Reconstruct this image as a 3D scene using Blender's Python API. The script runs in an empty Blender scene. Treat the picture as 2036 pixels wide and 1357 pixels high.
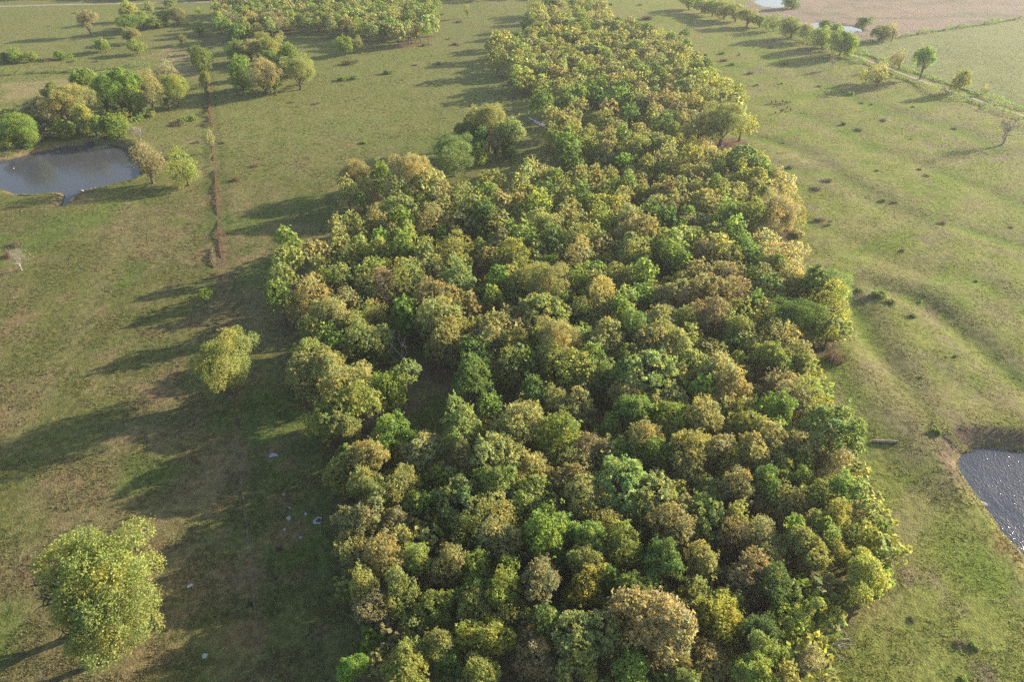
import bpy, bmesh, math, random
import numpy as np
from mathutils import Vector, Matrix

R_ = math.radians
scene = bpy.context.scene
COL = scene.collection

# ------------------------------------------------------------------ camera
CAM_H = 72.6
cam_d = bpy.data.cameras.new("camera")
cam_d.sensor_width = 36.0
cam_d.lens = 24.0
cam_d.clip_start = 0.5
cam_d.clip_end = 6000.0
cam = bpy.data.objects.new("camera", cam_d)
COL.objects.link(cam)
cam.location = (0, 0, CAM_H)
cam.rotation_euler = (R_(90 - 37), 0, 0)
scene.camera = cam

# ------------------------------------------------------------------ sky and sun
SUN_EL, SUN_AZ = 17.5, 66.0          # degrees; azimuth clockwise from the view direction
SUN_STRENGTH, SKY_STRENGTH, EXPOSURE = 5.0, 0.11, 1.40
HAZE = 0.00016                        # density of the air, per metre
world = bpy.data.worlds.new("World")
scene.world = world
world.use_nodes = True
wn = world.node_tree
bg = wn.nodes["Background"]
sky = wn.nodes.new("ShaderNodeTexSky")
sky.sky_type = 'NISHITA'
sky.sun_disc = False
sky.sun_elevation = R_(SUN_EL)
sky.sun_rotation = R_(SUN_AZ)
sky.air_density = 1.0
sky.dust_density = 1.5
wn.links.new(sky.outputs[0], bg.inputs[0])
bg.inputs[1].default_value = SKY_STRENGTH
sun_d = bpy.data.lights.new("sun", 'SUN')
sun_d.energy = SUN_STRENGTH
sun_d.angle = R_(0.55)
sun_d.color = (1.0, 0.87, 0.67)
sun = bpy.data.objects.new("sun", sun_d)
COL.objects.link(sun)
sv = Vector((math.sin(R_(SUN_AZ)) * math.cos(R_(SUN_EL)), math.cos(R_(SUN_AZ)) * math.cos(R_(SUN_EL)), math.sin(R_(SUN_EL))))
sun.rotation_euler = sv.to_track_quat('Z', 'Y').to_euler()
sun.location = sv * 400
scene.view_settings.view_transform = 'Standard'
scene.view_settings.look = 'None'
scene.view_settings.exposure = EXPOSURE
scene.view_settings.gamma = 1.0
scene.view_settings.use_curve_mapping = False
cy = scene.cycles
cy.max_bounces = 6
cy.diffuse_bounces = 3
cy.glossy_bounces = 3
cy.transmission_bounces = 3
cy.volume_bounces = 1
cy.transparent_max_bounces = 6
cy.caustics_reflective = False
cy.caustics_refractive = False
cy.use_denoising = False

# ------------------------------------------------------------------ layout of the place, in metres (x east of the camera, y ahead)
WOOD_TREES = [
(15.35, 39.54, 4.32, 4.97, 5.72, 'TB', 0, 'broadest russet-brown oak in the wood, grey limbs showing through'),
(22.63, 41.26, 3.48, 3.78, 4.1, 'Y', 0, 'yellow-green tree in front and shadeward of the round brown oak'),
(7.28, 86.87, 4.85, 5.05, 5.47, 'TB', 0, 'broad russet tan tree shadeward of the silvery-green dome'),
(40.03, 46.09, 2.69, 3.09, 4.83, 'YO', 0, 'tall yellow drooping tree at the pasture edge of the wood'),
(-2.02, 64.14, 3.89, 4.47, 5.55, 'OT', 0, 'broad tan-olive tree in front and sunward of the shaded clearing'),
(0.84, 68.8, 4.04, 4.65, 5.68, 'TO', 0, 'broad tan-olive tree sunward of the shaded clearing'),
(6.97, 58.94, 3.75, 3.71, 4.02, 'TB', 0, 'broad russet tan tree in front and shadeward of the dark rust crown'),
(4.47, 50.89, 3.44, 3.95, 5.6, 'G', 0, 'wide bright green feathery crown in a dark hollow of the wood'),
(26.12, 45.45, 3.15, 3.62, 4.33, 'B', 0, 'round dark brown oak just past the tall yellow tree'),
(-1.72, 53.73, 3.4, 3.91, 5.0, 'TO', 0, 'tan-olive tree shadeward of the wide bright-green crown'),
(2.36, 56.59, 3.52, 3.58, 3.88, 'OP', 0, 'grey-olive tree behind and shadeward of the wide bright-green crown'),
(19.5, 50.75, 3.29, 3.78, 5.5, 'BT', 0, 'russet tan tree in front and sunward of the twin pale-green domes'),
(-23.8, 76.55, 4.13, 4.75, 5.4, 'TO', 0, 'broad tan-olive tree in front and shadeward of the bare dead tree'),
(8.01, 81.99, 4.34, 3.94, 4.27, 'GO', 0, 'broad olive-green tree shadeward of the silvery-green dome'),
(20.97, 79.77, 4.26, 4.27, 4.62, 'P', 0, 'silvery-green round dome in the middle of the wood'),
(48.77, 95.22, 4.75, 4.61, 4.99, 'D', 0, 'dark green dense dome at the pasture edge of the wood'),
(-2.79, 38.04, 2.85, 3.27, 4.24, 'Y', 0, 'yellow-green tree sunward of the fallen dead branches'),
(2.3, 36.9, 2.82, 3.24, 3.84, 'B', 0, 'rusty brown tree in front and shadeward of the vivid yellow tree'),
(-12.04, 65.17, 3.71, 3.68, 3.99, 'T', 0, 'broad tan tree in front and shadeward of the shaded clearing'),
(-6.47, 67.44, 3.76, 4.32, 5.28, 'O', 0, 'broad olive tree in front and sunward of the bare dead tree'),
(-6.35, 56.16, 3.43, 3.62, 3.92, 'PO', 0, 'grey-olive tree in front of the shaded clearing'),
(2.61, 44.09, 2.93, 3.37, 5.9, 'B', 0, 'rusty brown tree shadeward of the vivid yellow tree'),
(57.51, 105.8, 4.88, 4.16, 4.51, 'DP', 0, 'broad bluish green tree behind and sunward of the dark edge dome'),
(-18.84, 52.43, 3.06, 3.52, 5.12, 'TB', 0, 'russet tan tree behind the fallen dead branches, next one out'),
(30.05, 40.99, 2.76, 3.17, 3.57, 'YG', 0, 'lime green tree in front and sunward of the round brown oak'),
(-16.88, 67.68, 3.54, 3.56, 3.86, 'G', 0, 'bright green tree shadeward of the shaded clearing'),
(11.28, 64.46, 3.44, 3.73, 4.05, 'B', 0, 'dark rust-coloured oak behind the twin pale-green domes'),
(13.85, 57.97, 3.22, 3.7, 5.63, 'P', 0, 'pale-green dense dome, the rounder of two joined domes in the wood'),
(3.13, 61.96, 3.36, 3.86, 4.5, 'T', 0, 'tan tree shadeward of the dark rust crown'),
(-11.81, 94.72, 4.31, 4.94, 5.35, 'TO', 0, 'broad tan-olive tree behind and sunward of the bare dead tree'),
(-11.29, 88.11, 4.12, 4.64, 5.02, 'TO', 0, 'broad tan-olive tree sunward of the bare dead tree, nearer one'),
(14.86, 89.15, 4.16, 4.39, 4.75, 'TO', 0, 'broad tan-olive tree behind and shadeward of the silvery-green dome'),
(41.23, 73.71, 3.7, 4.25, 4.98, 'RT', 0, 'broad thin greyish tan tree behind and shadeward of the bluish-green edge tree'),
(-10.85, 34.23, 2.39, 2.75, 5.75, 'OY', 0, 'yellowish olive tree in front of the fallen dead branches'),
(18.95, 63.64, 3.26, 3.63, 3.94, 'DG', 0, 'deep green tree behind and sunward of the twin pale-green domes'),
(23.93, 53.2, 2.97, 3.41, 3.75, 'PG', 0, 'pale sage green tree behind and shadeward of the round brown oak'),
(44.05, 66.97, 3.31, 3.8, 6.04, 'PD', 0, 'bluish-green tree leaning out over the pasture near the log'),
(-22.26, 73.16, 3.49, 4.02, 5.68, 'OY', 0, 'yellowish olive tree in front and shadeward of the bare dead tree'),
(5.52, 95.5, 4.14, 4.42, 4.79, 'PO', 0, 'broad grey-olive tree in front and sunward of the golden-topped oak'),
(-2.74, 89.98, 3.99, 4.28, 4.64, 'TO', 0, 'broad tan-olive tree sunward of the bare dead tree, next one out'),
(-36.0, 103.48, 4.36, 4.54, 4.92, 'T', 0, 'broad tan tree sunward of the round tree at the wood corner'),
(6.07, 105.64, 4.42, 4.86, 5.27, 'TO', 0, 'broad tan-olive tree sunward of the golden-topped oak, next one out'),
(15.72, 101.32, 4.29, 4.93, 5.7, 'TO', 0, 'broad tan-olive tree in front and shadeward of the dark green pair, next one out'),
(56.53, 133.23, 5.2, 4.82, 5.22, 'L', 0, 'broad straw-coloured tree behind the straw-coloured edge domes'),
(-23.88, 152.84, 5.73, 5.75, 6.23, 'T', 0, 'broad tan tree behind the leafy green dome by the notch'),
(8.27, 44.62, 2.58, 2.97, 4.12, 'Y', 0, 'vivid yellow tree glowing among dark green crowns'),
(12.05, 35.01, 2.32, 2.67, 4.43, 'G', 0, 'bright green tree in front and shadeward of the broad russet oak'),
(6.1, 66.67, 3.16, 3.63, 4.88, 'G', 0, 'bright green tree behind and shadeward of the dark rust crown'),
(17.71, 56.31, 2.88, 3.32, 4.71, 'P', 0, 'pale-green knobbly dome joined to the rounder dome in the wood'),
(28.61, 57.95, 2.92, 3.36, 5.16, 'BT', 0, 'russet tan tree sunward of the twin pale-green domes'),
(34.26, 56.49, 2.91, 3.35, 3.71, 'T', 0, 'tan tree behind and sunward of the round brown oak'),
(-23.68, 89.73, 3.79, 3.98, 4.31, 'OP', 0, 'broad grey-olive tree shadeward of the bare dead tree'),
(-31.62, 81.9, 3.58, 4.01, 4.35, 'T', 0, 'tan tree shadeward of the bare dead tree'),
(-6.22, 78.72, 3.46, 3.98, 5.92, 'D', 0, 'dark green tree behind the shaded clearing'),
(23.18, 87.79, 3.72, 4.28, 5.07, 'T', 0, 'broad tan tree behind the silvery-green dome'),
(-4.52, 44.15, 2.51, 2.88, 3.88, 'OP', 0, 'grey-olive tree behind and sunward of the fallen dead branches'),
(-6.85, 46.87, 2.47, 2.84, 6.07, 'T', 0, 'tan tree shadeward of the wide bright-green crown, next one out'),
(-0.44, 43.01, 2.38, 2.74, 5.36, 'YG', 0, 'lime green tree shadeward of the vivid yellow tree'),
(-3.97, 41.38, 2.35, 2.7, 4.88, 'O', 0, 'olive tree sunward of the fallen dead branches'),
(12.79, 48.58, 2.55, 2.93, 4.15, 'OG', 0, 'olive-green tree behind and sunward of the vivid yellow tree'),
(16.99, 46.23, 2.45, 2.81, 6.24, 'DG', 0, 'deep green tree behind the broad russet oak'),
(21.92, 46.6, 2.48, 2.85, 5.04, 'T', 0, 'tan tree shadeward of the round brown oak'),
(34.52, 47.3, 2.04, 2.35, 4.99, 'O', 0, 'olive tree shadeward of the tall yellow edge tree'),
(24.11, 64.04, 2.9, 3.34, 6.14, 'TO', 0, 'tan-olive tree behind and sunward of the twin pale-green domes'),
(22.52, 61.57, 2.86, 3.29, 4.93, 'T', 0, 'tan tree behind and sunward of the twin pale-green domes, nearer one'),
(8.99, 55.87, 2.7, 3.1, 6.0, 'T', 0, 'tan tree in front of the dark rust crown'),
(12.72, 49.08, 2.52, 2.9, 6.13, 'GO', 0, 'olive-green tree in front of the twin pale-green domes'),
(32.7, 69.05, 3.06, 3.52, 4.66, 'OY', 0, 'yellowish olive tree shadeward of the bluish-green edge tree'),
(31.91, 62.83, 2.88, 3.31, 5.78, 'T', 0, 'tan tree shadeward of the bluish-green edge tree, third one out'),
(-24.93, 71.33, 3.1, 3.56, 5.7, 'O', 0, 'olive tree in front and shadeward of the bare dead tree, nearer one'),
(-0.63, 82.09, 3.38, 3.89, 5.21, 'OD', 0, 'dark olive tree behind and sunward of the shaded clearing'),
(9.49, 75.05, 3.23, 3.46, 3.74, 'T', 0, 'tan tree behind the dark rust crown'),
(34.07, 95.39, 3.71, 4.26, 5.71, 'B', 0, 'broad rusty brown tree in front and shadeward of the rust-red tree patch'),
(26.1, 88.08, 3.52, 4.05, 5.56, 'TO', 0, 'tan-olive tree behind and sunward of the silvery-green dome'),
(55.97, 99.52, 3.83, 4.4, 4.98, 'YO', 0, 'broad yellowish olive tree behind and sunward of the dark edge dome'),
(31.11, 79.97, 3.31, 3.81, 5.96, 'T', 0, 'tan tree sunward of the silvery-green dome, nearer one'),
(44.31, 83.81, 3.45, 3.51, 3.8, 'DO', 0, 'dark olive tree in front of the dark edge dome'),
(39.95, 78.8, 3.32, 3.63, 3.93, 'BT', 0, 'russet tan tree behind and shadeward of the bluish-green edge tree'),
(22.67, 71.31, 3.12, 3.59, 4.45, 'GY', 0, 'lime green tree in front and sunward of the silvery-green dome'),
(-12.23, 119.11, 4.33, 4.27, 4.62, 'TY', 0, 'golden-topped tan oak beside a red earth gap in the wood'),
(-18.43, 107.05, 4.02, 4.44, 4.81, 'O', 0, 'broad olive tree in front and shadeward of the golden-topped oak'),
(12.35, 115.62, 4.24, 4.56, 4.94, 'TB', 0, 'broad russet tan tree shadeward of the dark green pair'),
(23.55, 119.64, 4.35, 4.09, 4.43, 'TO', 0, 'broad tan-olive tree in front and shadeward of the dark green pair, nearer one'),
(-0.19, 114.93, 4.21, 4.84, 5.34, 'O', 0, 'broad olive tree sunward of the golden-topped oak'),
(40.6, 104.65, 3.97, 4.04, 4.38, 'B', 0, 'broad rusty brown tree in front and shadeward of the straw-coloured edge domes'),
(58.96, 188.05, 6.05, 5.89, 6.38, 'OP', 0, 'spreading pale olive tree with dark limbs showing, at the wood edge'),
(-16.36, 44.49, 2.34, 2.7, 5.76, 'TO', 0, 'tan-olive tree behind and shadeward of the fallen dead branches'),
(-3.16, 34.54, 2.11, 2.42, 5.34, 'OG', 0, 'olive-green tree sunward of the fallen dead branches'),
(-2.74, 57.98, 2.67, 3.07, 6.09, 'OD', 0, 'dark olive tree in front and sunward of the shaded clearing'),
(-1.94, 49.83, 2.47, 2.84, 6.06, 'T', 0, 'tan tree shadeward of the wide bright-green crown, nearer one'),
(13.68, 42.79, 2.23, 2.57, 6.0, 'DG', 0, 'deep green tree behind and shadeward of the broad russet oak'),
(20.2, 36.2, 2.11, 2.43, 3.85, 'TB', 0, 'russet tan tree in front and sunward of the broad russet oak'),
(24.06, 34.08, 2.04, 2.34, 5.25, 'GY', 0, 'lime green tree in front and sunward of the broad russet oak'),
(-19.15, 50.53, 2.46, 2.83, 3.88, 'T', 0, 'tan tree behind and shadeward of the fallen dead branches'),
(-5.99, 52.47, 2.49, 2.87, 4.5, 'OD', 0, 'dark olive tree shadeward of the wide bright-green crown'),
(10.39, 53.42, 2.51, 2.88, 4.91, 'OT', 0, 'tan-olive tree sunward of the wide bright-green crown'),
(27.61, 69.75, 2.91, 3.35, 4.27, 'TB', 0, 'russet tan tree in front and sunward of the silvery-green dome'),
(34.78, 65.84, 2.78, 3.2, 6.2, 'T', 0, 'tan tree shadeward of the bluish-green edge tree, next one out'),
(39.09, 65.14, 2.78, 3.2, 5.47, 'T', 0, 'tan tree shadeward of the bluish-green edge tree, nearer one'),
(27.33, 51.46, 2.47, 2.84, 4.56, 'B', 0, 'rusty brown tree behind the round brown oak'),
(29.42, 50.8, 2.43, 2.79, 5.71, 'TR', 0, 'thin greyish tan tree behind the round brown oak'),
(40.93, 56.81, 2.1, 2.42, 5.55, 'G', 0, 'bright green tree in front of the bluish-green edge tree'),
(40.54, 51.91, 2.02, 2.33, 4.45, 'YO', 0, 'yellowish olive tree behind the tall yellow edge tree'),
(37.44, 51.34, 2.01, 2.31, 5.01, 'GO', 0, 'olive-green tree behind and shadeward of the tall yellow edge tree'),
(-28.02, 82.17, 3.19, 3.67, 5.14, 'TO', 0, 'tan-olive tree shadeward of the bare dead tree'),
(15.88, 98.29, 3.6, 3.79, 4.11, 'O', 0, 'olive tree behind and shadeward of the silvery-green dome'),
(24.34, 94.62, 3.5, 4.02, 4.89, 'T', 0, 'tan tree behind the silvery-green dome'),
(13.93, 82.06, 3.21, 3.69, 4.01, 'OG', 0, 'olive-green tree shadeward of the silvery-green dome, nearer one'),
(3.56, 77.1, 3.09, 3.56, 3.92, 'DG', 0, 'deep green tree behind and sunward of the shaded clearing'),
(29.02, 95.19, 3.52, 3.85, 4.17, 'O', 0, 'olive tree in front and shadeward of the rust-red tree patch'),
(32.54, 76.37, 3.04, 3.49, 6.05, 'T', 0, 'tan tree sunward of the silvery-green dome, next one out'),
(26.95, 69.78, 2.88, 3.31, 6.11, 'T', 0, 'tan tree in front and sunward of the silvery-green dome'),
(-17.17, 131.72, 4.38, 4.98, 5.39, 'TB', 0, 'broad russet tan tree sunward of the leafy green dome by the notch'),
(-23.48, 106.95, 3.8, 4.09, 4.43, 'BR', 0, 'broad dull purplish brown tree in front and shadeward of the golden-topped oak'),
(-9.3, 106.72, 3.8, 4.12, 4.47, 'OP', 0, 'broad grey-olive tree in front of the golden-topped oak'),
(25.42, 130.8, 4.36, 4.97, 5.39, 'T', 0, 'broad tan tree shadeward of the dark green pair'),
(20.91, 108.57, 3.84, 3.96, 4.29, 'TY', 0, 'broad golden tan tree in front and shadeward of the dark green pair'),
(46.88, 117.42, 4.05, 4.11, 4.45, 'DG', 0, 'broad deep green tree shadeward of the straw-coloured edge domes'),
(35.77, 103.04, 3.69, 4.24, 5.65, 'BT', 0, 'broad russet tan tree shadeward of the rust-red tree patch'),
(27.42, 102.59, 3.7, 3.69, 3.99, 'TO', 0, 'broad tan-olive tree shadeward of the rust-red tree patch'),
(-12.52, 43.27, 2.17, 2.5, 6.2, 'O', 0, 'olive tree behind the fallen dead branches, nearer one'),
(-9.03, 46.39, 2.29, 2.63, 3.71, 'TB', 0, 'russet tan tree behind and sunward of the fallen dead branches'),
(-15.64, 41.48, 2.15, 2.47, 5.21, 'TR', 0, 'thin greyish tan tree behind and shadeward of the fallen dead branches'),
(6.31, 37.91, 2.05, 2.36, 6.23, 'PO', 0, 'grey-olive tree in front of the vivid yellow tree, nearer one'),
(9.1, 38.3, 2.07, 2.38, 5.55, 'PO', 0, 'grey-olive tree in front of the vivid yellow tree, next one out'),
(-30.93, 95.72, 3.4, 3.91, 5.9, 'TO', 0, 'tan-olive tree sunward of the round tree at the wood corner'),
(-14.1, 46.18, 2.18, 2.51, 5.66, 'T', 0, 'tan tree behind the fallen dead branches'),
(-4.01, 46.36, 2.2, 2.53, 4.91, 'G', 0, 'bright green tree in front and shadeward of the wide bright-green crown'),
(-6.34, 35.97, 1.98, 2.28, 4.08, 'D', 0, 'dark green tree sunward of the fallen dead branches'),
(28.9, 43.79, 2.13, 2.44, 5.88, 'D', 0, 'dark green tree sunward of the round brown oak'),
(25.14, 36.27, 1.95, 2.25, 5.99, 'O', 0, 'olive tree in front of the round brown oak'),
(-19.03, 62.22, 2.54, 2.92, 6.14, 'TO', 0, 'tan-olive tree shadeward of the shaded clearing'),
(-22.27, 61.01, 2.55, 2.93, 4.09, 'O', 0, 'olive tree shadeward of the shaded clearing'),
(-18.96, 58.38, 2.46, 2.83, 5.63, 'O', 0, 'olive tree in front and shadeward of the shaded clearing, third one out'),
(-15.01, 48.47, 2.23, 2.57, 5.74, 'TB', 0, 'russet tan tree behind the fallen dead branches, nearer one'),
(9.08, 49.74, 2.27, 2.6, 5.61, 'GO', 0, 'olive-green tree sunward of the wide bright-green crown'),
(38.52, 56.6, 1.97, 2.27, 5.8, 'GO', 0, 'olive-green tree in front of the bluish-green edge tree'),
(34.04, 49.68, 2.27, 2.61, 5.5, 'O', 0, 'olive tree behind and shadeward of the tall yellow edge tree'),
(-24.72, 98.14, 3.39, 3.5, 3.79, 'TO', 0, 'tan-olive tree behind and shadeward of the bare dead tree'),
(-27.0, 93.21, 3.26, 3.75, 4.86, 'O', 0, 'olive tree behind and shadeward of the bare dead tree'),
(-31.43, 85.41, 3.07, 3.53, 5.59, 'O', 0, 'olive tree in front and sunward of the round tree at the wood corner'),
(-0.24, 87.34, 3.12, 3.59, 5.1, 'O', 0, 'olive tree sunward of the bare dead tree'),
(12.48, 83.95, 3.05, 3.51, 4.71, 'GO', 0, 'olive-green tree shadeward of the silvery-green dome, next one out'),
(17.41, 76.21, 2.88, 3.31, 4.51, 'T', 0, 'tan tree in front and shadeward of the silvery-green dome'),
(37.39, 93.72, 3.28, 3.77, 4.49, 'O', 0, 'olive tree in front of the rust-red tree patch'),
(43.5, 75.43, 2.84, 3.27, 5.9, 'YL', 0, 'pale straw-yellow tree behind and shadeward of the bluish-green edge tree, next one out'),
(43.75, 72.6, 2.8, 3.22, 4.51, 'YL', 0, 'pale straw-yellow tree behind and shadeward of the bluish-green edge tree, nearer one'),
(37.47, 72.44, 2.79, 3.21, 4.67, 'G', 0, 'bright green tree shadeward of the bluish-green edge tree'),
(-14.09, 100.87, 3.42, 3.94, 5.36, 'BT', 0, 'russet tan tree in front of the golden-topped oak'),
(4.88, 129.26, 4.08, 4.4, 4.77, 'OT', 0, 'broad tan-olive tree sunward of the golden-topped oak, nearer one'),
(25.34, 124.43, 3.96, 4.55, 5.47, 'TB', 0, 'broad russet tan tree in front and shadeward of the dark green pair'),
(12.85, 122.06, 3.91, 4.33, 4.69, 'TO', 0, 'broad tan-olive tree shadeward of the dark green pair'),
(42.73, 138.62, 4.3, 4.01, 4.35, 'TO', 0, 'broad tan-olive tree sunward of the dark green pair'),
(50.54, 131.42, 4.11, 4.73, 5.54, 'OY', 0, 'broad yellowish olive tree behind and shadeward of the straw-coloured edge domes'),
(52.63, 109.41, 3.62, 4.17, 5.1, 'LT', 0, 'broad straw-tan tree in front of the straw-coloured edge domes'),
(-38.03, 157.2, 4.71, 4.25, 4.6, 'TB', 0, 'broad russet tan tree behind and shadeward of the leafy green dome by the notch'),
(-11.22, 47.35, 2.07, 2.38, 5.68, 'O', 0, 'olive tree behind the fallen dead branches, next one out'),
(-8.55, 41.69, 1.97, 2.27, 4.37, 'GO', 0, 'olive-green tree behind and sunward of the fallen dead branches'),
(8.07, 46.37, 2.05, 2.35, 6.04, 'O', 0, 'olive tree behind the vivid yellow tree'),
(17.42, 33.42, 1.78, 2.05, 5.38, 'O', 0, 'olive tree in front and sunward of the broad russet oak'),
(29.43, 48.32, 2.11, 2.43, 4.51, 'TO', 0, 'tan-olive tree behind and sunward of the round brown oak'),
(27.32, 36.23, 1.87, 2.15, 3.78, 'GO', 0, 'olive-green tree in front and sunward of the round brown oak'),
(29.98, 35.69, 1.5, 1.73, 4.81, 'L', 0, 'small straw-coloured tree in front and sunward of the round brown oak'),
(-16.34, 56.3, 2.25, 2.59, 6.15, 'O', 0, 'olive tree in front and shadeward of the shaded clearing, next one out'),
(-14.04, 57.9, 2.29, 2.63, 6.17, 'O', 0, 'olive tree in front and shadeward of the shaded clearing, nearer one'),
(7.59, 63.81, 2.44, 2.81, 4.45, 'O', 0, 'olive tree shadeward of the dark rust crown'),
(17.7, 65.67, 2.45, 2.82, 6.28, 'TB', 0, 'russet tan tree sunward of the dark rust crown'),
(29.22, 62.55, 2.41, 2.77, 4.82, 'Y', 0, 'yellow-green tree sunward of the twin pale-green domes'),
(32.08, 58.7, 2.32, 2.67, 4.97, 'DG', 0, 'deep green tree in front and shadeward of the bluish-green edge tree'),
(39.04, 53.21, 1.79, 2.06, 5.65, 'YO', 0, 'yellowish olive tree behind and shadeward of the tall yellow edge tree'),
(-18.82, 77.62, 2.73, 3.14, 4.46, 'G', 0, 'bright green tree in front and shadeward of the bare dead tree'),
(-23.25, 69.07, 2.54, 2.92, 5.42, 'O', 0, 'olive tree in front and shadeward of the bare dead tree, next one out'),
(-9.17, 93.2, 3.06, 3.51, 4.87, 'TO', 0, 'tan-olive tree behind and sunward of the bare dead tree'),
(20.4, 91.54, 3.01, 3.46, 5.55, 'GP', 0, 'pale sage green tree behind the silvery-green dome'),
(6.5, 75.27, 2.69, 3.09, 4.05, 'TO', 0, 'tan-olive tree behind and shadeward of the dark rust crown'),
(17.42, 71.55, 2.59, 2.98, 5.2, 'G', 0, 'bright green tree in front and shadeward of the silvery-green dome'),
(41.05, 83.35, 2.83, 3.26, 5.9, 'GO', 0, 'olive-green tree in front and shadeward of the dark edge dome'),
(-29.79, 134.53, 3.94, 3.88, 4.2, 'T', 0, 'broad tan tree shadeward of the leafy green dome by the notch'),
(-6.32, 133.72, 3.92, 4.04, 4.37, 'DG', 0, 'broad deep green tree behind and sunward of the golden-topped oak'),
(24.8, 114.91, 3.52, 4.04, 4.9, 'OY', 0, 'yellowish olive tree in front and shadeward of the dark green pair'),
(61.57, 136.85, 3.99, 4.15, 4.49, 'TL', 0, 'broad straw-tan tree behind the straw-coloured edge domes'),
(30.24, 115.67, 3.53, 4.07, 4.68, 'GO', 0, 'olive-green tree in front of the dark green pair'),
(38.08, 117.4, 3.57, 4.11, 4.81, 'BT', 0, 'russet tan tree behind and shadeward of the rust-red tree patch, next one out'),
(51.34, 116.86, 3.57, 3.89, 4.21, 'LT', 0, 'straw-tan tree shadeward of the straw-coloured edge domes'),
(40.82, 110.39, 3.43, 3.73, 4.04, 'BT', 0, 'russet tan tree behind and shadeward of the rust-red tree patch, nearer one'),
(-7.65, 36.66, 1.71, 1.97, 6.25, 'TO', 0, 'small tan-olive tree sunward of the fallen dead branches'),
(-15.81, 35.13, 1.71, 1.97, 4.2, 'G', 0, 'small bright green tree in front and shadeward of the fallen dead branches'),
(16.69, 35.15, 1.71, 1.97, 4.16, 'T', 0, 'small tan tree in front of the broad russet oak'),
(37.91, 49.12, 1.62, 1.86, 4.65, 'OY', 0, 'small yellowish olive tree behind and shadeward of the tall yellow edge tree'),
(34.69, 44.6, 1.56, 1.79, 3.97, 'RO', 0, 'small thin grey-olive tree shadeward of the tall yellow edge tree'),
(26.45, 38.83, 1.76, 2.03, 5.78, 'D', 0, 'dark green tree in front and sunward of the round brown oak'),
(-12.81, 56.0, 2.12, 2.44, 4.6, 'GO', 0, 'olive-green tree in front and shadeward of the shaded clearing'),
(-14.69, 53.63, 2.07, 2.38, 4.64, 'BT', 0, 'russet tan tree in front and shadeward of the shaded clearing'),
(-6.56, 63.45, 2.25, 2.59, 5.79, 'TO', 0, 'tan-olive tree in front of the shaded clearing'),
(0.78, 59.73, 2.19, 2.52, 4.57, 'TO', 0, 'tan-olive tree behind and shadeward of the wide bright-green crown'),
(13.76, 69.92, 2.41, 2.77, 3.81, 'G', 0, 'bright green tree behind and sunward of the dark rust crown'),
(22.05, 68.99, 2.39, 2.75, 3.73, 'YG', 0, 'lime green tree in front of the silvery-green dome'),
(25.18, 58.07, 2.17, 2.5, 4.06, 'O', 0, 'olive tree sunward of the twin pale-green domes'),
(27.93, 64.37, 2.26, 2.6, 6.27, 'T', 0, 'tan tree behind and sunward of the twin pale-green domes, next one out'),
(35.62, 61.14, 2.22, 2.56, 4.43, 'GO', 0, 'olive-green tree in front and shadeward of the bluish-green edge tree, next one out'),
(37.54, 60.0, 2.2, 2.53, 4.74, 'GO', 0, 'olive-green tree in front and shadeward of the bluish-green edge tree, nearer one'),
(41.78, 63.46, 1.86, 2.14, 4.13, 'TL', 0, 'straw-tan tree in front of the bluish-green edge tree')]
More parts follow.
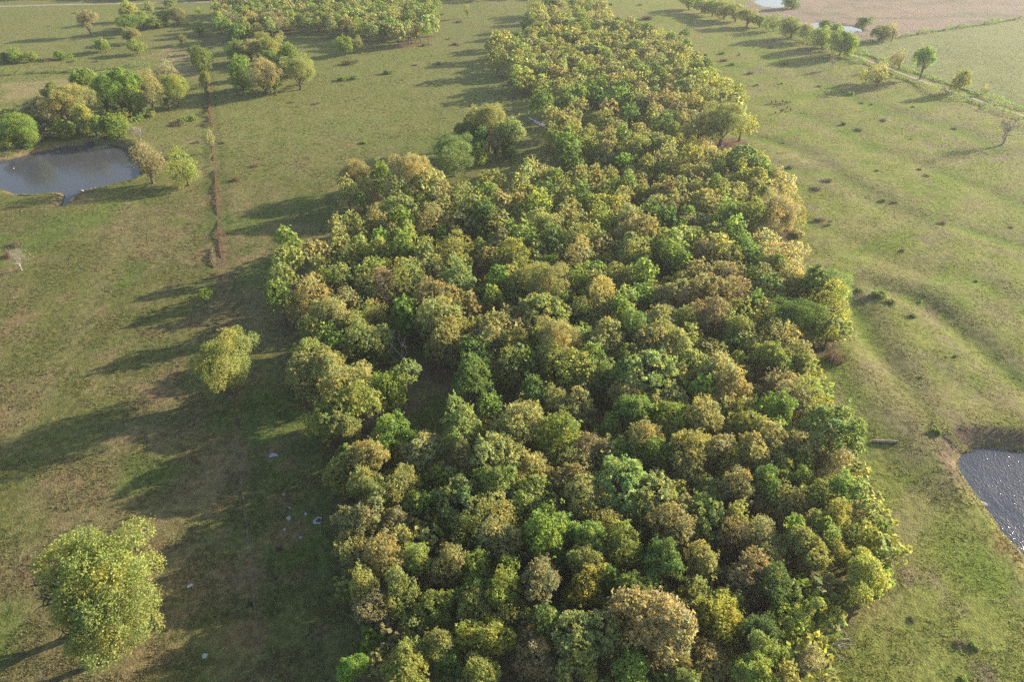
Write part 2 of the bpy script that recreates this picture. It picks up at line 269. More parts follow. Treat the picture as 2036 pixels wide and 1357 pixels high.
LONE_TREES = [
(-45.09, 82.1, 5.18, 5.07, 6.51, 'O', 0.84, 'lone round olive tree standing in the tree shadows of the grazed field'),
(-46.48, 42.8, 6.16, 6.04, 8.58, 'O', 2.97, 'broad olive tree behind the two big trees in the shaded field'),
(-43.3, 39.13, 5.39, 5.28, 7.18, 'OD', 2.18, 'broad dark olive tree in front of the two big trees in the shaded field'),
(-91.54, 163.43, 3.91, 4.89, 5.24, 'RT', 1.03, 'thin greyish tree leaning at the big pond bank, sparse leaves'),
(-82.19, 162.82, 4.2, 4.49, 4.84, 'Y', -0.01, 'bright yellow small tree beside the sparse tree by the big pond'),
(-137.91, 187.37, 4.68, 4.29, 4.64, 'G', 0.87, 'broad bright green tree behind and shadeward of the big pond'),
(-141.71, 185.11, 3.22, 2.41, 2.61, 'YG', 0.46, 'lime green tree behind and shadeward of the big pond'),
(-147.89, 200.15, 3.07, 3.57, 3.92, 'O', 1.12, 'olive tree behind and shadeward of the big pond'),
(-138.89, 200.15, 4.57, 4.48, 5.99, 'RO', 1.28, 'broad thin grey-olive tree behind and shadeward of the big pond'),
(-141.01, 209.75, 3.16, 4.11, 6.76, 'DO', 1.8, 'dark olive tree behind the big pond'),
(-133.23, 203.13, 5.29, 5.18, 7.52, 'OT', 3.23, 'broad tan-olive tree behind the big pond'),
(-138.82, 226.09, 3.74, 4.86, 6.13, 'G', 0.98, 'bright green tree in front and shadeward of the tall yellow pasture tree, third one out'),
(-127.43, 193.59, 3.0, 2.25, 2.38, 'GY', -2.13, 'lime green tree behind the big pond'),
(-124.65, 196.83, 3.36, 4.36, 4.77, 'YO', 0.9, 'yellowish olive tree behind the big pond'),
(-126.24, 213.42, 4.79, 4.7, 7.74, 'G', 2.44, 'broad bright green tree in front of the tall yellow pasture tree'),
(-123.32, 216.72, 3.95, 5.13, 8.27, 'G', 2.83, 'bright green tree in front of the tall yellow pasture tree'),
(-120.85, 194.8, 2.84, 2.63, 2.98, 'GY', 1.81, 'lime green tree behind and sunward of the big pond, nearer one'),
(-114.24, 194.8, 4.35, 3.26, 3.2, 'GY', -0.06, 'lime green tree behind and sunward of the big pond, next one out'),
(-112.82, 215.29, 3.41, 4.43, 6.56, 'TR', 1.6, 'thin greyish tan tree shadeward of the reddish fence line brush'),
(-122.76, 231.82, 2.87, 3.73, 5.41, 'TO', 2.08, 'tan-olive tree behind and shadeward of the reddish fence line brush'),
(-107.67, 222.07, 4.43, 4.34, 5.75, 'YO', 0.4, 'yellow-olive tree with a leaning dark trunk beside the fence line'),
(-119.21, 242.29, 4.17, 4.72, 5.07, 'RL', 0.67, 'pale twiggy tree behind and shadeward of the reddish fence line brush'),
(-120.65, 221.57, 2.38, 3.09, 7.92, 'DG', 1.97, 'deep green tree in front of the tall yellow pasture tree'),
(-119.18, 215.29, 3.25, 4.22, 4.71, 'GO', 1.25, 'olive-green tree shadeward of the reddish fence line brush'),
(-107.5, 192.8, 2.49, 2.32, 2.67, 'R', -1.73, 'grey-brown tree behind and sunward of the big pond'),
(-178.5, 343.31, 4.27, 4.38, 4.73, 'YT', 1.37, 'golden tan tree behind the tall yellow pasture tree'),
(-167.59, 321.96, 5.06, 3.8, 3.7, 'DG', -0.08, 'broad deep green tree shadeward of the north wood chain'),
(-159.8, 304.44, 3.62, 2.82, 3.17, 'OR', 1.06, 'thin olive-grey tree in front of the tall yellow pasture tree'),
(-182.0, 315.64, 4.45, 4.37, 6.25, 'RT', 0.81, 'thin greyish tan tree shadeward of the tall yellow pasture tree'),
(-163.68, 290.79, 3.25, 2.53, 2.88, 'G', -0.99, 'bright green tree in front and shadeward of the tall yellow pasture tree, nearer one'),
(-176.83, 364.94, 2.83, 2.12, 2.26, 'O', -0.51, 'olive tree behind and sunward of the tall yellow pasture tree'),
(-171.9, 375.46, 2.9, 2.18, 2.3, 'PD', 0.44, 'bluish green tree sunward of the tall yellow pasture tree'),
(-157.91, 335.27, 4.2, 3.15, 3.39, 'GD', -0.11, 'deep green tree sunward of the tall yellow pasture tree'),
(-152.71, 337.25, 4.74, 3.56, 3.44, 'OR', 0.78, 'broad thin olive-grey tree sunward of the tall yellow pasture tree'),
(-165.05, 329.45, 3.36, 3.0, 3.35, 'G', 0.41, 'bright green tree sunward of the tall yellow pasture tree'),
(-160.07, 329.45, 2.85, 2.16, 2.51, 'GO', 0.34, 'olive-green tree sunward of the tall yellow pasture tree'),
(-150.27, 288.48, 3.69, 2.77, 2.79, 'OG', 0.12, 'olive-green tree in front of the tall yellow pasture tree'),
(-137.38, 301.13, 1.92, 2.01, 2.36, 'YL', 1.1, 'small pale straw-yellow tree sunward of the tall yellow pasture tree'),
(-150.91, 358.21, 1.67, 1.43, 1.78, 'Y', 0.25, 'small yellow-green tree shadeward of the north wood chain'),
(-114.26, 260.47, 3.38, 3.91, 4.26, 'DG', 0.8, 'deep green tree behind the reddish fence line brush'),
(-127.09, 286.97, 2.07, 1.56, 1.79, 'DO', 0.1, 'dark olive tree in front and shadeward of the north wood chain'),
(-105.4, 242.29, 1.99, 2.59, 3.06, 'GT', -0.4, 'small tan-green tree behind the reddish fence line brush'),
(-135.46, 316.53, 2.5, 2.5, 2.85, 'GD', 0.35, 'deep green tree shadeward of the north wood chain'),
(-191.47, 274.58, 3.32, 2.49, 2.56, 'G', 1.12, 'bright green tree shadeward of the tall yellow pasture tree'),
(-185.67, 275.29, 2.22, 1.67, 1.88, 'GO', 0.41, 'olive-green tree shadeward of the tall yellow pasture tree'),
(-194.93, 273.88, 2.22, 1.66, 1.87, 'D', 0.84, 'dark green tree shadeward of the tall yellow pasture tree'),
(-176.67, 279.57, 2.03, 1.52, 1.76, 'G', 0.31, 'bright green tree in front and shadeward of the tall yellow pasture tree, next one out'),
(-92.27, 238.9, 4.28, 5.33, 5.68, 'G', 0.66, 'bright green tree shadeward of the round field clump'),
(-83.06, 234.51, 5.76, 5.64, 6.27, 'TR', 0.52, 'broad thin greyish tan tree in front and shadeward of the round field clump'),
(-79.96, 235.59, 3.8, 3.97, 4.32, 'YO', 0.22, 'yellowish olive tree in front of the round field clump'),
(-73.13, 241.15, 5.44, 5.33, 6.05, 'O', -0.25, 'broad olive tree sunward of the round field clump'),
(-80.59, 257.92, 4.32, 4.93, 5.28, 'GD', 0.12, 'deep green tree behind and sunward of the round field clump'),
(-83.9, 257.92, 3.38, 2.83, 3.18, 'TO', 0.28, 'tan-olive tree sunward of the round field clump'),
(-100.6, 275.29, 5.09, 4.07, 4.42, 'TO', 0.63, 'broad tan-olive tree behind and shadeward of the round field clump'),
(-92.83, 275.29, 5.08, 4.43, 4.78, 'OY', 0.25, 'broad yellowish olive tree behind the round field clump'),
(-105.2, 273.88, 3.55, 3.51, 3.86, 'DG', 0.16, 'deep green tree in front and shadeward of the north wood chain'),
(-101.53, 293.12, 4.57, 3.43, 3.47, 'YO', 0.36, 'broad yellowish olive tree in front and sunward of the north wood chain'),
(-95.39, 293.12, 3.76, 2.82, 3.08, 'OT', 0.23, 'tan-olive tree in front and sunward of the north wood chain, next one out'),
(-90.51, 268.38, 3.5, 2.62, 2.91, 'GD', 0.24, 'deep green tree behind the round field clump'),
(-75.07, 257.92, 3.13, 3.53, 3.88, 'OY', 0.16, 'yellowish olive tree sunward of the round field clump'),
(-105.52, 321.96, 5.05, 4.17, 4.52, 'TB', 0.51, 'broad russet tan tree sunward of the north wood chain'),
(-98.99, 327.55, 2.83, 2.15, 2.5, 'G', -0.18, 'bright green tree sunward of the north wood chain'),
(-114.83, 321.96, 4.05, 3.76, 4.11, 'TB', 0.94, 'russet tan tree behind and shadeward of the round field clump'),
(-108.2, 312.99, 2.97, 2.88, 3.23, 'TO', 0.29, 'tan-olive tree in front and sunward of the north wood chain, nearer one'),
(-115.99, 312.99, 2.97, 2.48, 2.83, 'G', -0.19, 'bright green tree in front and shadeward of the north wood chain'),
(-125.64, 323.81, 4.06, 4.18, 4.53, 'R', 0.69, 'grey-brown tree shadeward of the north wood chain'),
(-66.07, 285.46, 3.2, 3.05, 3.4, 'G', -0.69, 'bright green tree sunward of the round field clump'),
(-62.08, 290.02, 2.31, 3.01, 3.63, 'TL', 0.29, 'straw-tan tree behind and sunward of the two small pasture trees'),
(-20.99, 350.62, 1.63, 2.13, 3.72, 'YL', -0.33, 'small pale straw-yellow tree sunward of the two small pasture trees'),
(-14.82, 168.16, 6.22, 5.23, 5.58, 'DP', 0.28, 'dark dense double-domed tree at the front of the detached clump'),
(-8.39, 175.12, 2.62, 2.74, 3.09, 'GP', -0.18, 'pale sage green tree in front and sunward of the dark domed clump'),
(-12.59, 182.9, 2.85, 3.7, 5.14, 'D', -0.21, 'dark green tree behind and shadeward of the dark domed clump'),
(-8.59, 180.72, 3.13, 4.07, 5.66, 'D', 0.02, 'dark green tree behind and sunward of the dark domed clump'),
(-6.49, 185.11, 4.73, 4.64, 8.8, 'TO', -0.09, 'broad tan-olive tree behind and sunward of the dark domed clump'),
(-10.61, 188.89, 3.23, 4.2, 6.79, 'OT', -0.2, 'tan-olive tree behind the dark domed clump'),
(-4.41, 179.3, 2.81, 3.65, 4.53, 'BT', -0.21, 'russet tan tree sunward of the dark domed clump'),
(-0.55, 180.72, 3.75, 4.87, 6.22, 'OP', -0.26, 'grey-olive tree sunward of the dark domed clump'),
(-1.66, 180.01, 2.52, 2.78, 3.13, 'D', 0.02, 'dark green tree sunward of the dark domed clump'),
(87.89, 369.55, 4.83, 3.62, 3.49, 'OG', -1.04, 'broad olive-green tree shadeward of the far end of the lane row'),
(92.36, 362.67, 4.75, 3.56, 3.44, 'OP', -1.06, 'broad grey-olive tree shadeward of the far end of the lane row'),
(96.21, 356.01, 5.03, 3.77, 3.62, 'OG', -1.12, 'broad olive-green tree shadeward of the far bright pool, next one out'),
(100.4, 349.56, 5.3, 3.97, 3.93, 'O', -1.21, 'broad olive tree sunward of the far end of the lane row'),
(104.01, 343.31, 5.21, 3.91, 3.88, 'OG', -1.23, 'broad olive-green tree sunward of the far end of the lane row'),
(106.42, 333.31, 4.74, 3.86, 4.21, 'OY', -1.32, 'broad yellowish olive tree sunward of the far end of the lane row'),
(111.79, 331.37, 3.72, 2.79, 2.94, 'OG', -1.09, 'olive-green tree sunward of the far end of the lane row'),
(115.62, 323.81, 4.3, 3.23, 3.31, 'OG', -1.2, 'olive-green tree shadeward of the far bright pool'),
(119.32, 311.25, 5.11, 3.83, 4.01, 'GO', -1.41, 'broad olive-green tree shadeward of the far bright pool, nearer one'),
(124.02, 306.12, 4.41, 3.31, 3.57, 'OL', -0.93, 'pale olive tree shadeward of the far bright pool'),
(126.67, 294.69, 4.87, 3.89, 4.24, 'GO', -1.36, 'broad olive-green tree in front and shadeward of the far bright pool'),
(129.56, 283.97, 4.72, 4.53, 4.88, 'GP', -1.41, 'broad pale sage green tree in front of the far bright pool'),
(132.08, 281.76, 3.23, 3.77, 4.12, 'G', -0.63, 'bright green tree sunward of the last tall lane tree'),
(144.33, 265.04, 2.79, 3.6, 3.95, 'RO', -1.34, 'thin grey-olive tree shadeward of the vase-shaped tree on the lane'),
(146.66, 252.94, 3.49, 4.53, 6.23, 'GP', -0.99, 'green vase-shaped tree on the dirt lane verge'),
(127.04, 243.44, 3.99, 3.73, 4.08, 'YL', -0.79, 'pale yellow wispy willow-like tree standing below the dirt lane'),
(125.11, 248.11, 1.83, 2.38, 2.76, 'YL', -1.57, 'small pale straw-yellow tree in front and sunward of the last tall lane tree'),
(151.94, 236.69, 2.93, 3.32, 3.67, 'YG', -0.76, 'lime green tree in front and sunward of the vase-shaped tree on the lane'),
(159.83, 234.51, 1.17, 1.52, 2.0, 'LY', -0.83, 'small pale straw-yellow tree behind and shadeward of the bare tree in the gully pasture'),
(119.06, 264.38, 1.72, 2.23, 2.88, 'R', -0.81, 'small grey-brown tree in front and shadeward of the last tall lane tree'),
(139.72, 189.28, 4.22, 5.31, 5.66, 'R', -0.47, 'bare leafless tree standing alone in the gully pasture'),
(140.23, 373.08, 4.13, 3.1, 3.06, 'DG', -1.26, 'deep green tree behind and shadeward of the far bright pool'),
(139.01, 323.81, 2.99, 2.24, 2.35, 'DG', -1.1, 'deep green tree shadeward of the far bright pool'),
(141.14, 316.53, 3.26, 2.44, 2.52, 'GO', -1.16, 'olive-green tree behind the last tall lane tree'),
(157.81, 329.45, 3.37, 2.53, 2.59, 'GD', -1.03, 'deep green tree sunward of the far bright pool'),
(155.75, 307.81, 3.49, 2.62, 2.66, 'GO', -0.86, 'olive-green tree sunward of the last tall lane tree'),
(160.12, 306.12, 2.52, 3.27, 4.36, 'LR', -1.04, 'pale twiggy tree behind and shadeward of the vase-shaped tree on the lane'),
(-100.71, 120.8, 1.88, 2.44, 3.08, 'R', 1.02, 'leafless grey shrub-like tree at the edge of the grazed field'),
(-57.52, 106.85, 1.29, 1.68, 2.94, 'G', 0.41, 'small bright green tree behind the lone olive tree'),
(-83.86, 184.37, 1.92, 2.49, 4.31, 'TR', 0.31, 'small thin greyish tan tree in front of the reddish fence line brush')]
MASS_TREES = [
(41.61, 60.41, 1.8, 2.07, 4.77, 'TL'),
(42.92, 61.59, 1.8, 2.07, 6.34, 'L'),
(36.48, 56.97, 2.14, 2.46, 4.4, 'T'),
(42.52, 51.08, 1.65, 1.9, 4.58, 'Y'),
(-18.46, 96.81, 2.93, 3.36, 4.72, 'DG'),
(-7.23, 98.76, 2.96, 3.41, 4.86, 'TB'),
(4.18, 90.01, 2.81, 3.23, 3.57, 'O'),
(10.72, 91.63, 2.84, 3.26, 3.92, 'GO'),
(2.12, 82.92, 2.64, 3.04, 5.24, 'D'),
(38.29, 102.18, 3.05, 3.33, 3.61, 'B'),
(29.31, 90.15, 2.8, 3.22, 4.51, 'O'),
(44.42, 89.13, 2.75, 3.17, 6.1, 'T'),
(54.13, 93.73, 2.87, 3.3, 4.48, 'OY'),
(28.07, 76.67, 2.52, 2.9, 5.1, 'G'),
(-24.77, 138.12, 3.75, 4.02, 4.35, 'PG'),
(12.93, 131.74, 3.62, 4.09, 4.43, 'BT'),
(30.01, 132.63, 3.63, 4.17, 5.17, 'D'),
(7.33, 121.25, 3.42, 3.68, 3.98, 'OP'),
(-4.38, 117.48, 3.35, 3.55, 3.85, 'T'),
(31.26, 119.34, 3.37, 3.87, 5.06, 'GO'),
(40.71, 118.4, 3.34, 3.84, 5.82, 'TO'),
(54.0, 115.59, 3.29, 3.78, 5.4, 'L'),
(54.39, 105.45, 3.09, 3.55, 5.39, 'D'),
(-19.38, 151.04, 3.99, 4.59, 5.0, 'T'),
(-4.58, 153.22, 4.05, 4.07, 4.41, 'OY'),
(-41.08, 100.99, 2.88, 3.31, 6.13, 'D'),
(11.64, 42.0, 1.71, 1.97, 4.55, 'D'),
(3.37, 39.48, 1.64, 1.89, 6.4, 'D'),
(7.19, 35.99, 1.58, 1.82, 6.22, 'O'),
(15.15, 35.43, 1.59, 1.83, 4.62, 'B'),
(37.91, 42.46, 1.39, 1.6, 5.75, 'YO'),
(14.79, 65.75, 2.16, 2.48, 4.06, 'GO'),
(1.33, 91.03, 2.6, 2.99, 5.42, 'TB'),
(16.24, 81.41, 2.45, 2.82, 3.73, 'G'),
(39.58, 97.57, 2.73, 3.14, 4.61, 'OY'),
(39.44, 85.46, 2.51, 2.89, 4.52, 'OY'),
(33.38, 73.43, 2.29, 2.64, 4.24, 'YP'),
(31.0, 73.46, 2.29, 2.64, 4.41, 'T'),
(-42.91, 114.33, 3.02, 3.48, 5.91, 'OY'),
(-39.3, 119.05, 3.13, 3.6, 4.54, 'T'),
(-21.88, 118.95, 3.13, 3.6, 4.14, 'GO'),
(-15.33, 113.69, 3.03, 3.48, 4.72, 'TO'),
(-11.55, 133.37, 3.4, 3.53, 3.83, 'TO'),
(6.01, 138.39, 3.47, 3.99, 5.43, 'YG'),
(12.2, 137.08, 3.46, 3.98, 4.38, 'TO'),
(18.93, 130.25, 3.32, 3.82, 5.67, 'OY'),
(19.51, 141.11, 3.54, 3.8, 4.12, 'OY'),
(17.44, 121.11, 3.16, 3.64, 4.75, 'T'),
(19.42, 100.76, 2.78, 3.2, 5.43, 'OP'),
(46.37, 139.47, 3.51, 3.63, 3.93, 'T'),
(50.53, 142.51, 3.57, 3.63, 3.93, 'TY'),
(42.35, 115.7, 3.06, 3.52, 5.11, 'TO'),
(51.35, 122.1, 3.18, 3.66, 4.89, 'L'),
(52.12, 107.38, 2.92, 3.36, 3.71, 'TY'),
(31.43, 109.0, 2.95, 3.4, 3.8, 'OY'),
(31.72, 102.04, 2.81, 3.23, 4.79, 'B'),
(46.98, 105.7, 2.89, 3.32, 4.35, 'DP'),
(3.91, 156.5, 3.81, 4.38, 4.9, 'TO'),
(63.52, 148.75, 3.68, 3.94, 4.26, 'LT'),
(20.58, 43.03, 1.65, 1.9, 5.62, 'TY'),
(5.1, 47.82, 1.76, 2.02, 3.77, 'D'),
(10.91, 44.58, 1.61, 1.85, 5.63, 'D'),
(-9.83, 61.34, 1.91, 2.2, 4.21, 'YG'),
(-13.03, 50.77, 1.72, 1.98, 5.19, 'T'),
(13.14, 53.67, 1.78, 2.05, 4.11, 'O'),
(37.76, 62.83, 1.93, 2.22, 5.01, 'GD'),
(27.29, 53.61, 1.76, 2.02, 6.1, 'TY'),
(-34.31, 93.26, 2.44, 2.81, 5.34, 'OY'),
(-30.64, 90.66, 2.4, 2.76, 5.17, 'GY'),
(-28.2, 87.86, 2.35, 2.7, 5.43, 'G'),
(-16.32, 79.58, 2.2, 2.53, 6.29, 'OD'),
(11.84, 97.45, 2.51, 2.88, 5.54, 'O'),
(-6.29, 86.55, 2.32, 2.67, 5.71, 'DG'),
(31.29, 88.75, 2.38, 2.74, 3.7, 'TB'),
(45.91, 85.11, 2.3, 2.64, 5.82, 'TR'),
(33.35, 86.51, 2.34, 2.69, 4.0, 'TB'),
(-35.36, 123.55, 2.96, 3.4, 4.79, 'OT'),
(-30.1, 120.81, 2.91, 3.35, 5.15, 'O'),
(-32.27, 117.02, 2.85, 3.28, 4.68, 'OD'),
(-25.11, 127.7, 3.04, 3.49, 4.18, 'TO'),
(-26.7, 118.95, 2.89, 3.32, 4.14, 'YO'),
(-17.01, 117.0, 2.83, 3.26, 6.16, 'O'),
(-9.93, 112.98, 2.78, 3.19, 5.15, 'YO'),
(-19.39, 111.51, 2.75, 3.16, 5.14, 'O'),
(-31.73, 108.98, 2.7, 3.11, 5.58, 'O'),
(-26.7, 106.07, 2.67, 3.07, 4.33, 'TO'),
(-29.31, 101.69, 2.59, 2.98, 4.81, 'TR'),
(-3.11, 138.48, 3.2, 3.68, 5.87, 'T'),
(-8.63, 137.63, 3.19, 3.66, 5.8, 'O'),
(1.33, 136.24, 3.19, 3.41, 3.7, 'OG'),
(1.84, 122.9, 2.94, 3.38, 5.38, 'GO'),
(16.17, 123.39, 2.95, 3.39, 5.57, 'TO'),
(4.41, 118.62, 2.89, 3.32, 4.1, 'TO'),
(0.0, 106.95, 2.67, 3.07, 5.75, 'TO'),
(-3.14, 106.37, 2.66, 3.06, 5.67, 'G'),
(12.1, 107.47, 2.68, 3.08, 5.42, 'G'),
(15.61, 111.77, 2.78, 3.19, 3.64, 'PG'),
(15.19, 105.12, 2.63, 3.03, 5.81, 'TO'),
(24.65, 109.13, 2.71, 3.12, 5.27, 'GO'),
(23.93, 103.72, 2.63, 3.02, 4.33, 'DG'),
(33.59, 133.5, 3.14, 3.58, 3.88, 'D'),
(46.27, 133.06, 3.11, 3.58, 5.43, 'GO'),
(45.89, 124.73, 2.98, 3.42, 5.08, 'G'),
(-16.36, 144.86, 3.32, 3.82, 5.06, 'T'),
(-11.32, 144.91, 3.33, 3.83, 4.41, 'O'),
(13.32, 190.16, 4.08, 4.69, 5.35, 'TO'),
(15.55, 168.59, 3.73, 3.75, 4.07, 'DG'),
(26.62, 194.46, 4.17, 4.08, 4.42, 'OY'),
(32.08, 174.02, 3.82, 4.27, 4.62, 'O'),
(31.79, 212.23, 4.47, 4.25, 4.6, 'DG'),
(52.75, 189.64, 4.08, 4.18, 4.53, 'TO'),
(-0.56, 45.87, 1.49, 1.71, 6.38, 'GO'),
(-0.97, 40.65, 1.42, 1.63, 5.31, 'O'),
(-12.7, 42.0, 1.46, 1.68, 3.87, 'OD'),
(-10.67, 40.19, 1.42, 1.64, 4.43, 'O'),
(1.2, 40.83, 1.44, 1.66, 3.84, 'OD'),
(7.4, 34.71, 1.34, 1.54, 4.31, 'YT'),
(27.13, 34.1, 1.31, 1.51, 6.0, 'TY'),
(-4.56, 62.1, 1.77, 2.04, 3.86, 'GY'),
(18.99, 59.46, 1.72, 1.97, 4.87, 'OT'),
(21.07, 54.95, 1.64, 1.89, 5.39, 'T'),
(23.55, 55.15, 1.65, 1.9, 4.96, 'PG'),
(36.41, 52.57, 1.3, 1.5, 5.99, 'TY'),
(43.34, 57.53, 1.37, 1.58, 5.65, 'P'),
(43.15, 53.91, 1.32, 1.52, 5.92, 'P'),
(42.11, 53.85, 1.33, 1.53, 4.85, 'LR'),
(33.75, 51.4, 1.58, 1.82, 5.88, 'G'),
(-23.19, 80.9, 2.04, 2.35, 5.68, 'T'),
(-0.7, 96.82, 2.31, 2.65, 4.07, 'T'),
(1.89, 95.89, 2.27, 2.61, 5.89, 'B'),
(-3.03, 92.83, 2.22, 2.55, 6.18, 'T'),
(18.19, 84.96, 2.11, 2.42, 5.43, 'YG'),
(20.42, 86.18, 2.14, 2.46, 4.26, 'G'),
(-3.23, 73.71, 1.94, 2.23, 4.97, 'G'),
(44.31, 99.48, 2.34, 2.7, 4.37, 'TO'),
(36.5, 89.84, 2.2, 2.53, 3.91, 'G'),
(41.3, 90.77, 2.21, 2.54, 4.56, 'Y'),
(28.25, 82.61, 2.07, 2.38, 5.29, 'PO'),
(25.87, 80.02, 2.03, 2.34, 5.21, 'TO'),
(46.65, 81.74, 2.07, 2.38, 3.97, 'YO'),
(23.5, 74.91, 1.95, 2.24, 5.37, 'T'),
(-44.74, 121.52, 2.67, 3.07, 6.13, 'GY'),
(-36.84, 114.2, 2.57, 2.96, 4.42, 'TO'),
(-34.01, 132.54, 2.86, 3.29, 4.26, 'OY'),
(-26.73, 122.39, 2.69, 3.1, 4.96, 'G'),
(-21.12, 119.17, 2.63, 3.03, 6.07, 'G'),
(-25.88, 111.15, 2.51, 2.89, 5.58, 'OY'),
(-27.48, 109.0, 2.48, 2.86, 5.02, 'O'),
(-10.99, 101.1, 2.36, 2.71, 5.21, 'TB'),
(-2.58, 131.18, 2.83, 3.26, 4.72, 'TO'),
(13.59, 143.77, 3.04, 3.42, 3.7, 'GP'),
(8.1, 121.78, 2.67, 3.07, 5.99, 'D'),
(2.67, 110.32, 2.52, 2.9, 3.64, 'TO'),
(38.3, 132.88, 2.87, 3.3, 3.6, 'T'),
(30.56, 125.31, 2.74, 3.16, 4.52, 'O'),
(35.65, 121.33, 2.69, 3.09, 3.94, 'Y'),
(33.73, 113.91, 2.57, 2.96, 3.92, 'G'),
(35.08, 109.72, 2.49, 2.86, 5.57, 'B'),
(46.8, 109.0, 2.48, 2.85, 5.35, 'TO'),
(50.84, 113.0, 2.56, 2.95, 3.79, 'GO'),
(-38.3, 147.65, 3.08, 3.54, 5.27, 'T'),
(-22.47, 149.11, 3.12, 3.55, 3.84, 'GO'),
(-5.02, 146.96, 3.08, 3.55, 4.33, 'GO'),
(1.66, 150.49, 3.14, 3.61, 4.36, 'TO'),
(14.17, 174.33, 3.5, 4.02, 5.32, 'DG'),
(20.3, 155.19, 3.21, 3.69, 4.44, 'TO'),
(15.99, 153.88, 3.17, 3.65, 5.78, 'TO'),
(34.39, 198.31, 3.88, 4.06, 4.4, 'D'),
(8.95, 207.31, 4.0, 4.6, 5.73, 'DG'),
(65.3, 191.46, 3.77, 4.12, 4.46, 'YO'),
(44.82, 164.38, 3.33, 3.83, 6.04, 'YO'),
(58.89, 229.76, 4.36, 5.01, 5.53, 'OY'),
(4.07, 237.16, 4.28, 4.18, 4.53, 'OY'),
(5.23, 34.42, 1.21, 1.39, 4.87, 'YT'),
(8.55, 67.9, 1.68, 1.93, 4.62, 'OT'),
(21.27, 58.15, 1.55, 1.78, 4.45, 'OY'),
(37.27, 68.61, 1.69, 1.94, 5.1, 'G'),
(11.96, 80.39, 1.86, 2.14, 4.09, 'T'),
(20.66, 73.84, 1.76, 2.02, 5.35, 'T'),
(38.56, 88.58, 1.97, 2.26, 5.18, 'T'),
(45.78, 94.11, 2.05, 2.35, 5.26, 'OP'),
(43.63, 91.77, 2.01, 2.31, 5.91, 'T'),
(-42.83, 109.89, 2.27, 2.61, 5.24, 'O'),
(-31.78, 127.76, 2.53, 2.9, 4.86, 'O'),
(-23.3, 131.18, 2.57, 2.95, 5.67, 'G'),
(1.13, 140.3, 2.7, 3.11, 5.0, 'T'),
(8.59, 127.74, 2.51, 2.89, 6.03, 'TO'),
(23.81, 141.19, 2.72, 3.13, 4.32, 'YT'),
(8.88, 107.13, 2.22, 2.55, 6.29, 'TB'),
(18.85, 96.86, 2.08, 2.39, 6.16, 'G'),
(0.91, 103.48, 2.19, 2.52, 4.06, 'D'),
(35.38, 139.01, 2.69, 3.09, 4.65, 'TO'),
(42.07, 125.05, 2.49, 2.86, 4.9, 'PO'),
(-34.84, 151.09, 2.86, 3.29, 4.09, 'O'),
(-34.17, 144.31, 2.77, 3.19, 3.82, 'OD'),
(-26.6, 146.11, 2.78, 3.19, 5.72, 'TO'),
(-12.24, 140.81, 2.72, 3.13, 3.89, 'OB'),
(17.23, 196.76, 3.5, 4.03, 4.49, 'TO'),
(16.32, 184.52, 3.32, 3.82, 5.67, 'O'),
(29.17, 191.15, 3.43, 3.55, 3.85, 'TO'),
(65.61, 208.59, 3.67, 4.21, 4.56, 'PR'),
(40.24, 168.85, 3.11, 3.57, 4.9, 'T'),
(57.59, 163.83, 3.02, 3.48, 5.87, 'DP'),
(59.52, 154.3, 2.9, 3.34, 4.57, 'OY'),
(-5.64, 279.63, 4.67, 4.62, 5.0, 'OY'),
(67.87, 222.55, 3.86, 4.44, 5.29, 'YL'),
(55.39, 224.12, 3.89, 4.44, 4.81, 'OT'),
(-9.85, 36.53, 1.1, 1.27, 5.99, 'O'),
(10.8, 50.33, 1.28, 1.47, 5.58, 'O'),
(16.76, 47.47, 1.24, 1.43, 6.17, 'G'),
(4.47, 90.23, 1.79, 2.06, 5.7, 'G'),
(41.4, 95.81, 1.87, 2.16, 4.04, 'YO'),
(-36.69, 128.14, 2.26, 2.6, 6.29, 'TO'),
(-21.36, 143.17, 2.48, 2.85, 3.62, 'Y'),
(-21.29, 125.19, 2.23, 2.57, 5.75, 'YG'),
(-2.27, 124.38, 2.23, 2.57, 4.8, 'B'),
(-3.4, 101.61, 1.93, 2.22, 5.51, 'GO'),
(13.33, 103.45, 1.97, 2.27, 4.07, 'G'),
(34.77, 122.68, 2.2, 2.53, 6.19, 'PO'),
(37.48, 123.46, 2.21, 2.54, 5.53, 'YG'),
(43.28, 100.42, 1.92, 2.2, 5.87, 'G'),
(11.5, 196.52, 3.14, 3.62, 5.16, 'OY'),
(10.53, 184.45, 2.99, 3.44, 4.85, 'O'),
(20.63, 176.35, 2.89, 3.33, 4.54, 'O'),
(25.09, 169.97, 2.82, 3.24, 3.51, 'T'),
(35.06, 183.69, 2.98, 3.43, 5.13, 'TO'),
(34.03, 164.0, 2.74, 3.15, 3.94, 'YO'),
(10.93, 156.91, 2.65, 3.05, 3.95, 'GO'),
(7.01, 157.47, 2.66, 3.06, 4.22, 'TO'),
(29.46, 206.3, 3.28, 3.64, 3.95, 'BT'),
(43.45, 210.6, 3.33, 3.83, 4.67, 'BT'),
(40.44, 196.04, 3.13, 3.6, 5.91, 'T'),
(40.46, 191.56, 3.09, 3.55, 4.42, 'O'),
(16.84, 214.19, 3.37, 3.87, 5.21, 'GO'),
(12.01, 148.56, 2.54, 2.92, 4.35, 'TO'),
(7.72, 145.14, 2.49, 2.86, 5.55, 'D'),
(21.59, 149.88, 2.56, 2.95, 4.0, 'GO'),
(25.86, 146.35, 2.52, 2.89, 4.11, 'T'),
(30.91, 148.47, 2.55, 2.93, 3.63, 'O'),
(32.94, 140.46, 2.44, 2.8, 4.67, 'TO'),
(62.34, 214.57, 3.38, 3.84, 4.16, 'YO'),
(50.36, 169.54, 2.8, 3.22, 4.9, 'TL'),
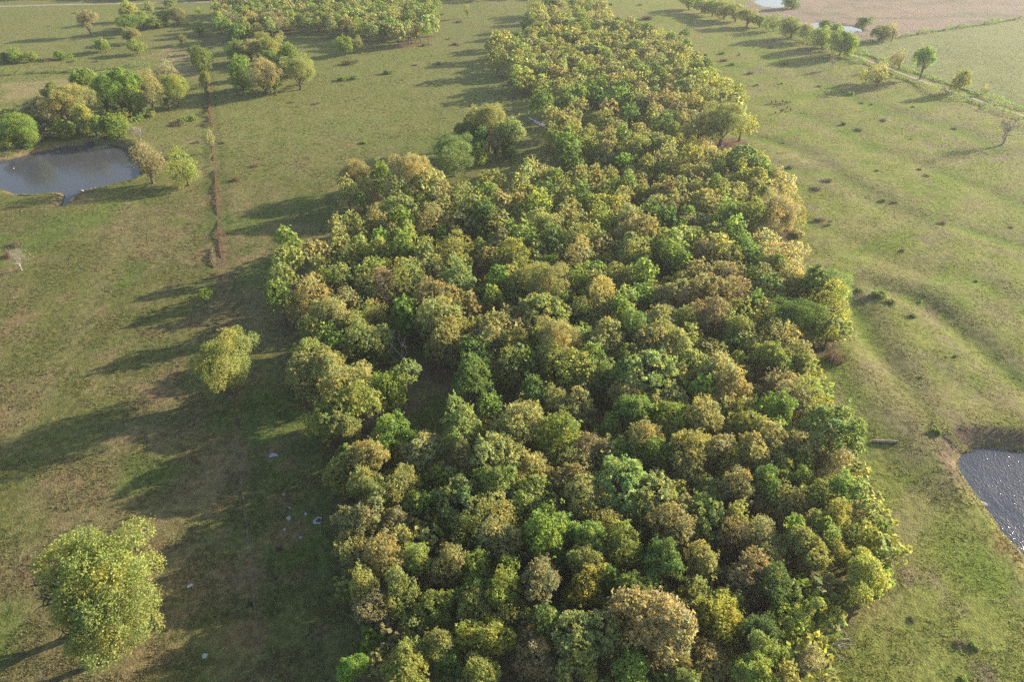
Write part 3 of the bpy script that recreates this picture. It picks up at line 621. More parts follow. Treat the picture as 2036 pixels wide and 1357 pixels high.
(51.29, 165.99, 2.76, 3.18, 4.45, 'T'),
(59.89, 161.85, 2.72, 3.13, 3.66, 'DP'),
(55.33, 154.76, 2.62, 3.01, 4.37, 'OY'),
(33.98, 148.51, 2.55, 2.93, 3.61, 'TO'),
(52.04, 146.08, 2.5, 2.88, 5.12, 'T'),
(56.46, 149.44, 2.55, 2.93, 4.58, 'TO'),
(56.85, 143.61, 2.47, 2.84, 5.27, 'DG'),
(47.42, 142.24, 2.45, 2.82, 5.55, 'OY'),
(-5.1, 258.59, 3.93, 4.52, 5.45, 'OD'),
(9.6, 234.43, 3.64, 3.7, 4.0, 'OP'),
(13.97, 224.69, 3.51, 4.04, 4.48, 'TO'),
(14.92, 243.3, 3.75, 3.95, 4.28, 'TO'),
(25.7, 221.3, 3.47, 3.77, 4.09, 'DG'),
(66.77, 237.06, 3.66, 4.21, 5.05, 'YO'),
(32.11, 40.91, 0.89, 1.02, 6.61, 'YO'),
(16.31, 144.58, 2.34, 2.7, 5.44, 'GD'),
(39.96, 218.95, 3.23, 3.72, 5.6, 'TO'),
(15.97, 62.26, 1.28, 1.47, 5.14, 'YO'),
(35.47, 84.4, 1.53, 1.76, 4.86, 'YG'),
(-15.18, 129.63, 2.05, 2.36, 3.5, 'G'),
(-30.98, 116.61, 1.91, 2.19, 3.44, 'TO'),
(-0.63, 127.7, 2.02, 2.32, 4.65, 'G'),
(18.98, 127.4, 2.02, 2.33, 3.87, 'G'),
(18.4, 116.41, 1.9, 2.18, 4.02, 'YO'),
(7.21, 114.35, 1.87, 2.15, 4.78, 'DG'),
(37.97, 135.35, 2.11, 2.42, 4.75, 'G'),
(40.83, 131.9, 2.07, 2.38, 4.11, 'PR'),
(43.18, 129.5, 2.04, 2.35, 4.64, 'DG'),
(48.73, 132.72, 2.09, 2.4, 3.44, 'TO'),
(33.93, 129.01, 2.05, 2.36, 3.24, 'O'),
(41.3, 113.92, 1.87, 2.15, 4.13, 'P'),
(44.73, 109.45, 1.81, 2.08, 5.07, 'DG'),
(33.86, 106.09, 1.78, 2.04, 4.76, 'TO'),
(-32.05, 157.32, 2.35, 2.7, 5.58, 'GY'),
(-14.9, 139.66, 2.15, 2.47, 5.31, 'T'),
(19.63, 180.76, 2.62, 3.01, 5.09, 'O'),
(21.92, 171.97, 2.53, 2.87, 3.1, 'D'),
(29.7, 179.19, 2.59, 2.98, 5.95, 'GP'),
(28.68, 167.28, 2.48, 2.85, 3.25, 'G'),
(24.0, 158.55, 2.38, 2.73, 4.02, 'T'),
(21.37, 207.78, 2.93, 3.37, 4.22, 'T'),
(38.54, 176.7, 2.57, 2.95, 5.38, 'TO'),
(27.84, 152.85, 2.3, 2.65, 4.83, 'GO'),
(8.93, 145.16, 2.23, 2.56, 3.67, 'T'),
(54.63, 208.67, 2.93, 3.37, 5.44, 'TY'),
(42.76, 198.89, 2.82, 3.24, 5.24, 'T'),
(44.24, 181.97, 2.62, 3.02, 6.18, 'DO'),
(49.12, 186.44, 2.69, 3.1, 3.54, 'TO'),
(41.37, 174.14, 2.54, 2.92, 5.67, 'TO'),
(65.17, 159.0, 2.39, 2.75, 3.17, 'LT'),
(50.56, 161.64, 2.42, 2.78, 3.48, 'OY'),
(46.69, 159.09, 2.38, 2.73, 4.44, 'TO'),
(36.73, 165.35, 2.45, 2.82, 4.45, 'T'),
(36.9, 147.74, 2.24, 2.58, 5.35, 'BT'),
(41.29, 149.06, 2.27, 2.61, 3.61, 'TO'),
(44.23, 149.64, 2.27, 2.61, 4.49, 'T'),
(43.13, 142.29, 2.18, 2.51, 5.52, 'T'),
(37.24, 144.72, 2.22, 2.55, 3.88, 'TO'),
(13.08, 319.85, 4.19, 4.81, 5.37, 'TO'),
(2.36, 256.44, 3.48, 3.63, 3.93, 'OY'),
(7.94, 248.98, 3.39, 3.9, 4.91, 'TO'),
(29.63, 225.11, 3.13, 3.6, 4.19, 'DG'),
(22.14, 233.62, 3.22, 3.7, 4.4, 'TO'),
(49.87, 220.42, 2.88, 3.31, 4.67, 'TB'),
(31.07, 56.45, 1.07, 1.23, 4.25, 'B'),
(-4.0, 84.88, 1.34, 1.54, 4.98, 'O'),
(-45.7, 111.35, 1.61, 1.85, 3.9, 'O'),
(-23.85, 113.71, 1.63, 1.87, 4.93, 'Y'),
(-36.01, 111.9, 1.62, 1.86, 4.01, 'YG'),
(-6.66, 120.47, 1.7, 1.95, 4.88, 'GP'),
(8.4, 101.63, 1.5, 1.73, 5.92, 'O'),
(49.35, 122.69, 1.72, 1.98, 4.57, 'B'),
(-18.63, 143.78, 1.93, 2.22, 4.07, 'D'),
(26.5, 183.49, 2.32, 2.67, 4.92, 'T'),
(24.42, 172.65, 2.21, 2.54, 5.7, 'BT'),
(27.0, 176.12, 2.25, 2.58, 4.91, 'T'),
(27.75, 173.0, 2.22, 2.55, 4.2, 'OP'),
(29.18, 161.62, 2.11, 2.43, 3.49, 'OP'),
(40.32, 209.53, 2.59, 2.97, 3.64, 'OY'),
(37.6, 173.97, 2.22, 2.56, 4.92, 'D'),
(34.35, 172.76, 2.2, 2.53, 6.2, 'O'),
(31.34, 156.66, 2.06, 2.37, 3.4, 'T'),
(24.96, 153.67, 2.04, 2.34, 3.3, 'G'),
(49.14, 202.48, 2.5, 2.88, 5.51, 'B'),
(43.51, 189.94, 2.37, 2.73, 6.15, 'D'),
(48.23, 177.68, 2.27, 2.61, 3.75, 'OY'),
(55.4, 169.79, 2.2, 2.52, 3.3, 'YT'),
(55.66, 163.56, 2.13, 2.44, 4.39, 'GO'),
(63.9, 168.39, 2.18, 2.51, 3.2, 'TL'),
(62.77, 163.57, 2.13, 2.45, 3.72, 'GD'),
(55.81, 162.27, 2.12, 2.44, 3.21, 'T'),
(44.09, 160.04, 2.09, 2.41, 4.16, 'TB'),
(41.19, 160.51, 2.1, 2.42, 3.3, 'OY'),
(37.53, 161.54, 2.11, 2.43, 3.92, 'DO'),
(35.34, 163.81, 2.14, 2.46, 3.36, 'YO'),
(49.66, 149.52, 1.99, 2.28, 4.42, 'T'),
(8.76, 302.73, 3.5, 3.64, 3.95, 'YT'),
(58.43, 252.62, 3.0, 3.45, 4.95, 'TO'),
(25.39, 317.03, 3.39, 3.65, 3.95, 'PO'),
(35.2, 224.48, 2.53, 2.91, 4.7, 'DG'),
(49.94, 235.22, 2.62, 3.02, 5.58, 'DG'),
(32.87, 89.01, 1.19, 1.36, 4.96, 'OP'),
(26.29, 137.09, 1.6, 1.84, 4.37, 'P'),
(39.59, 114.72, 1.41, 1.62, 3.88, 'P'),
(53.25, 199.86, 2.13, 2.45, 4.32, 'T'),
(49.1, 195.76, 2.09, 2.41, 4.84, 'T'),
(41.37, 183.28, 1.99, 2.29, 3.87, 'G'),
(45.0, 178.52, 1.95, 2.24, 4.82, 'O'),
(56.1, 159.54, 1.78, 2.05, 5.68, 'YT'),
(62.65, 159.28, 1.79, 2.05, 4.23, 'G'),
(52.99, 155.21, 1.76, 2.02, 3.26, 'PO'),
(47.37, 150.38, 1.7, 1.96, 5.8, 'G'),
(51.64, 160.11, 1.79, 2.06, 4.53, 'GO'),
(36.13, 153.54, 1.73, 1.99, 4.78, 'O'),
(-2.24, 294.62, 2.93, 3.37, 4.07, 'TO'),
(17.52, 295.65, 2.93, 3.37, 5.55, 'TY'),
(0.33, 232.03, 2.41, 2.77, 3.73, 'D'),
(42.78, 248.57, 2.55, 2.93, 3.83, 'D'),
(49.74, 248.31, 2.54, 2.92, 4.41, 'DG'),
(68.34, 249.46, 2.54, 2.92, 5.46, 'DG'),
(67.03, 228.38, 2.37, 2.73, 4.33, 'YO'),
(21.26, 187.0, 1.85, 2.12, 5.34, 'YO'),
(23.38, 178.27, 1.77, 2.04, 6.16, 'OP'),
(0.0, 278.08, 2.56, 2.95, 3.73, 'TB'),
(2.21, 262.52, 2.43, 2.8, 5.48, 'TO'),
(52.57, 303.72, 2.75, 3.17, 5.28, 'DG'),
(54.89, 296.58, 2.69, 3.1, 6.1, 'DG'),
(53.63, 205.12, 1.81, 2.08, 4.19, 'DG'),
(46.74, 196.16, 1.74, 2.0, 5.58, 'DG'),
(51.33, 177.8, 1.62, 1.86, 3.99, 'T'),
(39.61, 150.53, 1.42, 1.63, 5.73, 'PO'),
(-6.16, 297.02, 2.46, 2.83, 3.9, 'O'),
(6.5, 316.84, 2.6, 2.99, 4.39, 'D'),
(69.0, 292.29, 2.42, 2.78, 5.56, 'D'),
(3.06, 295.28, 2.2, 2.53, 4.49, 'DG'),
(12.63, 348.59, 2.39, 2.75, 4.57, 'YY'),
(41.23, 310.14, 3.54, 3.84, 4.16, 'GB'),
(12.06, 247.32, 2.35, 2.7, 5.59, 'OG'),
(66.67, 277.84, 2.77, 3.18, 4.58, 'DO'),
(39.38, 275.41, 2.76, 3.17, 5.18, 'OP'),
(39.82, 269.64, 2.16, 2.48, 4.44, 'BT'),
(64.03, 291.88, 2.82, 3.25, 4.38, 'OY'),
(50.8, 291.62, 3.24, 3.73, 4.33, 'TO'),
(64.43, 246.79, 3.47, 3.85, 4.17, 'GB'),
(34.59, 330.74, 2.49, 2.86, 4.71, 'TO'),
(29.15, 231.11, 2.52, 2.9, 5.46, 'YG'),
(15.66, 286.83, 2.62, 3.01, 4.18, 'YG'),
(32.16, 271.43, 3.16, 3.63, 4.57, 'PT'),
(28.95, 345.03, 2.27, 2.61, 4.73, 'BY'),
(49.81, 260.26, 2.86, 3.29, 4.21, 'TO'),
(24.67, 337.23, 2.55, 2.93, 5.28, 'TO'),
(5.65, 279.03, 2.4, 2.76, 5.12, 'PB'),
(35.57, 276.12, 2.88, 3.31, 5.35, 'YB'),
(22.03, 253.96, 3.55, 3.96, 4.29, 'TO'),
(18.5, 329.13, 2.29, 2.63, 4.44, 'TD'),
(9.52, 340.36, 2.24, 2.58, 4.53, 'TO'),
(35.6, 244.78, 3.24, 3.72, 4.11, 'BP'),
(34.09, 292.56, 3.21, 3.69, 4.68, 'YT'),
(8.93, 268.58, 2.64, 3.03, 5.17, 'YB'),
(42.01, 320.84, 3.33, 3.83, 5.16, 'OT'),
(64.5, 265.03, 3.35, 3.85, 5.28, 'TO'),
(18.11, 278.9, 2.53, 2.91, 4.83, 'YT'),
(13.66, 273.44, 2.25, 2.59, 4.77, 'BO'),
(20.11, 355.99, 3.3, 3.8, 5.32, 'DO'),
(28.32, 248.04, 2.14, 2.47, 5.4, 'TO'),
(46.7, 273.47, 3.36, 3.87, 5.31, 'OO'),
(36.72, 314.4, 3.13, 3.59, 4.1, 'TO'),
(24.79, 272.36, 3.06, 3.51, 5.33, 'TG'),
(46.12, 244.55, 3.1, 3.56, 4.1, 'OG'),
(42.69, 259.01, 3.32, 3.82, 5.31, 'OT'),
(20.76, 218.41, 2.59, 2.98, 5.07, 'GD'),
(55.47, 277.11, 2.89, 3.32, 4.63, 'OO'),
(36.54, 358.57, 2.76, 3.17, 4.9, 'GP'),
(23.11, 326.85, 2.95, 3.39, 4.41, 'YY'),
(26.05, 294.41, 3.59, 4.13, 4.47, 'TY'),
(37.05, 323.43, 2.49, 2.86, 5.04, 'TT'),
(57.93, 262.5, 2.96, 3.4, 4.35, 'TY'),
(23.4, 263.92, 2.57, 2.95, 4.68, 'OY'),
(28.92, 360.58, 3.08, 3.54, 4.84, 'GT'),
(18.44, 225.13, 2.37, 2.73, 4.29, 'TO'),
(7.97, 288.63, 2.28, 2.62, 4.54, 'TT'),
(61.81, 276.13, 2.42, 2.78, 4.65, 'OT'),
(15.18, 263.33, 3.36, 3.86, 4.47, 'TB'),
(43.15, 337.38, 2.14, 2.47, 5.03, 'YT'),
(43.28, 287.28, 3.55, 4.08, 4.92, 'TG'),
(38.39, 232.73, 2.86, 3.29, 4.2, 'YT'),
(25.57, 230.38, 2.19, 2.52, 5.13, 'TG'),
(32.32, 279.06, 2.36, 2.72, 5.09, 'BT'),
(29.9, 316.31, 2.34, 2.69, 5.49, 'GD'),
(8.39, 259.46, 2.29, 2.63, 4.7, 'TO'),
(52.14, 231.37, 2.29, 2.63, 5.2, 'TO'),
(44.4, 309.91, 2.21, 2.54, 5.29, 'PO'),
(30.96, 258.7, 2.57, 2.95, 4.21, 'OT'),
(27.79, 282.64, 2.59, 2.98, 5.04, 'YD'),
(60.31, 297.28, 2.54, 2.92, 4.82, 'YO'),
(38.75, 249.71, 2.5, 2.87, 4.51, 'OO'),
(48.21, 209.97, 3.27, 3.77, 5.14, 'TB'),
(61.55, 251.3, 2.13, 2.45, 5.65, 'OO'),
(21.13, 298.97, 2.45, 2.82, 5.47, 'OY'),
(29.73, 332.23, 3.5, 3.96, 4.29, 'YO'),
(35.26, 264.95, 2.8, 3.22, 4.53, 'GT'),
(43.74, 362.42, 3.12, 3.59, 4.49, 'OY'),
(18.49, 269.74, 2.51, 2.89, 4.54, 'PY'),
(57.56, 272.99, 2.23, 2.56, 4.48, 'OB'),
(26.77, 242.37, 3.26, 3.75, 4.59, 'OD'),
(13.45, 295.57, 3.36, 3.87, 4.39, 'YO'),
(7.79, 327.64, 2.6, 2.99, 5.13, 'OG'),
(60.62, 218.87, 2.92, 3.36, 5.39, 'TG'),
(46.91, 236.34, 2.61, 3.01, 4.52, 'YT'),
(38.4, 259.58, 3.1, 3.56, 4.39, 'TT'),
(23.94, 350.51, 2.3, 2.64, 4.85, 'TO'),
(50.03, 315.75, 3.0, 3.45, 4.98, 'BG'),
(50.58, 266.54, 3.07, 3.53, 4.91, 'BO'),
(32.29, 352.33, 2.72, 3.12, 5.25, 'BO'),
(52.44, 213.69, 2.37, 2.72, 4.75, 'OO'),
(21.84, 291.83, 2.37, 2.72, 5.16, 'GP'),
(43.97, 251.96, 2.57, 2.96, 5.09, 'GO'),
(40.45, 345.34, 3.06, 3.52, 5.25, 'BT'),
(10.45, 242.02, 2.51, 2.89, 4.86, 'DO'),
(40.96, 292.94, 2.37, 2.72, 4.97, 'OD'),
(56.42, 291.43, 3.03, 3.48, 4.95, 'TY'),
(59.04, 288.14, 2.21, 2.54, 4.64, 'BT'),
(14.16, 339.53, 2.19, 2.52, 4.74, 'TO'),
(5.82, 266.07, 2.38, 2.73, 5.17, 'OG'),
(20.87, 317.99, 3.23, 3.72, 4.15, 'GT'),
(26.65, 256.39, 2.85, 3.28, 4.99, 'YY'),
(41.78, 232.86, 2.94, 3.38, 5.02, 'OB'),
(46.71, 229.98, 3.04, 3.5, 4.07, 'BO'),
(28.53, 270.72, 2.5, 2.88, 4.46, 'TD'),
(53.44, 246.51, 2.41, 2.77, 4.35, 'OP'),
(18.83, 341.79, 3.33, 3.75, 4.06, 'TT'),
(21.87, 241.45, 2.34, 2.69, 4.54, 'BG'),
(16.29, 356.53, 2.79, 3.21, 4.1, 'YT'),
(46.07, 304.5, 2.76, 3.17, 4.88, 'BD'),
(30.62, 244.56, 2.28, 2.62, 4.64, 'TT'),
(52.04, 279.56, 3.15, 3.63, 5.1, 'BT'),
(34.21, 320.43, 2.59, 2.97, 4.28, 'OG'),
(57.04, 240.52, 3.22, 3.7, 4.63, 'OB'),
(30.22, 307.86, 2.13, 2.45, 5.52, 'GY'),
(17.27, 320.6, 2.23, 2.56, 4.36, 'OB'),
(66.5, 255.57, 2.27, 2.61, 4.7, 'TO'),
(43.38, 273.35, 2.24, 2.58, 4.57, 'OO'),
(49.52, 300.21, 2.56, 2.95, 4.49, 'TO'),
(33.91, 346.62, 2.6, 2.98, 4.37, 'DG'),
(10.2, 357.72, 2.84, 3.27, 4.56, 'TG'),
(24.97, 246.86, 2.4, 2.76, 5.38, 'GO'),
(3.44, 271.49, 2.76, 3.17, 5.22, 'PO'),
(0.77, 242.32, 2.46, 2.83, 4.92, 'GO'),
(46.04, 318.52, 2.15, 2.48, 5.41, 'DO'),
(14.66, 312.26, 2.49, 2.86, 4.32, 'TT'),
(1.24, 284.11, 2.28, 2.62, 4.6, 'GT'),
(17.85, 232.55, 2.16, 2.49, 4.84, 'OO'),
(37.01, 302.89, 2.42, 2.79, 4.55, 'TT'),
(70.78, 217.76, 3.54, 4.07, 4.88, 'YD'),
(41.72, 216.71, 2.21, 2.54, 4.33, 'GT'),
(30.62, 301.24, 2.24, 2.58, 5.41, 'DY'),
(11.08, 280.42, 2.66, 3.06, 4.65, 'PT'),
(32.69, 231.46, 2.87, 3.3, 4.96, 'TT'),
(29.97, 293.61, 2.56, 2.95, 4.8, 'TT'),
(35.62, 252.43, 2.68, 3.08, 4.32, 'PT'),
(53.78, 259.72, 2.45, 2.81, 5.34, 'TT'),
(37.65, 212.48, 2.82, 3.24, 5.15, 'YP'),
(59.35, 245.0, 2.27, 2.6, 5.36, 'TY'),
(17.69, 247.9, 2.45, 2.82, 5.55, 'OT'),
(11.21, 311.5, 2.52, 2.89, 4.42, 'YG'),
(21.09, 275.04, 2.18, 2.51, 5.09, 'OT'),
(38.95, 238.36, 2.38, 2.74, 4.92, 'BO'),
(39.18, 285.47, 2.78, 3.2, 4.8, 'YO'),
(39.65, 336.55, 2.21, 2.54, 4.27, 'YT'),
(26.99, 301.79, 2.55, 2.93, 5.44, 'YO'),
(45.25, 220.63, 2.41, 2.78, 4.56, 'OT'),
(11.27, 259.02, 2.23, 2.57, 4.96, 'PT'),
(19.28, 256.85, 2.65, 3.05, 5.34, 'OT'),
(67.03, 260.57, 2.32, 2.67, 5.61, 'TO'),
(66.54, 286.68, 2.21, 2.54, 4.98, 'TO'),
(53.03, 251.3, 2.38, 2.74, 4.91, 'OD'),
(37.79, 293.26, 2.3, 2.65, 4.78, 'OT'),
(37.2, 352.21, 2.35, 2.7, 4.29, 'OT'),
(-88.96, 352.46, 2.33, 2.68, 4.5, 'DO'),
(-83.3, 316.41, 2.3, 2.65, 4.83, 'DT'),
(-66.43, 345.39, 2.25, 2.59, 4.47, 'GT'),
(-88.24, 325.19, 2.52, 2.9, 4.8, 'TG'),
(-44.35, 323.15, 3.26, 3.75, 4.69, 'DO'),
(-90.54, 340.28, 2.91, 3.34, 5.17, 'GT'),
(-62.26, 333.78, 2.97, 3.42, 5.14, 'OD'),
(-35.66, 327.59, 3.04, 3.5, 5.32, 'OD'),
(-68.28, 327.84, 2.42, 2.78, 5.45, 'PT'),
(-77.92, 358.77, 3.02, 3.47, 5.07, 'OO'),
(-54.66, 307.35, 3.17, 3.65, 4.63, 'DP'),
(-54.32, 328.73, 3.19, 3.66, 4.93, 'TG'),
(-101.62, 355.44, 3.33, 3.82, 4.15, 'DT'),
(-85.86, 327.88, 2.67, 3.07, 5.22, 'OD'),
(-55.3, 353.85, 2.52, 2.9, 4.18, 'GT'),
(-59.77, 319.85, 3.25, 3.74, 4.88, 'TP'),
(-67.66, 356.96, 2.26, 2.6, 4.4, 'GT'),
(-99.94, 338.04, 3.28, 3.77, 4.73, 'TG'),
(-80.36, 345.5, 2.88, 3.31, 4.25, 'DT'),
(-40.37, 355.59, 3.36, 3.78, 4.1, 'GT'),
(-106.11, 350.06, 3.53, 4.02, 4.36, 'TT'),
(-76.79, 312.95, 2.67, 3.06, 4.69, 'TT'),
(-51.59, 337.17, 3.36, 3.87, 4.22, 'TP'),
(-44.72, 339.38, 2.84, 3.27, 4.9, 'OO'),
(-40.76, 362.6, 2.44, 2.81, 5.19, 'GO'),
(-34.81, 302.35, 2.31, 2.65, 5.59, 'GO'),
(-66.28, 313.28, 2.58, 2.97, 5.5, 'GG'),
(-41.01, 329.33, 3.18, 3.66, 4.02, 'DG'),
(-97.19, 354.58, 2.24, 2.57, 4.44, 'OG'),
(-74.18, 327.6, 3.21, 3.69, 4.99, 'OO'),
(-82.83, 334.63, 3.15, 3.63, 4.69, 'OD'),
(-48.92, 345.83, 2.65, 3.05, 4.47, 'GO'),
(-51.44, 313.72, 3.31, 3.75, 4.06, 'GP'),
(-82.3, 362.01, 2.51, 2.89, 4.67, 'TT'),
(-46.41, 306.7, 2.57, 2.95, 5.47, 'DG'),
(-52.67, 357.3, 2.68, 3.08, 5.4, 'OO'),
(-65.54, 307.12, 3.14, 3.61, 4.68, 'TD'),
(-61.04, 362.95, 3.16, 3.63, 4.58, 'TO'),
(-75.41, 364.28, 3.0, 3.45, 5.06, 'GT'),
(-114.24, 364.09, 2.7, 3.1, 4.62, 'DG'),
(-73.71, 347.5, 2.81, 3.23, 4.92, 'OO'),
(-71.65, 316.99, 3.13, 3.6, 4.49, 'TT'),
(-69.48, 341.53, 2.13, 2.45, 5.33, 'TT'),
(-78.73, 320.75, 2.18, 2.51, 5.36, 'OT'),
(-43.53, 357.84, 2.52, 2.89, 5.06, 'GD'),
(-75.86, 342.59, 2.18, 2.51, 4.95, 'GO'),
(-41.15, 344.56, 2.39, 2.75, 4.26, 'DP'),
(-43.07, 302.34, 3.42, 3.89, 4.21, 'TT'),
(-95.87, 340.37, 3.14, 3.61, 4.5, 'TG'),
(-105.6, 362.68, 2.3, 2.64, 4.65, 'GG'),
(-59.41, 343.07, 2.67, 3.07, 4.53, 'DG'),
(-55.67, 320.28, 2.56, 2.95, 4.37, 'DD'),
(-46.86, 298.9, 3.09, 3.56, 5.08, 'PT'),
(-61.75, 307.99, 2.15, 2.47, 5.43, 'GG'),
(-63.97, 326.42, 2.27, 2.61, 5.04, 'OT'),
(-95.75, 360.9, 3.35, 3.85, 4.43, 'GP'),
(-55.1, 339.47, 2.43, 2.79, 5.38, 'TG'),
(-92.78, 324.23, 2.63, 3.02, 5.07, 'OG'),
(-38.46, 305.17, 2.8, 3.22, 5.2, 'TO'),
(-89.4, 362.32, 2.56, 2.94, 4.92, 'PG'),
(-48.98, 323.97, 2.67, 3.07, 4.5, 'TG'),
(-49.1, 366.59, 2.39, 2.74, 4.63, 'GG'),
(-88.47, 318.61, 2.35, 2.7, 4.5, 'GO'),
(-84.45, 348.6, 3.04, 3.5, 5.4, 'TG'),
(-35.76, 351.25, 2.2, 2.54, 4.51, 'OG'),
(-41.19, 315.89, 2.28, 2.62, 4.68, 'TO'),
(-62.31, 342.65, 2.36, 2.71, 5.28, 'GD'),
(-37.1, 359.95, 2.84, 3.26, 5.28, 'DO'),
(-70.71, 355.01, 2.56, 2.94, 4.91, 'PT'),
(-57.59, 300.76, 2.75, 3.16, 5.37, 'TD'),
(-35.86, 316.07, 3.57, 4.1, 4.83, 'PT'),
(-65.65, 361.29, 3.1, 3.57, 4.95, 'OO'),
(-74.81, 317.91, 2.32, 2.67, 5.48, 'GO'),
(-36.18, 342.89, 2.24, 2.58, 4.48, 'GG'),
(-85.92, 362.49, 2.94, 3.38, 5.07, 'GD'),
(-57.36, 324.12, 2.33, 2.68, 5.57, 'PT'),
(-44.21, 345.96, 2.14, 2.46, 5.55, 'GO'),
(-71.53, 367.26, 2.53, 2.91, 4.5, 'GT'),
(-72.19, 337.18, 2.36, 2.71, 4.85, 'TG'),
(-109.36, 364.11, 2.4, 2.76, 4.43, 'OO'),
(-86.72, 339.31, 2.44, 2.8, 5.02, 'GG'),
(-43.12, 309.34, 2.31, 2.66, 5.49, 'OG'),
(-61.69, 353.41, 2.28, 2.62, 4.47, 'GG'),
(-110.45, 353.46, 2.14, 2.46, 4.84, 'DG'),
(-79.0, 330.93, 2.21, 2.54, 4.57, 'OO'),
(-66.52, 333.13, 2.27, 2.61, 5.54, 'GT'),
(-101.51, 362.76, 2.43, 2.8, 4.67, 'TT'),
(-57.91, 366.11, 2.2, 2.53, 4.35, 'GG'),
(-83.36, 326.06, 2.42, 2.78, 4.22, 'GG'),
(-62.85, 316.52, 2.3, 2.65, 5.36, 'TT'),
(-48.9, 356.52, 2.51, 2.88, 4.53, 'OT'),
(-130.44, 340.62, 2.74, 3.15, 4.71, 'OG'),
(-117.84, 358.27, 2.35, 2.71, 4.63, 'GT'),
(-127.91, 355.81, 3.84, 4.21, 4.56, 'OR'),
(-139.02, 359.38, 3.8, 3.98, 4.31, 'RO'),
(-109.59, 336.86, 3.45, 3.85, 4.17, 'OR'),
(-133.74, 358.93, 2.74, 3.15, 4.23, 'GT'),
(-109.83, 318.73, 3.15, 3.62, 4.02, 'OD'),
(-112.14, 308.19, 3.18, 3.65, 5.09, 'GT'),
(-121.54, 339.26, 3.02, 3.48, 4.13, 'OG'),
(-118.52, 340.73, 2.49, 2.86, 4.42, 'OT'),
(-107.89, 350.5, 2.55, 2.93, 5.18, 'OG'),
(-102.68, 327.26, 3.08, 3.54, 5.04, 'OT'),
(-130.29, 334.33, 2.5, 2.87, 4.33, 'TO'),
(-115.74, 319.83, 2.5, 2.88, 4.73, 'TR'),
(-113.27, 336.12, 2.7, 3.11, 4.32, 'GT'),
(-123.93, 328.35, 3.41, 3.92, 4.6, 'RG'),
(-119.33, 309.12, 3.54, 4.08, 4.84, 'DG'),
(-127.0, 320.32, 3.15, 3.63, 4.69, 'GO'),
(-134.99, 342.37, 2.55, 2.94, 4.62, 'DR'),
(-113.44, 351.21, 2.43, 2.8, 4.53, 'OD'),
(-103.71, 343.53, 2.79, 3.21, 4.54, 'OT'),
(-105.69, 318.58, 2.98, 3.42, 5.17, 'TG'),
(-116.44, 344.71, 2.35, 2.7, 5.4, 'OG'),
(-130.55, 326.28, 2.65, 3.05, 5.43, 'OR'),
(-124.22, 363.91, 2.82, 3.24, 4.23, 'GT'),
(-98.48, 319.28, 2.48, 2.85, 4.87, 'RO'),
(-114.1, 326.75, 2.85, 3.28, 4.73, 'TO'),
(-101.77, 309.93, 2.41, 2.78, 5.18, 'TG'),
(-126.18, 341.87, 3.07, 3.53, 4.04, 'GD'),
(-112.15, 356.41, 2.39, 2.75, 5.24, 'OT'),
(-137.59, 346.38, 2.37, 2.72, 5.46, 'OR'),
(-98.38, 326.08, 2.94, 3.39, 5.38, 'OG'),
(-123.28, 352.7, 2.65, 3.05, 4.19, 'DO'),
(-107.34, 340.14, 2.54, 2.92, 5.44, 'DO'),
(-100.67, 314.9, 2.35, 2.71, 5.48, 'RO'),
(-119.41, 320.75, 2.42, 2.78, 4.37, 'RO'),
(-113.5, 302.14, 2.45, 2.82, 5.28, 'DG')]
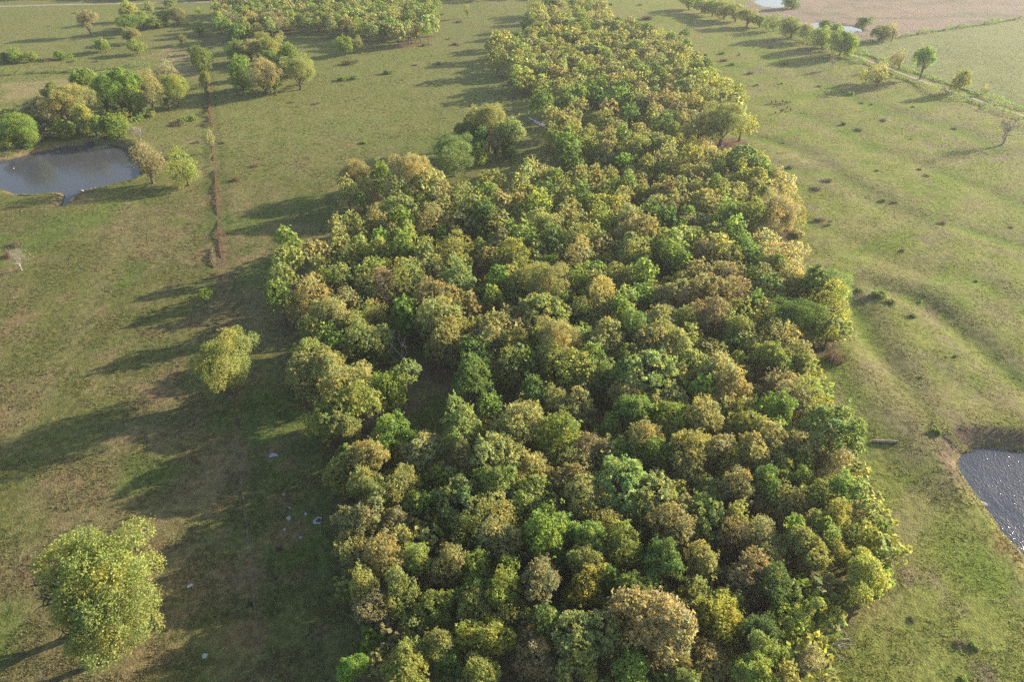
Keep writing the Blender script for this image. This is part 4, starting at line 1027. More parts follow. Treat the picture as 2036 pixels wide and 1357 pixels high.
BUSHES = [
(106.42, 297.08, 1.41, 'U', 'purplish-brown bush sunward of the dark scrub row near the far wood'),
(104.59, 273.18, 1.64, 'GD', 'deep green bush sunward of the dark scrub row near the far wood'),
(83.97, 271.8, 1.47, 'D', 'dark green bush in front of the dark scrub row near the far wood'),
(84.24, 287.72, 1.37, 'D', 'dark green bush shadeward of the dark scrub row near the far wood, nearer one'),
(77.25, 286.21, 1.19, 'D', 'dark green bush shadeward of the dark scrub row near the far wood, next one out'),
(90.69, 286.21, 0.68, 'D', 'small dark green bush in front and sunward of the far end of the lane row'),
(82.29, 277.41, 1.83, 'U', 'broad purplish-brown bush shadeward of the dark scrub row near the far wood'),
(87.74, 260.47, 1.42, 'U', 'purplish-brown bush in front and sunward of the dark scrub row near the far wood'),
(86.12, 245.76, 1.05, 'D', 'dark green bush behind and shadeward of the grazing animals'),
(95.88, 248.11, 0.76, 'G', 'bright green bush behind the grazing animals'),
(114.81, 235.59, 1.31, 'GP', 'pale sage green bush behind the mound in mid pasture'),
(107.45, 244.59, 1.2, 'U', 'purplish-brown bush behind and sunward of the grazing animals'),
(117.95, 225.58, 0.56, 'D', 'small dark green bush behind and sunward of the mound in mid pasture'),
(115.11, 227.12, 1.13, 'U', 'purplish-brown bush behind the mound in mid pasture'),
(129.43, 221.57, 0.69, 'D', 'small dark green bush in front of the vase-shaped tree on the lane'),
(114.67, 209.3, 1.19, 'U', 'purplish-brown bush sunward of the mound in mid pasture'),
(103.86, 201.42, 1.41, 'UD', 'dark purplish bush behind and sunward of the twiggy mounds on the slope'),
(101.03, 206.17, 1.04, 'D', 'dark green bush shadeward of the mound in mid pasture'),
(116.07, 193.99, 0.62, 'U', 'small purplish-brown bush sunward of the mound in mid pasture'),
(133.31, 202.7, 1.29, 'U', 'purplish-brown bush shadeward of the bare tree in the gully pasture'),
(73.57, 171.75, 1.13, 'D', 'dark green bush behind and shadeward of the twiggy mounds on the slope'),
(80.11, 163.43, 1.42, 'U', 'purplish-brown bush in front and shadeward of the mound in mid pasture'),
(75.6, 158.32, 1.6, 'U', 'purplish-brown bush in front and shadeward of the twiggy mounds on the slope'),
(90.04, 152.32, 0.93, 'D', 'dark green bush shadeward of the long gully ledge'),
(92.23, 151.5, 0.83, 'U', 'purplish-brown bush behind and shadeward of the long gully ledge'),
(95.93, 170.43, 0.56, 'D', 'small dark green bush sunward of the twiggy mounds on the slope'),
(108.11, 172.08, 0.68, 'D', 'small dark green bush behind the long gully ledge'),
(107.48, 167.2, 1.0, 'U', 'purplish-brown bush behind the long gully ledge'),
(70.45, 141.54, 1.28, 'U', 'purplish-brown bush in front of the twiggy mounds on the slope'),
(71.6, 139.32, 0.68, 'D', 'small dark green bush in front of the twiggy mounds on the slope'),
(113.14, 139.08, 0.78, 'U', 'purplish-brown bush sunward of the long gully ledge, next one out'),
(98.26, 140.79, 1.17, 'U', 'purplish-brown bush sunward of the long gully ledge, nearer one'),
(70.74, 109.95, 1.74, 'D', 'broad dark green bush sunward of the dark edge dome'),
(67.98, 112.44, 0.98, 'D', 'dark green bush shadeward of the dark scrub pair'),
(72.24, 107.87, 1.05, 'DU', 'dark mottled bush in front and sunward of the dark scrub pair, nearer one'),
(78.45, 109.25, 0.48, 'GP', 'small pale sage green bush sunward of the dark scrub pair'),
(74.02, 103.7, 0.75, 'DU', 'dark mottled bush in front and sunward of the dark scrub pair, next one out'),
(92.81, 116.14, 0.5, 'D', 'small dark green bush in front and sunward of the long gully ledge'),
(83.17, 127.64, 0.82, 'U', 'purplish-brown bush in front and shadeward of the long gully ledge'),
(76.21, 92.11, 0.43, 'DU', 'small dark mottled bush in front and sunward of the dark scrub pair'),
(67.55, 86.47, 0.42, 'D', 'small dark green bush behind and sunward of the log'),
(55.45, 91.14, 2.06, 'UV', 'broad pinkish-brown bush in front and sunward of the dark edge dome'),
(62.85, 72.73, 0.9, 'D', 'dark green bush sunward of the log'),
(48.71, 54.06, 0.32, 'G', 'small bright green bush in front and shadeward of the glinting pond'),
(49.64, 40.17, 0.73, 'U', 'purplish-brown bush behind and shadeward of the corner of the near pasture'),
(51.13, 39.93, 0.67, 'GU', 'small brown-green bush behind and shadeward of the corner of the near pasture'),
(45.68, 43.05, 0.52, 'U', 'small purplish-brown bush behind and shadeward of the corner of the near pasture'),
(47.97, 36.36, 0.48, 'G', 'small bright green bush in front and shadeward of the corner of the near pasture'),
(-101.39, 207.5, 2.31, 'DU', 'broad dark mottled bush in front and shadeward of the reddish fence line brush'),
(-99.3, 209.75, 2.18, 'G', 'broad bright green bush in front and shadeward of the reddish fence line brush'),
(-101.91, 205.3, 1.84, 'U', 'broad purplish-brown bush in front and shadeward of the reddish fence line brush'),
(-83.36, 191.61, 1.16, 'U', 'purplish-brown bush in front of the reddish fence line brush'),
(-90.75, 191.61, 1.16, 'U', 'purplish-brown bush in front and shadeward of the reddish fence line brush'),
(-62.78, 272.49, 2.5, 'UD', 'broad dark purplish bush in front of the two small pasture trees'),
(-60.59, 275.29, 1.55, 'V', 'reddish-brown bush in front and sunward of the two small pasture trees'),
(-60.23, 251.72, 2.16, 'D', 'broad dark green bush in front of the two small pasture trees'),
(-56.49, 252.94, 1.63, 'D', 'dark green bush in front of the two small pasture trees'),
(-75.27, 290.02, 1.62, 'U', 'purplish-brown bush shadeward of the two small pasture trees'),
(-72.61, 227.63, 1.16, 'U', 'purplish-brown bush in front and sunward of the round field clump, nearer one'),
(-64.29, 226.09, 1.49, 'U', 'purplish-brown bush in front and sunward of the round field clump, next one out'),
(-71.42, 165.93, 1.3, 'V', 'reddish-brown bush in front of the reddish fence line brush, next one out'),
(-68.85, 175.12, 1.08, 'V', 'reddish-brown bush in front and sunward of the reddish fence line brush'),
(-211.5, 359.32, 0.97, 'D', 'dark green bush shadeward of the tall yellow pasture tree'),
(-209.57, 332.34, 0.91, 'U', 'purplish-brown bush shadeward of the tall yellow pasture tree'),
(-162.39, 299.5, 1.04, 'D', 'dark green bush in front of the tall yellow pasture tree'),
(-108.07, 131.15, 1.53, 'U', 'purplish-brown bush in front and shadeward of the big pond'),
(-106.86, 126.14, 1.28, 'V', 'reddish-brown bush in front and shadeward of the big pond'),
(-93.7, 209.75, 1.25, 'V', 'reddish-brown bush in front of the reddish fence line brush, nearer one'),
(-98.21, 221.57, 1.3, 'V', 'reddish-brown bush in front and shadeward of the round field clump'),
(-60.63, 119.02, 0.61, 'V', 'small reddish-brown bush behind the lone olive tree'),
(-24.53, 342.29, 1.87, 'U', 'broad purplish-brown bush sunward of the end of the north wood'),
(-26.77, 312.12, 0.86, 'D', 'dark green bush in front and sunward of the end of the north wood'),
(-36.36, 300.32, 1.46, 'D', 'dark green bush in front and shadeward of the end of the north wood'),
(-36.82, 271.11, 1.34, 'U', 'purplish-brown bush sunward of the shadow tips in the pasture'),
(-28.23, 273.88, 1.74, 'U', 'broad purplish-brown bush in front of the end of the north wood'),
(-45.54, 259.83, 2.04, 'D', 'broad dark green bush in front and shadeward of the shadow tips in the pasture'),
(-42.33, 191.61, 1.01, 'G', 'bright green bush in front of the shadow tips in the pasture'),
(-16.27, 39.99, 0.84, 'G', 'bright green bush sunward of the two big trees in the shaded field'),
(-10.2, 76.63, 1.0, 'G', 'bright green bush sunward of the lone olive tree'),
(-180.03, 276.7, 1.95, 'U', 'broad purplish-brown bush in front and shadeward of the tall yellow pasture tree'),
(-115.03, 211.57, 2.35, 'G', 'broad bright green bush shadeward of the reddish fence line brush'),
(-118.45, 214.35, 1.58, 'D', 'dark green bush shadeward of the reddish fence line brush'),
(-169.69, 276.7, 1.37, 'GD', 'deep green bush in front and shadeward of the tall yellow pasture tree'),
(-161.5, 276.7, 1.17, 'U', 'purplish-brown bush in front and shadeward of the tall yellow pasture tree'),
(-35.82, 325.67, 0.67, 'D', 'small dark green bush behind and sunward of the shadow tips in the pasture'),
(-33.54, 358.21, 1.22, 'D', 'dark green bush behind and sunward of the end of the north wood'),
(50.58, 381.53, 1.54, 'D', 'dark green bush shadeward of the far end of the lane row, next one out'),
(63.43, 347.46, 3.08, 'U', 'broad purplish-brown bush shadeward of the far end of the lane row'),
(65.03, 380.3, 1.28, 'D', 'dark green bush shadeward of the far end of the lane row, nearer one'),
(-29.35, 53.0, 0.51, 'V', 'small reddish-brown bush sunward of the two big trees in the shaded field, next one out'),
(-30.67, 45.33, 0.47, 'V', 'small reddish-brown bush sunward of the two big trees in the shaded field, nearer one'),
(72.81, 141.04, 0.59, 'U', 'small purplish-brown bush in front of the twiggy mounds on the slope'),
(154.16, 212.03, 0.53, 'U', 'small purplish-brown bush behind the bare tree in the gully pasture'),
(-121.41, 218.16, 2.89, 'D', 'broad dark green bush shadeward of the reddish fence line brush'),
(-113.3, 213.42, 2.05, 'O', 'broad olive bush shadeward of the reddish fence line brush'),
(-133.69, 196.01, 2.95, 'U', 'broad purplish-brown bush behind the big pond'),
(-121.68, 192.01, 1.89, 'U', 'broad purplish-brown bush behind and sunward of the big pond, nearer one'),
(-117.49, 193.59, 1.9, 'U', 'broad purplish-brown bush behind and sunward of the big pond, next one out'),
(-136.06, 186.61, 1.85, 'D', 'broad dark green bush behind and shadeward of the big pond'),
(-113.29, 225.08, 1.32, 'U', 'purplish-brown bush shadeward of the reddish fence line brush'),
(-136.05, 192.8, 2.04, 'U', 'broad purplish-brown bush behind and shadeward of the big pond'),
(-121.35, 212.03, 2.2, 'GD', 'broad deep green bush behind and sunward of the big pond'),
(57.66, 97.91, 2.34, 'OY', 'broad yellowish olive bush sunward of the dark edge dome, next one out'),
(53.8, 94.66, 1.76, 'UO', 'broad olive-brown bush in front and sunward of the dark edge dome'),
(60.04, 102.25, 2.03, 'YO', 'broad yellowish olive bush sunward of the dark edge dome, nearer one'),
(42.93, 52.25, 1.64, 'YO', 'yellowish olive bush in front and shadeward of the glinting pond, next one out'),
(43.91, 50.08, 1.36, 'YO', 'yellowish olive bush in front and shadeward of the glinting pond, nearer one'),
(39.56, 45.33, 1.18, 'YO', 'yellowish olive bush behind and shadeward of the corner of the near pasture'),
(43.36, 46.64, 0.95, 'O', 'olive bush behind and shadeward of the corner of the near pasture'),
(43.58, 72.52, 1.5, 'YL', 'pale straw-yellow bush shadeward of the log, next one out'),
(43.36, 63.74, 1.53, 'L', 'straw-coloured bush in front and shadeward of the log'),
(45.07, 74.65, 1.37, 'YL', 'pale straw-yellow bush shadeward of the log, nearer one'),
(46.43, 56.09, 1.04, 'P', 'pale green bush shadeward of the glinting pond'),
(62.05, 139.81, 1.75, 'L', 'broad straw-coloured bush behind the straw-coloured edge domes'),
(63.32, 135.03, 1.52, 'LT', 'straw-tan bush behind the straw-coloured edge domes'),
(56.64, 110.66, 1.95, 'OY', 'broad yellowish olive bush behind the dark edge dome'),
(46.0, 68.95, 1.16, 'L', 'straw-coloured bush shadeward of the log'),
(47.21, 64.65, 0.98, 'YL', 'pale straw-yellow bush in front and shadeward of the log'),
(20.23, 36.47, 0.27, 'D', 'small dark green bush shadeward of the corner of the near pasture'),
(78.03, 190.83, 0.61, 'U', 'small purplish-brown bush in front of the grazing animals'),
(117.09, 293.12, 0.87, 'U', 'purplish-brown bush shadeward of the last tall lane tree'),
(-40.7, 166.24, 0.65, 'U', 'small purplish-brown bush shadeward of the dark domed clump'),
(-23.77, 302.78, 1.68, 'U', 'purplish-brown bush in front and sunward of the end of the north wood, nearer one'),
(-42.27, 304.44, 1.06, 'U', 'purplish-brown bush in front and shadeward of the end of the north wood'),
(-38.92, 327.55, 1.12, 'U', 'purplish-brown bush shadeward of the end of the north wood'),
(-22.2, 301.13, 1.05, 'U', 'purplish-brown bush in front and sunward of the end of the north wood, next one out'),
(-39.31, 251.72, 0.9, 'U', 'purplish-brown bush in front and sunward of the shadow tips in the pasture')]
HEDGES = [
([(-126.5, 297.08), (-116.59, 271.11), (-104.77, 240.02), (-97.72, 221.57), (-91.51, 205.3)], 1.0, 1.3, 'V', 'tall reddish-brown brush grown along the far part of the fence line'),
([(-89.54, 200.15), (-82.56, 181.44), (-76.18, 164.67), (-69.84, 147.45), (-64.31, 132.73), (-60.81, 124.05), (-58.07, 116.9)], 0.55, 0.5, 'V', 'low reddish-brown brush strip along the middle of the fence line'),
([(-65.02, 130.04), (-62.6, 124.05), (-60.12, 118.44)], 1.2, 0.8, 'UV', 'short pinkish dry brush strip beside the end of the fence line brush'),
([(-45.28, 85.19), (-41.41, 74.65), (-37.36, 63.74)], 0.45, 0.16, 'V', 'thin broken dry strip along the near shaded fence line'),
([(64.8, 68.46), (63.11, 66.05), (63.12, 64.19), (62.98, 62.12), (63.03, 60.21), (63.02, 58.36), (63.16, 55.69), (63.42, 53.38), (63.67, 51.15)], 1.0, 0.4, 'UO', 'ragged dry weed fringe on the near bank of the glinting pond'),
([(64.69, 75.52), (64.44, 72.31), (65.44, 70.66), (67.92, 70.46), (70.98, 70.66), (74.81, 70.15)], 1.4, 0.6, 'DU', 'dark scrubby weeds on the cut bank behind the glinting pond'),
([(-128.52, 159.8), (-123.27, 156.86), (-118.8, 156.0), (-114.3, 156.86), (-110.82, 156.86)], 0.7, 0.4, 'UO', 'dry weed fringe on the near bank of the big pond, shore side'),
([(-106.98, 152.32), (-106.98, 157.15), (-104.24, 159.21), (-100.24, 162.82), (-97.11, 165.3)], 0.7, 0.35, 'LU', 'pale weed fringe on the near bank of the big pond, tree side'),
([(-187.3, 257.92), (-177.34, 259.83), (-166.91, 261.12), (-157.05, 263.72), (-147.32, 267.04), (-139.6, 271.11)], 2.6, 1.9, 'DO', 'low dark hedge crossing the yellow-green field beyond the pond trees'),
([(-197.71, 275.29), (-192.7, 276.7), (-185.7, 278.13), (-177.86, 278.13), (-170.76, 279.57)], 2.6, 1.8, 'GD', 'short green hedge at the far field edge with small trees in it'),
([(-166.33, 325.67), (-158.2, 330.41), (-148.73, 335.27), (-144.45, 339.25)], 2.8, 1.8, 'D', 'dark hedge under the row of small trees in the far pasture'),
([(120.15, 321.96), (125.49, 299.5), (132.2, 279.57), (138.48, 262.41), (144.32, 240.02), (150.99, 226.6), (158.44, 209.75)], 2.6, 1.8, 'DG', 'scrubby hedge on the near side of the dirt lane'),
([(138.98, 291.56), (143.49, 273.88), (151.55, 254.79), (157.0, 237.79), (163.48, 218.16)], 2.0, 1.5, 'DG', 'thin hedge on the far side of the dirt lane below the pale field'),
([(140.09, 299.5), (158.31, 307.81), (184.44, 321.96), (211.61, 335.27), (243.48, 351.69)], 3.0, 1.8, 'DG', 'dark hedge between the pinkish field and the pale green field')]
POND_WEST = [(-146.78, 176.12), (-140.28, 178.9), (-136.61, 182.11), (-132.24, 186.9), (-126.89, 190.33), (-121.15, 191.88), (-114.06, 190.71), (-109.07, 187.65), (-104.92, 182.47), (-101.44, 176.12), (-98.25, 169.45), (-98.69, 166.58), (-101.49, 165.01), (-104.5, 163.16), (-106.03, 161.04), (-107.97, 159.85), (-108.82, 157.79), (-108.55, 154.35), (-108.77, 151.03), (-110.2, 154.92), (-111.94, 158.96), (-115.25, 159.26), (-118.55, 158.37), (-121.99, 157.79), (-124.55, 158.96), (-127.87, 160.74), (-129.76, 161.34), (-138.17, 162.55)]
POND_EAST = [(65.05, 68.81), (66.25, 70.11), (68.06, 70.72), (71.14, 70.92), (73.5, 70.51), (76.96, 70.11), (80.87, 69.31), (77.51, 60.96), (68.65, 48.58), (64.19, 49.28), (64.52, 52.31), (64.33, 54.81), (64.07, 57.19), (64.02, 60.1), (63.95, 61.83), (63.92, 63.43), (64.15, 65.45), (63.97, 66.87)]
POOL_A = [(136.66, 338.65), (142.41, 343.7), (147.52, 341.67), (152.57, 336.66), (157.14, 333.72), (156.0, 327.02), (149.58, 323.29), (145.44, 327.02), (139.82, 327.02), (135.87, 331.78)]
POOL_B = [(126.61, 393.24), (137.03, 399.81), (143.49, 393.24), (138.94, 380.65), (133.97, 377.01), (128.69, 380.65)]
LANE = [(116.45, 347.46), (121.33, 325.67), (127.84, 306.12), (134.53, 285.46), (140.8, 267.71), (147.7, 246.93), (153.51, 231.29), (160.64, 213.42), (165.29, 200.15)]
FAR_LANE = [(-273.68, 376.66), (-245.27, 380.3), (-224.12, 384.01), (-199.15, 385.89), (-179.17, 387.78), (-156.63, 390.33)]
FENCE = [(-137.91, 327.55), (-113.8, 264.38), (-98.6, 224.07), (-85.3, 188.89), (-72.82, 155.71), (-64.09, 132.73), (-57.82, 116.14), (-51.48, 100.67), (-45.45, 85.19), (-41.41, 74.65), (-37.36, 63.74), (-34.3, 56.09), (-31.33, 48.67), (-27.54, 39.24)]
PINK = [(129.61, 402.18), (304.39, 402.18), (282.65, 369.55), (243.48, 351.69), (183.99, 321.04), (142.17, 299.5), (131.58, 329.45), (121.18, 347.46), (112.86, 369.55)]
PALE = [(142.24, 297.08), (183.54, 320.13), (242.21, 349.56), (282.65, 369.55), (177.88, 200.99), (164.06, 219.12), (151.85, 255.41), (141.92, 283.97)]
DRY = [[(-180.02, 245.76), (-161.95, 251.72), (-142.75, 261.12), (-122.86, 272.49), (-111.45, 251.72), (-126.59, 257.92), (-146.07, 248.71), (-159.45, 237.24), (-168.54, 226.6)], [(-144.16, 281.76), (-140.84, 293.12), (-130.17, 294.69), (-121.06, 278.13), (-131.93, 271.11)]]
GULLIES = [([(62.54, 116.14), (64.71, 108.9), (63.2, 96.12), (63.65, 89.1), (63.77, 82.1), (63.22, 75.19), (63.5, 70.46), (64.55, 67.97)], 2.4, 1.25), ([(68.58, 116.14), (76.11, 110.66), (79.27, 107.19), (80.25, 99.9), (82.02, 93.23), (83.07, 83.94), (83.9, 74.65)], 2.6, 0.8), ([(68.39, 196.83), (75.43, 190.83), (80.89, 181.44), (86.08, 166.24), (89.41, 155.71), (91.84, 144.84), (97.0, 141.04), (105.19, 135.03), (112.22, 128.29)], 3.0, 0.45), ([(72.03, 171.09), (81.47, 167.84), (85.04, 157.15), (87.14, 144.84), (91.8, 137.39)], 3, 0.3), ([(66.32, 142.29), (73.03, 132.73), (78.06, 124.05), (85.07, 119.02), (92.71, 116.14), (96.26, 102.25)], 3, 0.35), ([(69.45, 87.12), (70.08, 80.3), (72.32, 75.74), (76.22, 72.52)], 3, 0.35), ([(82.36, 224.07), (89.78, 216.72), (98.24, 205.3), (101.9, 185.11), (109.51, 174.44), (118.27, 158.61), (123.97, 147.45)], 4, 0.35), ([(51.07, 72.52), (54.37, 66.53), (56.27, 60.21), (56.7, 54.52), (57.31, 48.67)], 4, 0.25), ([(98.67, 293.12), (103.93, 271.11), (109.99, 245.76), (118.53, 216.72), (132.73, 200.99), (139.17, 174.44)], 4, 0.3), ([(54.85, 90.45), (54.67, 81.49), (54.13, 73.57), (55.85, 71.48)], 3, 0.3)]
TRACKS = [[(61.03, 116.14), (59.77, 102.25), (60.39, 94.66), (61.1, 87.12), (61.34, 80.3), (61.82, 74.65), (63.02, 70.96)], [(76.5, 185.11), (83.88, 174.44), (88.21, 152.88), (90.66, 142.29), (92.84, 128.29)], [(-92.0, 152.88), (-85.27, 132.73), (-79.86, 114.27), (-76.16, 96.12), (-74.39, 81.49), (-72.92, 69.45)], [(-93.16, 147.45), (-86.48, 128.29), (-81.95, 112.44), (-78.06, 94.66), (-76.12, 80.3), (-75.6, 71.48)], [(-65.39, 61.51), (-63.91, 56.89), (-62.39, 51.52), (-61.94, 48.67)], [(-75.69, 229.19), (-66.67, 200.99), (-56.88, 171.09)], [(46.41, 53.76), (45.15, 48.67), (42.03, 42.19)], [(50.73, 73.57), (48.66, 66.53), (47.48, 60.21)]]
BARE = [(-45.04, 51.89, 3), (-39.43, 48.67, 3.5), (-39.73, 43.42, 3), (-39.46, 38.67, 4), (-34.47, 70.46, 2.2), (-32.31, 73.57, 2), (-32.09, 67.0, 1.5), (-25.2, 72.0, 3), (17.8, 78.55, 5), (12.33, 74.65, 4), (-14.1, 177.89, 3), (54.36, 71.48, 1.2), (61.96, 64.65, 2), (62.61, 55.3, 3), (63.08, 52.25, 3), (-37.1, 47.31, 3), (-31.06, 41.59, 3), (-30.98, 60.21, 2), (-27.71, 55.3, 2), (-74.81, 77.98, 2.5), (-86.42, 110.66, 3), (-30.51, 53.76, 3), (-33.01, 51.52, 2.5), (-7.51, 120.01, 4), (-16.6, 87.77, 3), (-13.71, 83.94, 3)]
SLABS = [
(-34.57, 68.95, 1.3, 0.9, 'flat grey rubble slab at the end of a bare earth patch'),
(-31.05, 61.51, 0.75, 0.3, 'narrow pale concrete strip nearest the bare earth patch in the shaded field'),
(-29.65, 59.28, 0.5, 0.28, 'small pale concrete scrap between the narrow strip and the solid slab'),
(-29.29, 57.62, 0.7, 0.65, 'solid pale concrete slab in the shaded field beside the burnt one'),
(-27.26, 58.28, 0.55, 0.35, 'pale concrete chunk just behind the burnt slab'),
(-25.43, 57.21, 1.5, 1.1, 'broken pale concrete slab with a dark burnt middle by the wood edge'),
(-29.39, 55.77, 0.6, 0.35, 'crumbling pale concrete piece in front of the solid slab'),
(-27.02, 54.6, 0.4, 0.35, 'small pale concrete piece out in front of the burnt slab'),
(-31.36, 73.36, 0.3, 0.3, 'tiny white scrap behind the bare earth patch by the olive oaks'),
(-38.47, 47.58, 0.5, 0.9, 'pale upright stone lying beside the two big shaded trees'),
(-33.7, 39.01, 0.7, 0.6, 'round pale stone in the near shaded grass'),
(34.72, 39.07, 0.5, 0.4, 'white scrap beside the fallen branches at the pasture corner')]
ROCKS = [(-108.25, 160.22, 0.8, 'pale rock, tallest of the stones on the near bank of the big pond'), (-106.56, 159.63, 0.5, 'small pale rock second along the near bank of the big pond'), (-105.7, 159.93, 0.6, 'pale rock third along the near bank of the big pond'), (-105.27, 161.12, 0.75, 'pale wedge rock last along the near bank of the big pond'), (-133.96, 174.52, 0.5, 'small pale lump breaking the water of the big pond'), (63.75, 60.45, 0.9, 'dark boulder at the water line of the glinting pond')]
LOG = [[(53.33, 71.68), (56.61, 70.86)]]
POLES = [[(5.34, 212.03), (9.81, 205.73)], [(6.67, 208.84), (10.05, 203.99)]]
ANIMALS = [
(85.19, 226.09, 80, 'k', 'dark animal with pale flank, first of the far row of grazers'),
(86.51, 226.09, 70, 'k', 'dark animal second in the far row of grazers'),
(87.37, 224.07, 60, 'b', 'brown animal standing lower, third in the far row'),
(88.74, 226.09, 85, 'k', 'dark animal fourth in the far row of grazers'),
(89.58, 225.08, 10, 'k', 'dark animal seen side on, fifth in the far row'),
(90.98, 225.58, 15, 't', 'tan animal last in the far row of grazers'),
(83.25, 215.77, 60, 'b', 'brown animal heading the near row of grazers'),
(85.69, 217.2, 20, 'k', 'black animal with head down in the near row'),
(88.46, 220.59, 80, 'b', 'brown animal standing highest in the near row'),
(89.2, 219.12, 75, 'k', 'dark slim animal last in the near row')]
POSTS = [(-39.3, 68.95), (-38.09, 65.58), (-37.08, 62.84), (-35.91, 60.21), (-34.88, 57.54), (-33.73, 54.68), (-32.8, 52.25), (-31.82, 49.65), (-29.83, 44.68), (-27.7, 39.41)]
DEAD = [(-17.85, 87.72, 2.85, 'pale bare dead tree with forked grey branches standing in the dark clearing'), (-20.21, 72.48, 2.54, 'leafless grey tree tangled beside the clearing, in front of olive oaks'), (-16.0, 73.51, 1.96, 'small leafless branch spreading into the shaded clearing'), (-10.61, 57.95, 1.33, 'small grey leafless thicket in a dark gap of the wood'), (11.64, 99.77, 1.64, 'slim bare grey tree in a gap behind the wide tan oak')]
FALLEN = [(-13.36, 40.69, 3.2, 'fallen dead branches lying in a grey heap in the near wood'), (34.82, 40.4, 3.0, 'fallen forked dead limb on the grass at the pasture corner')]
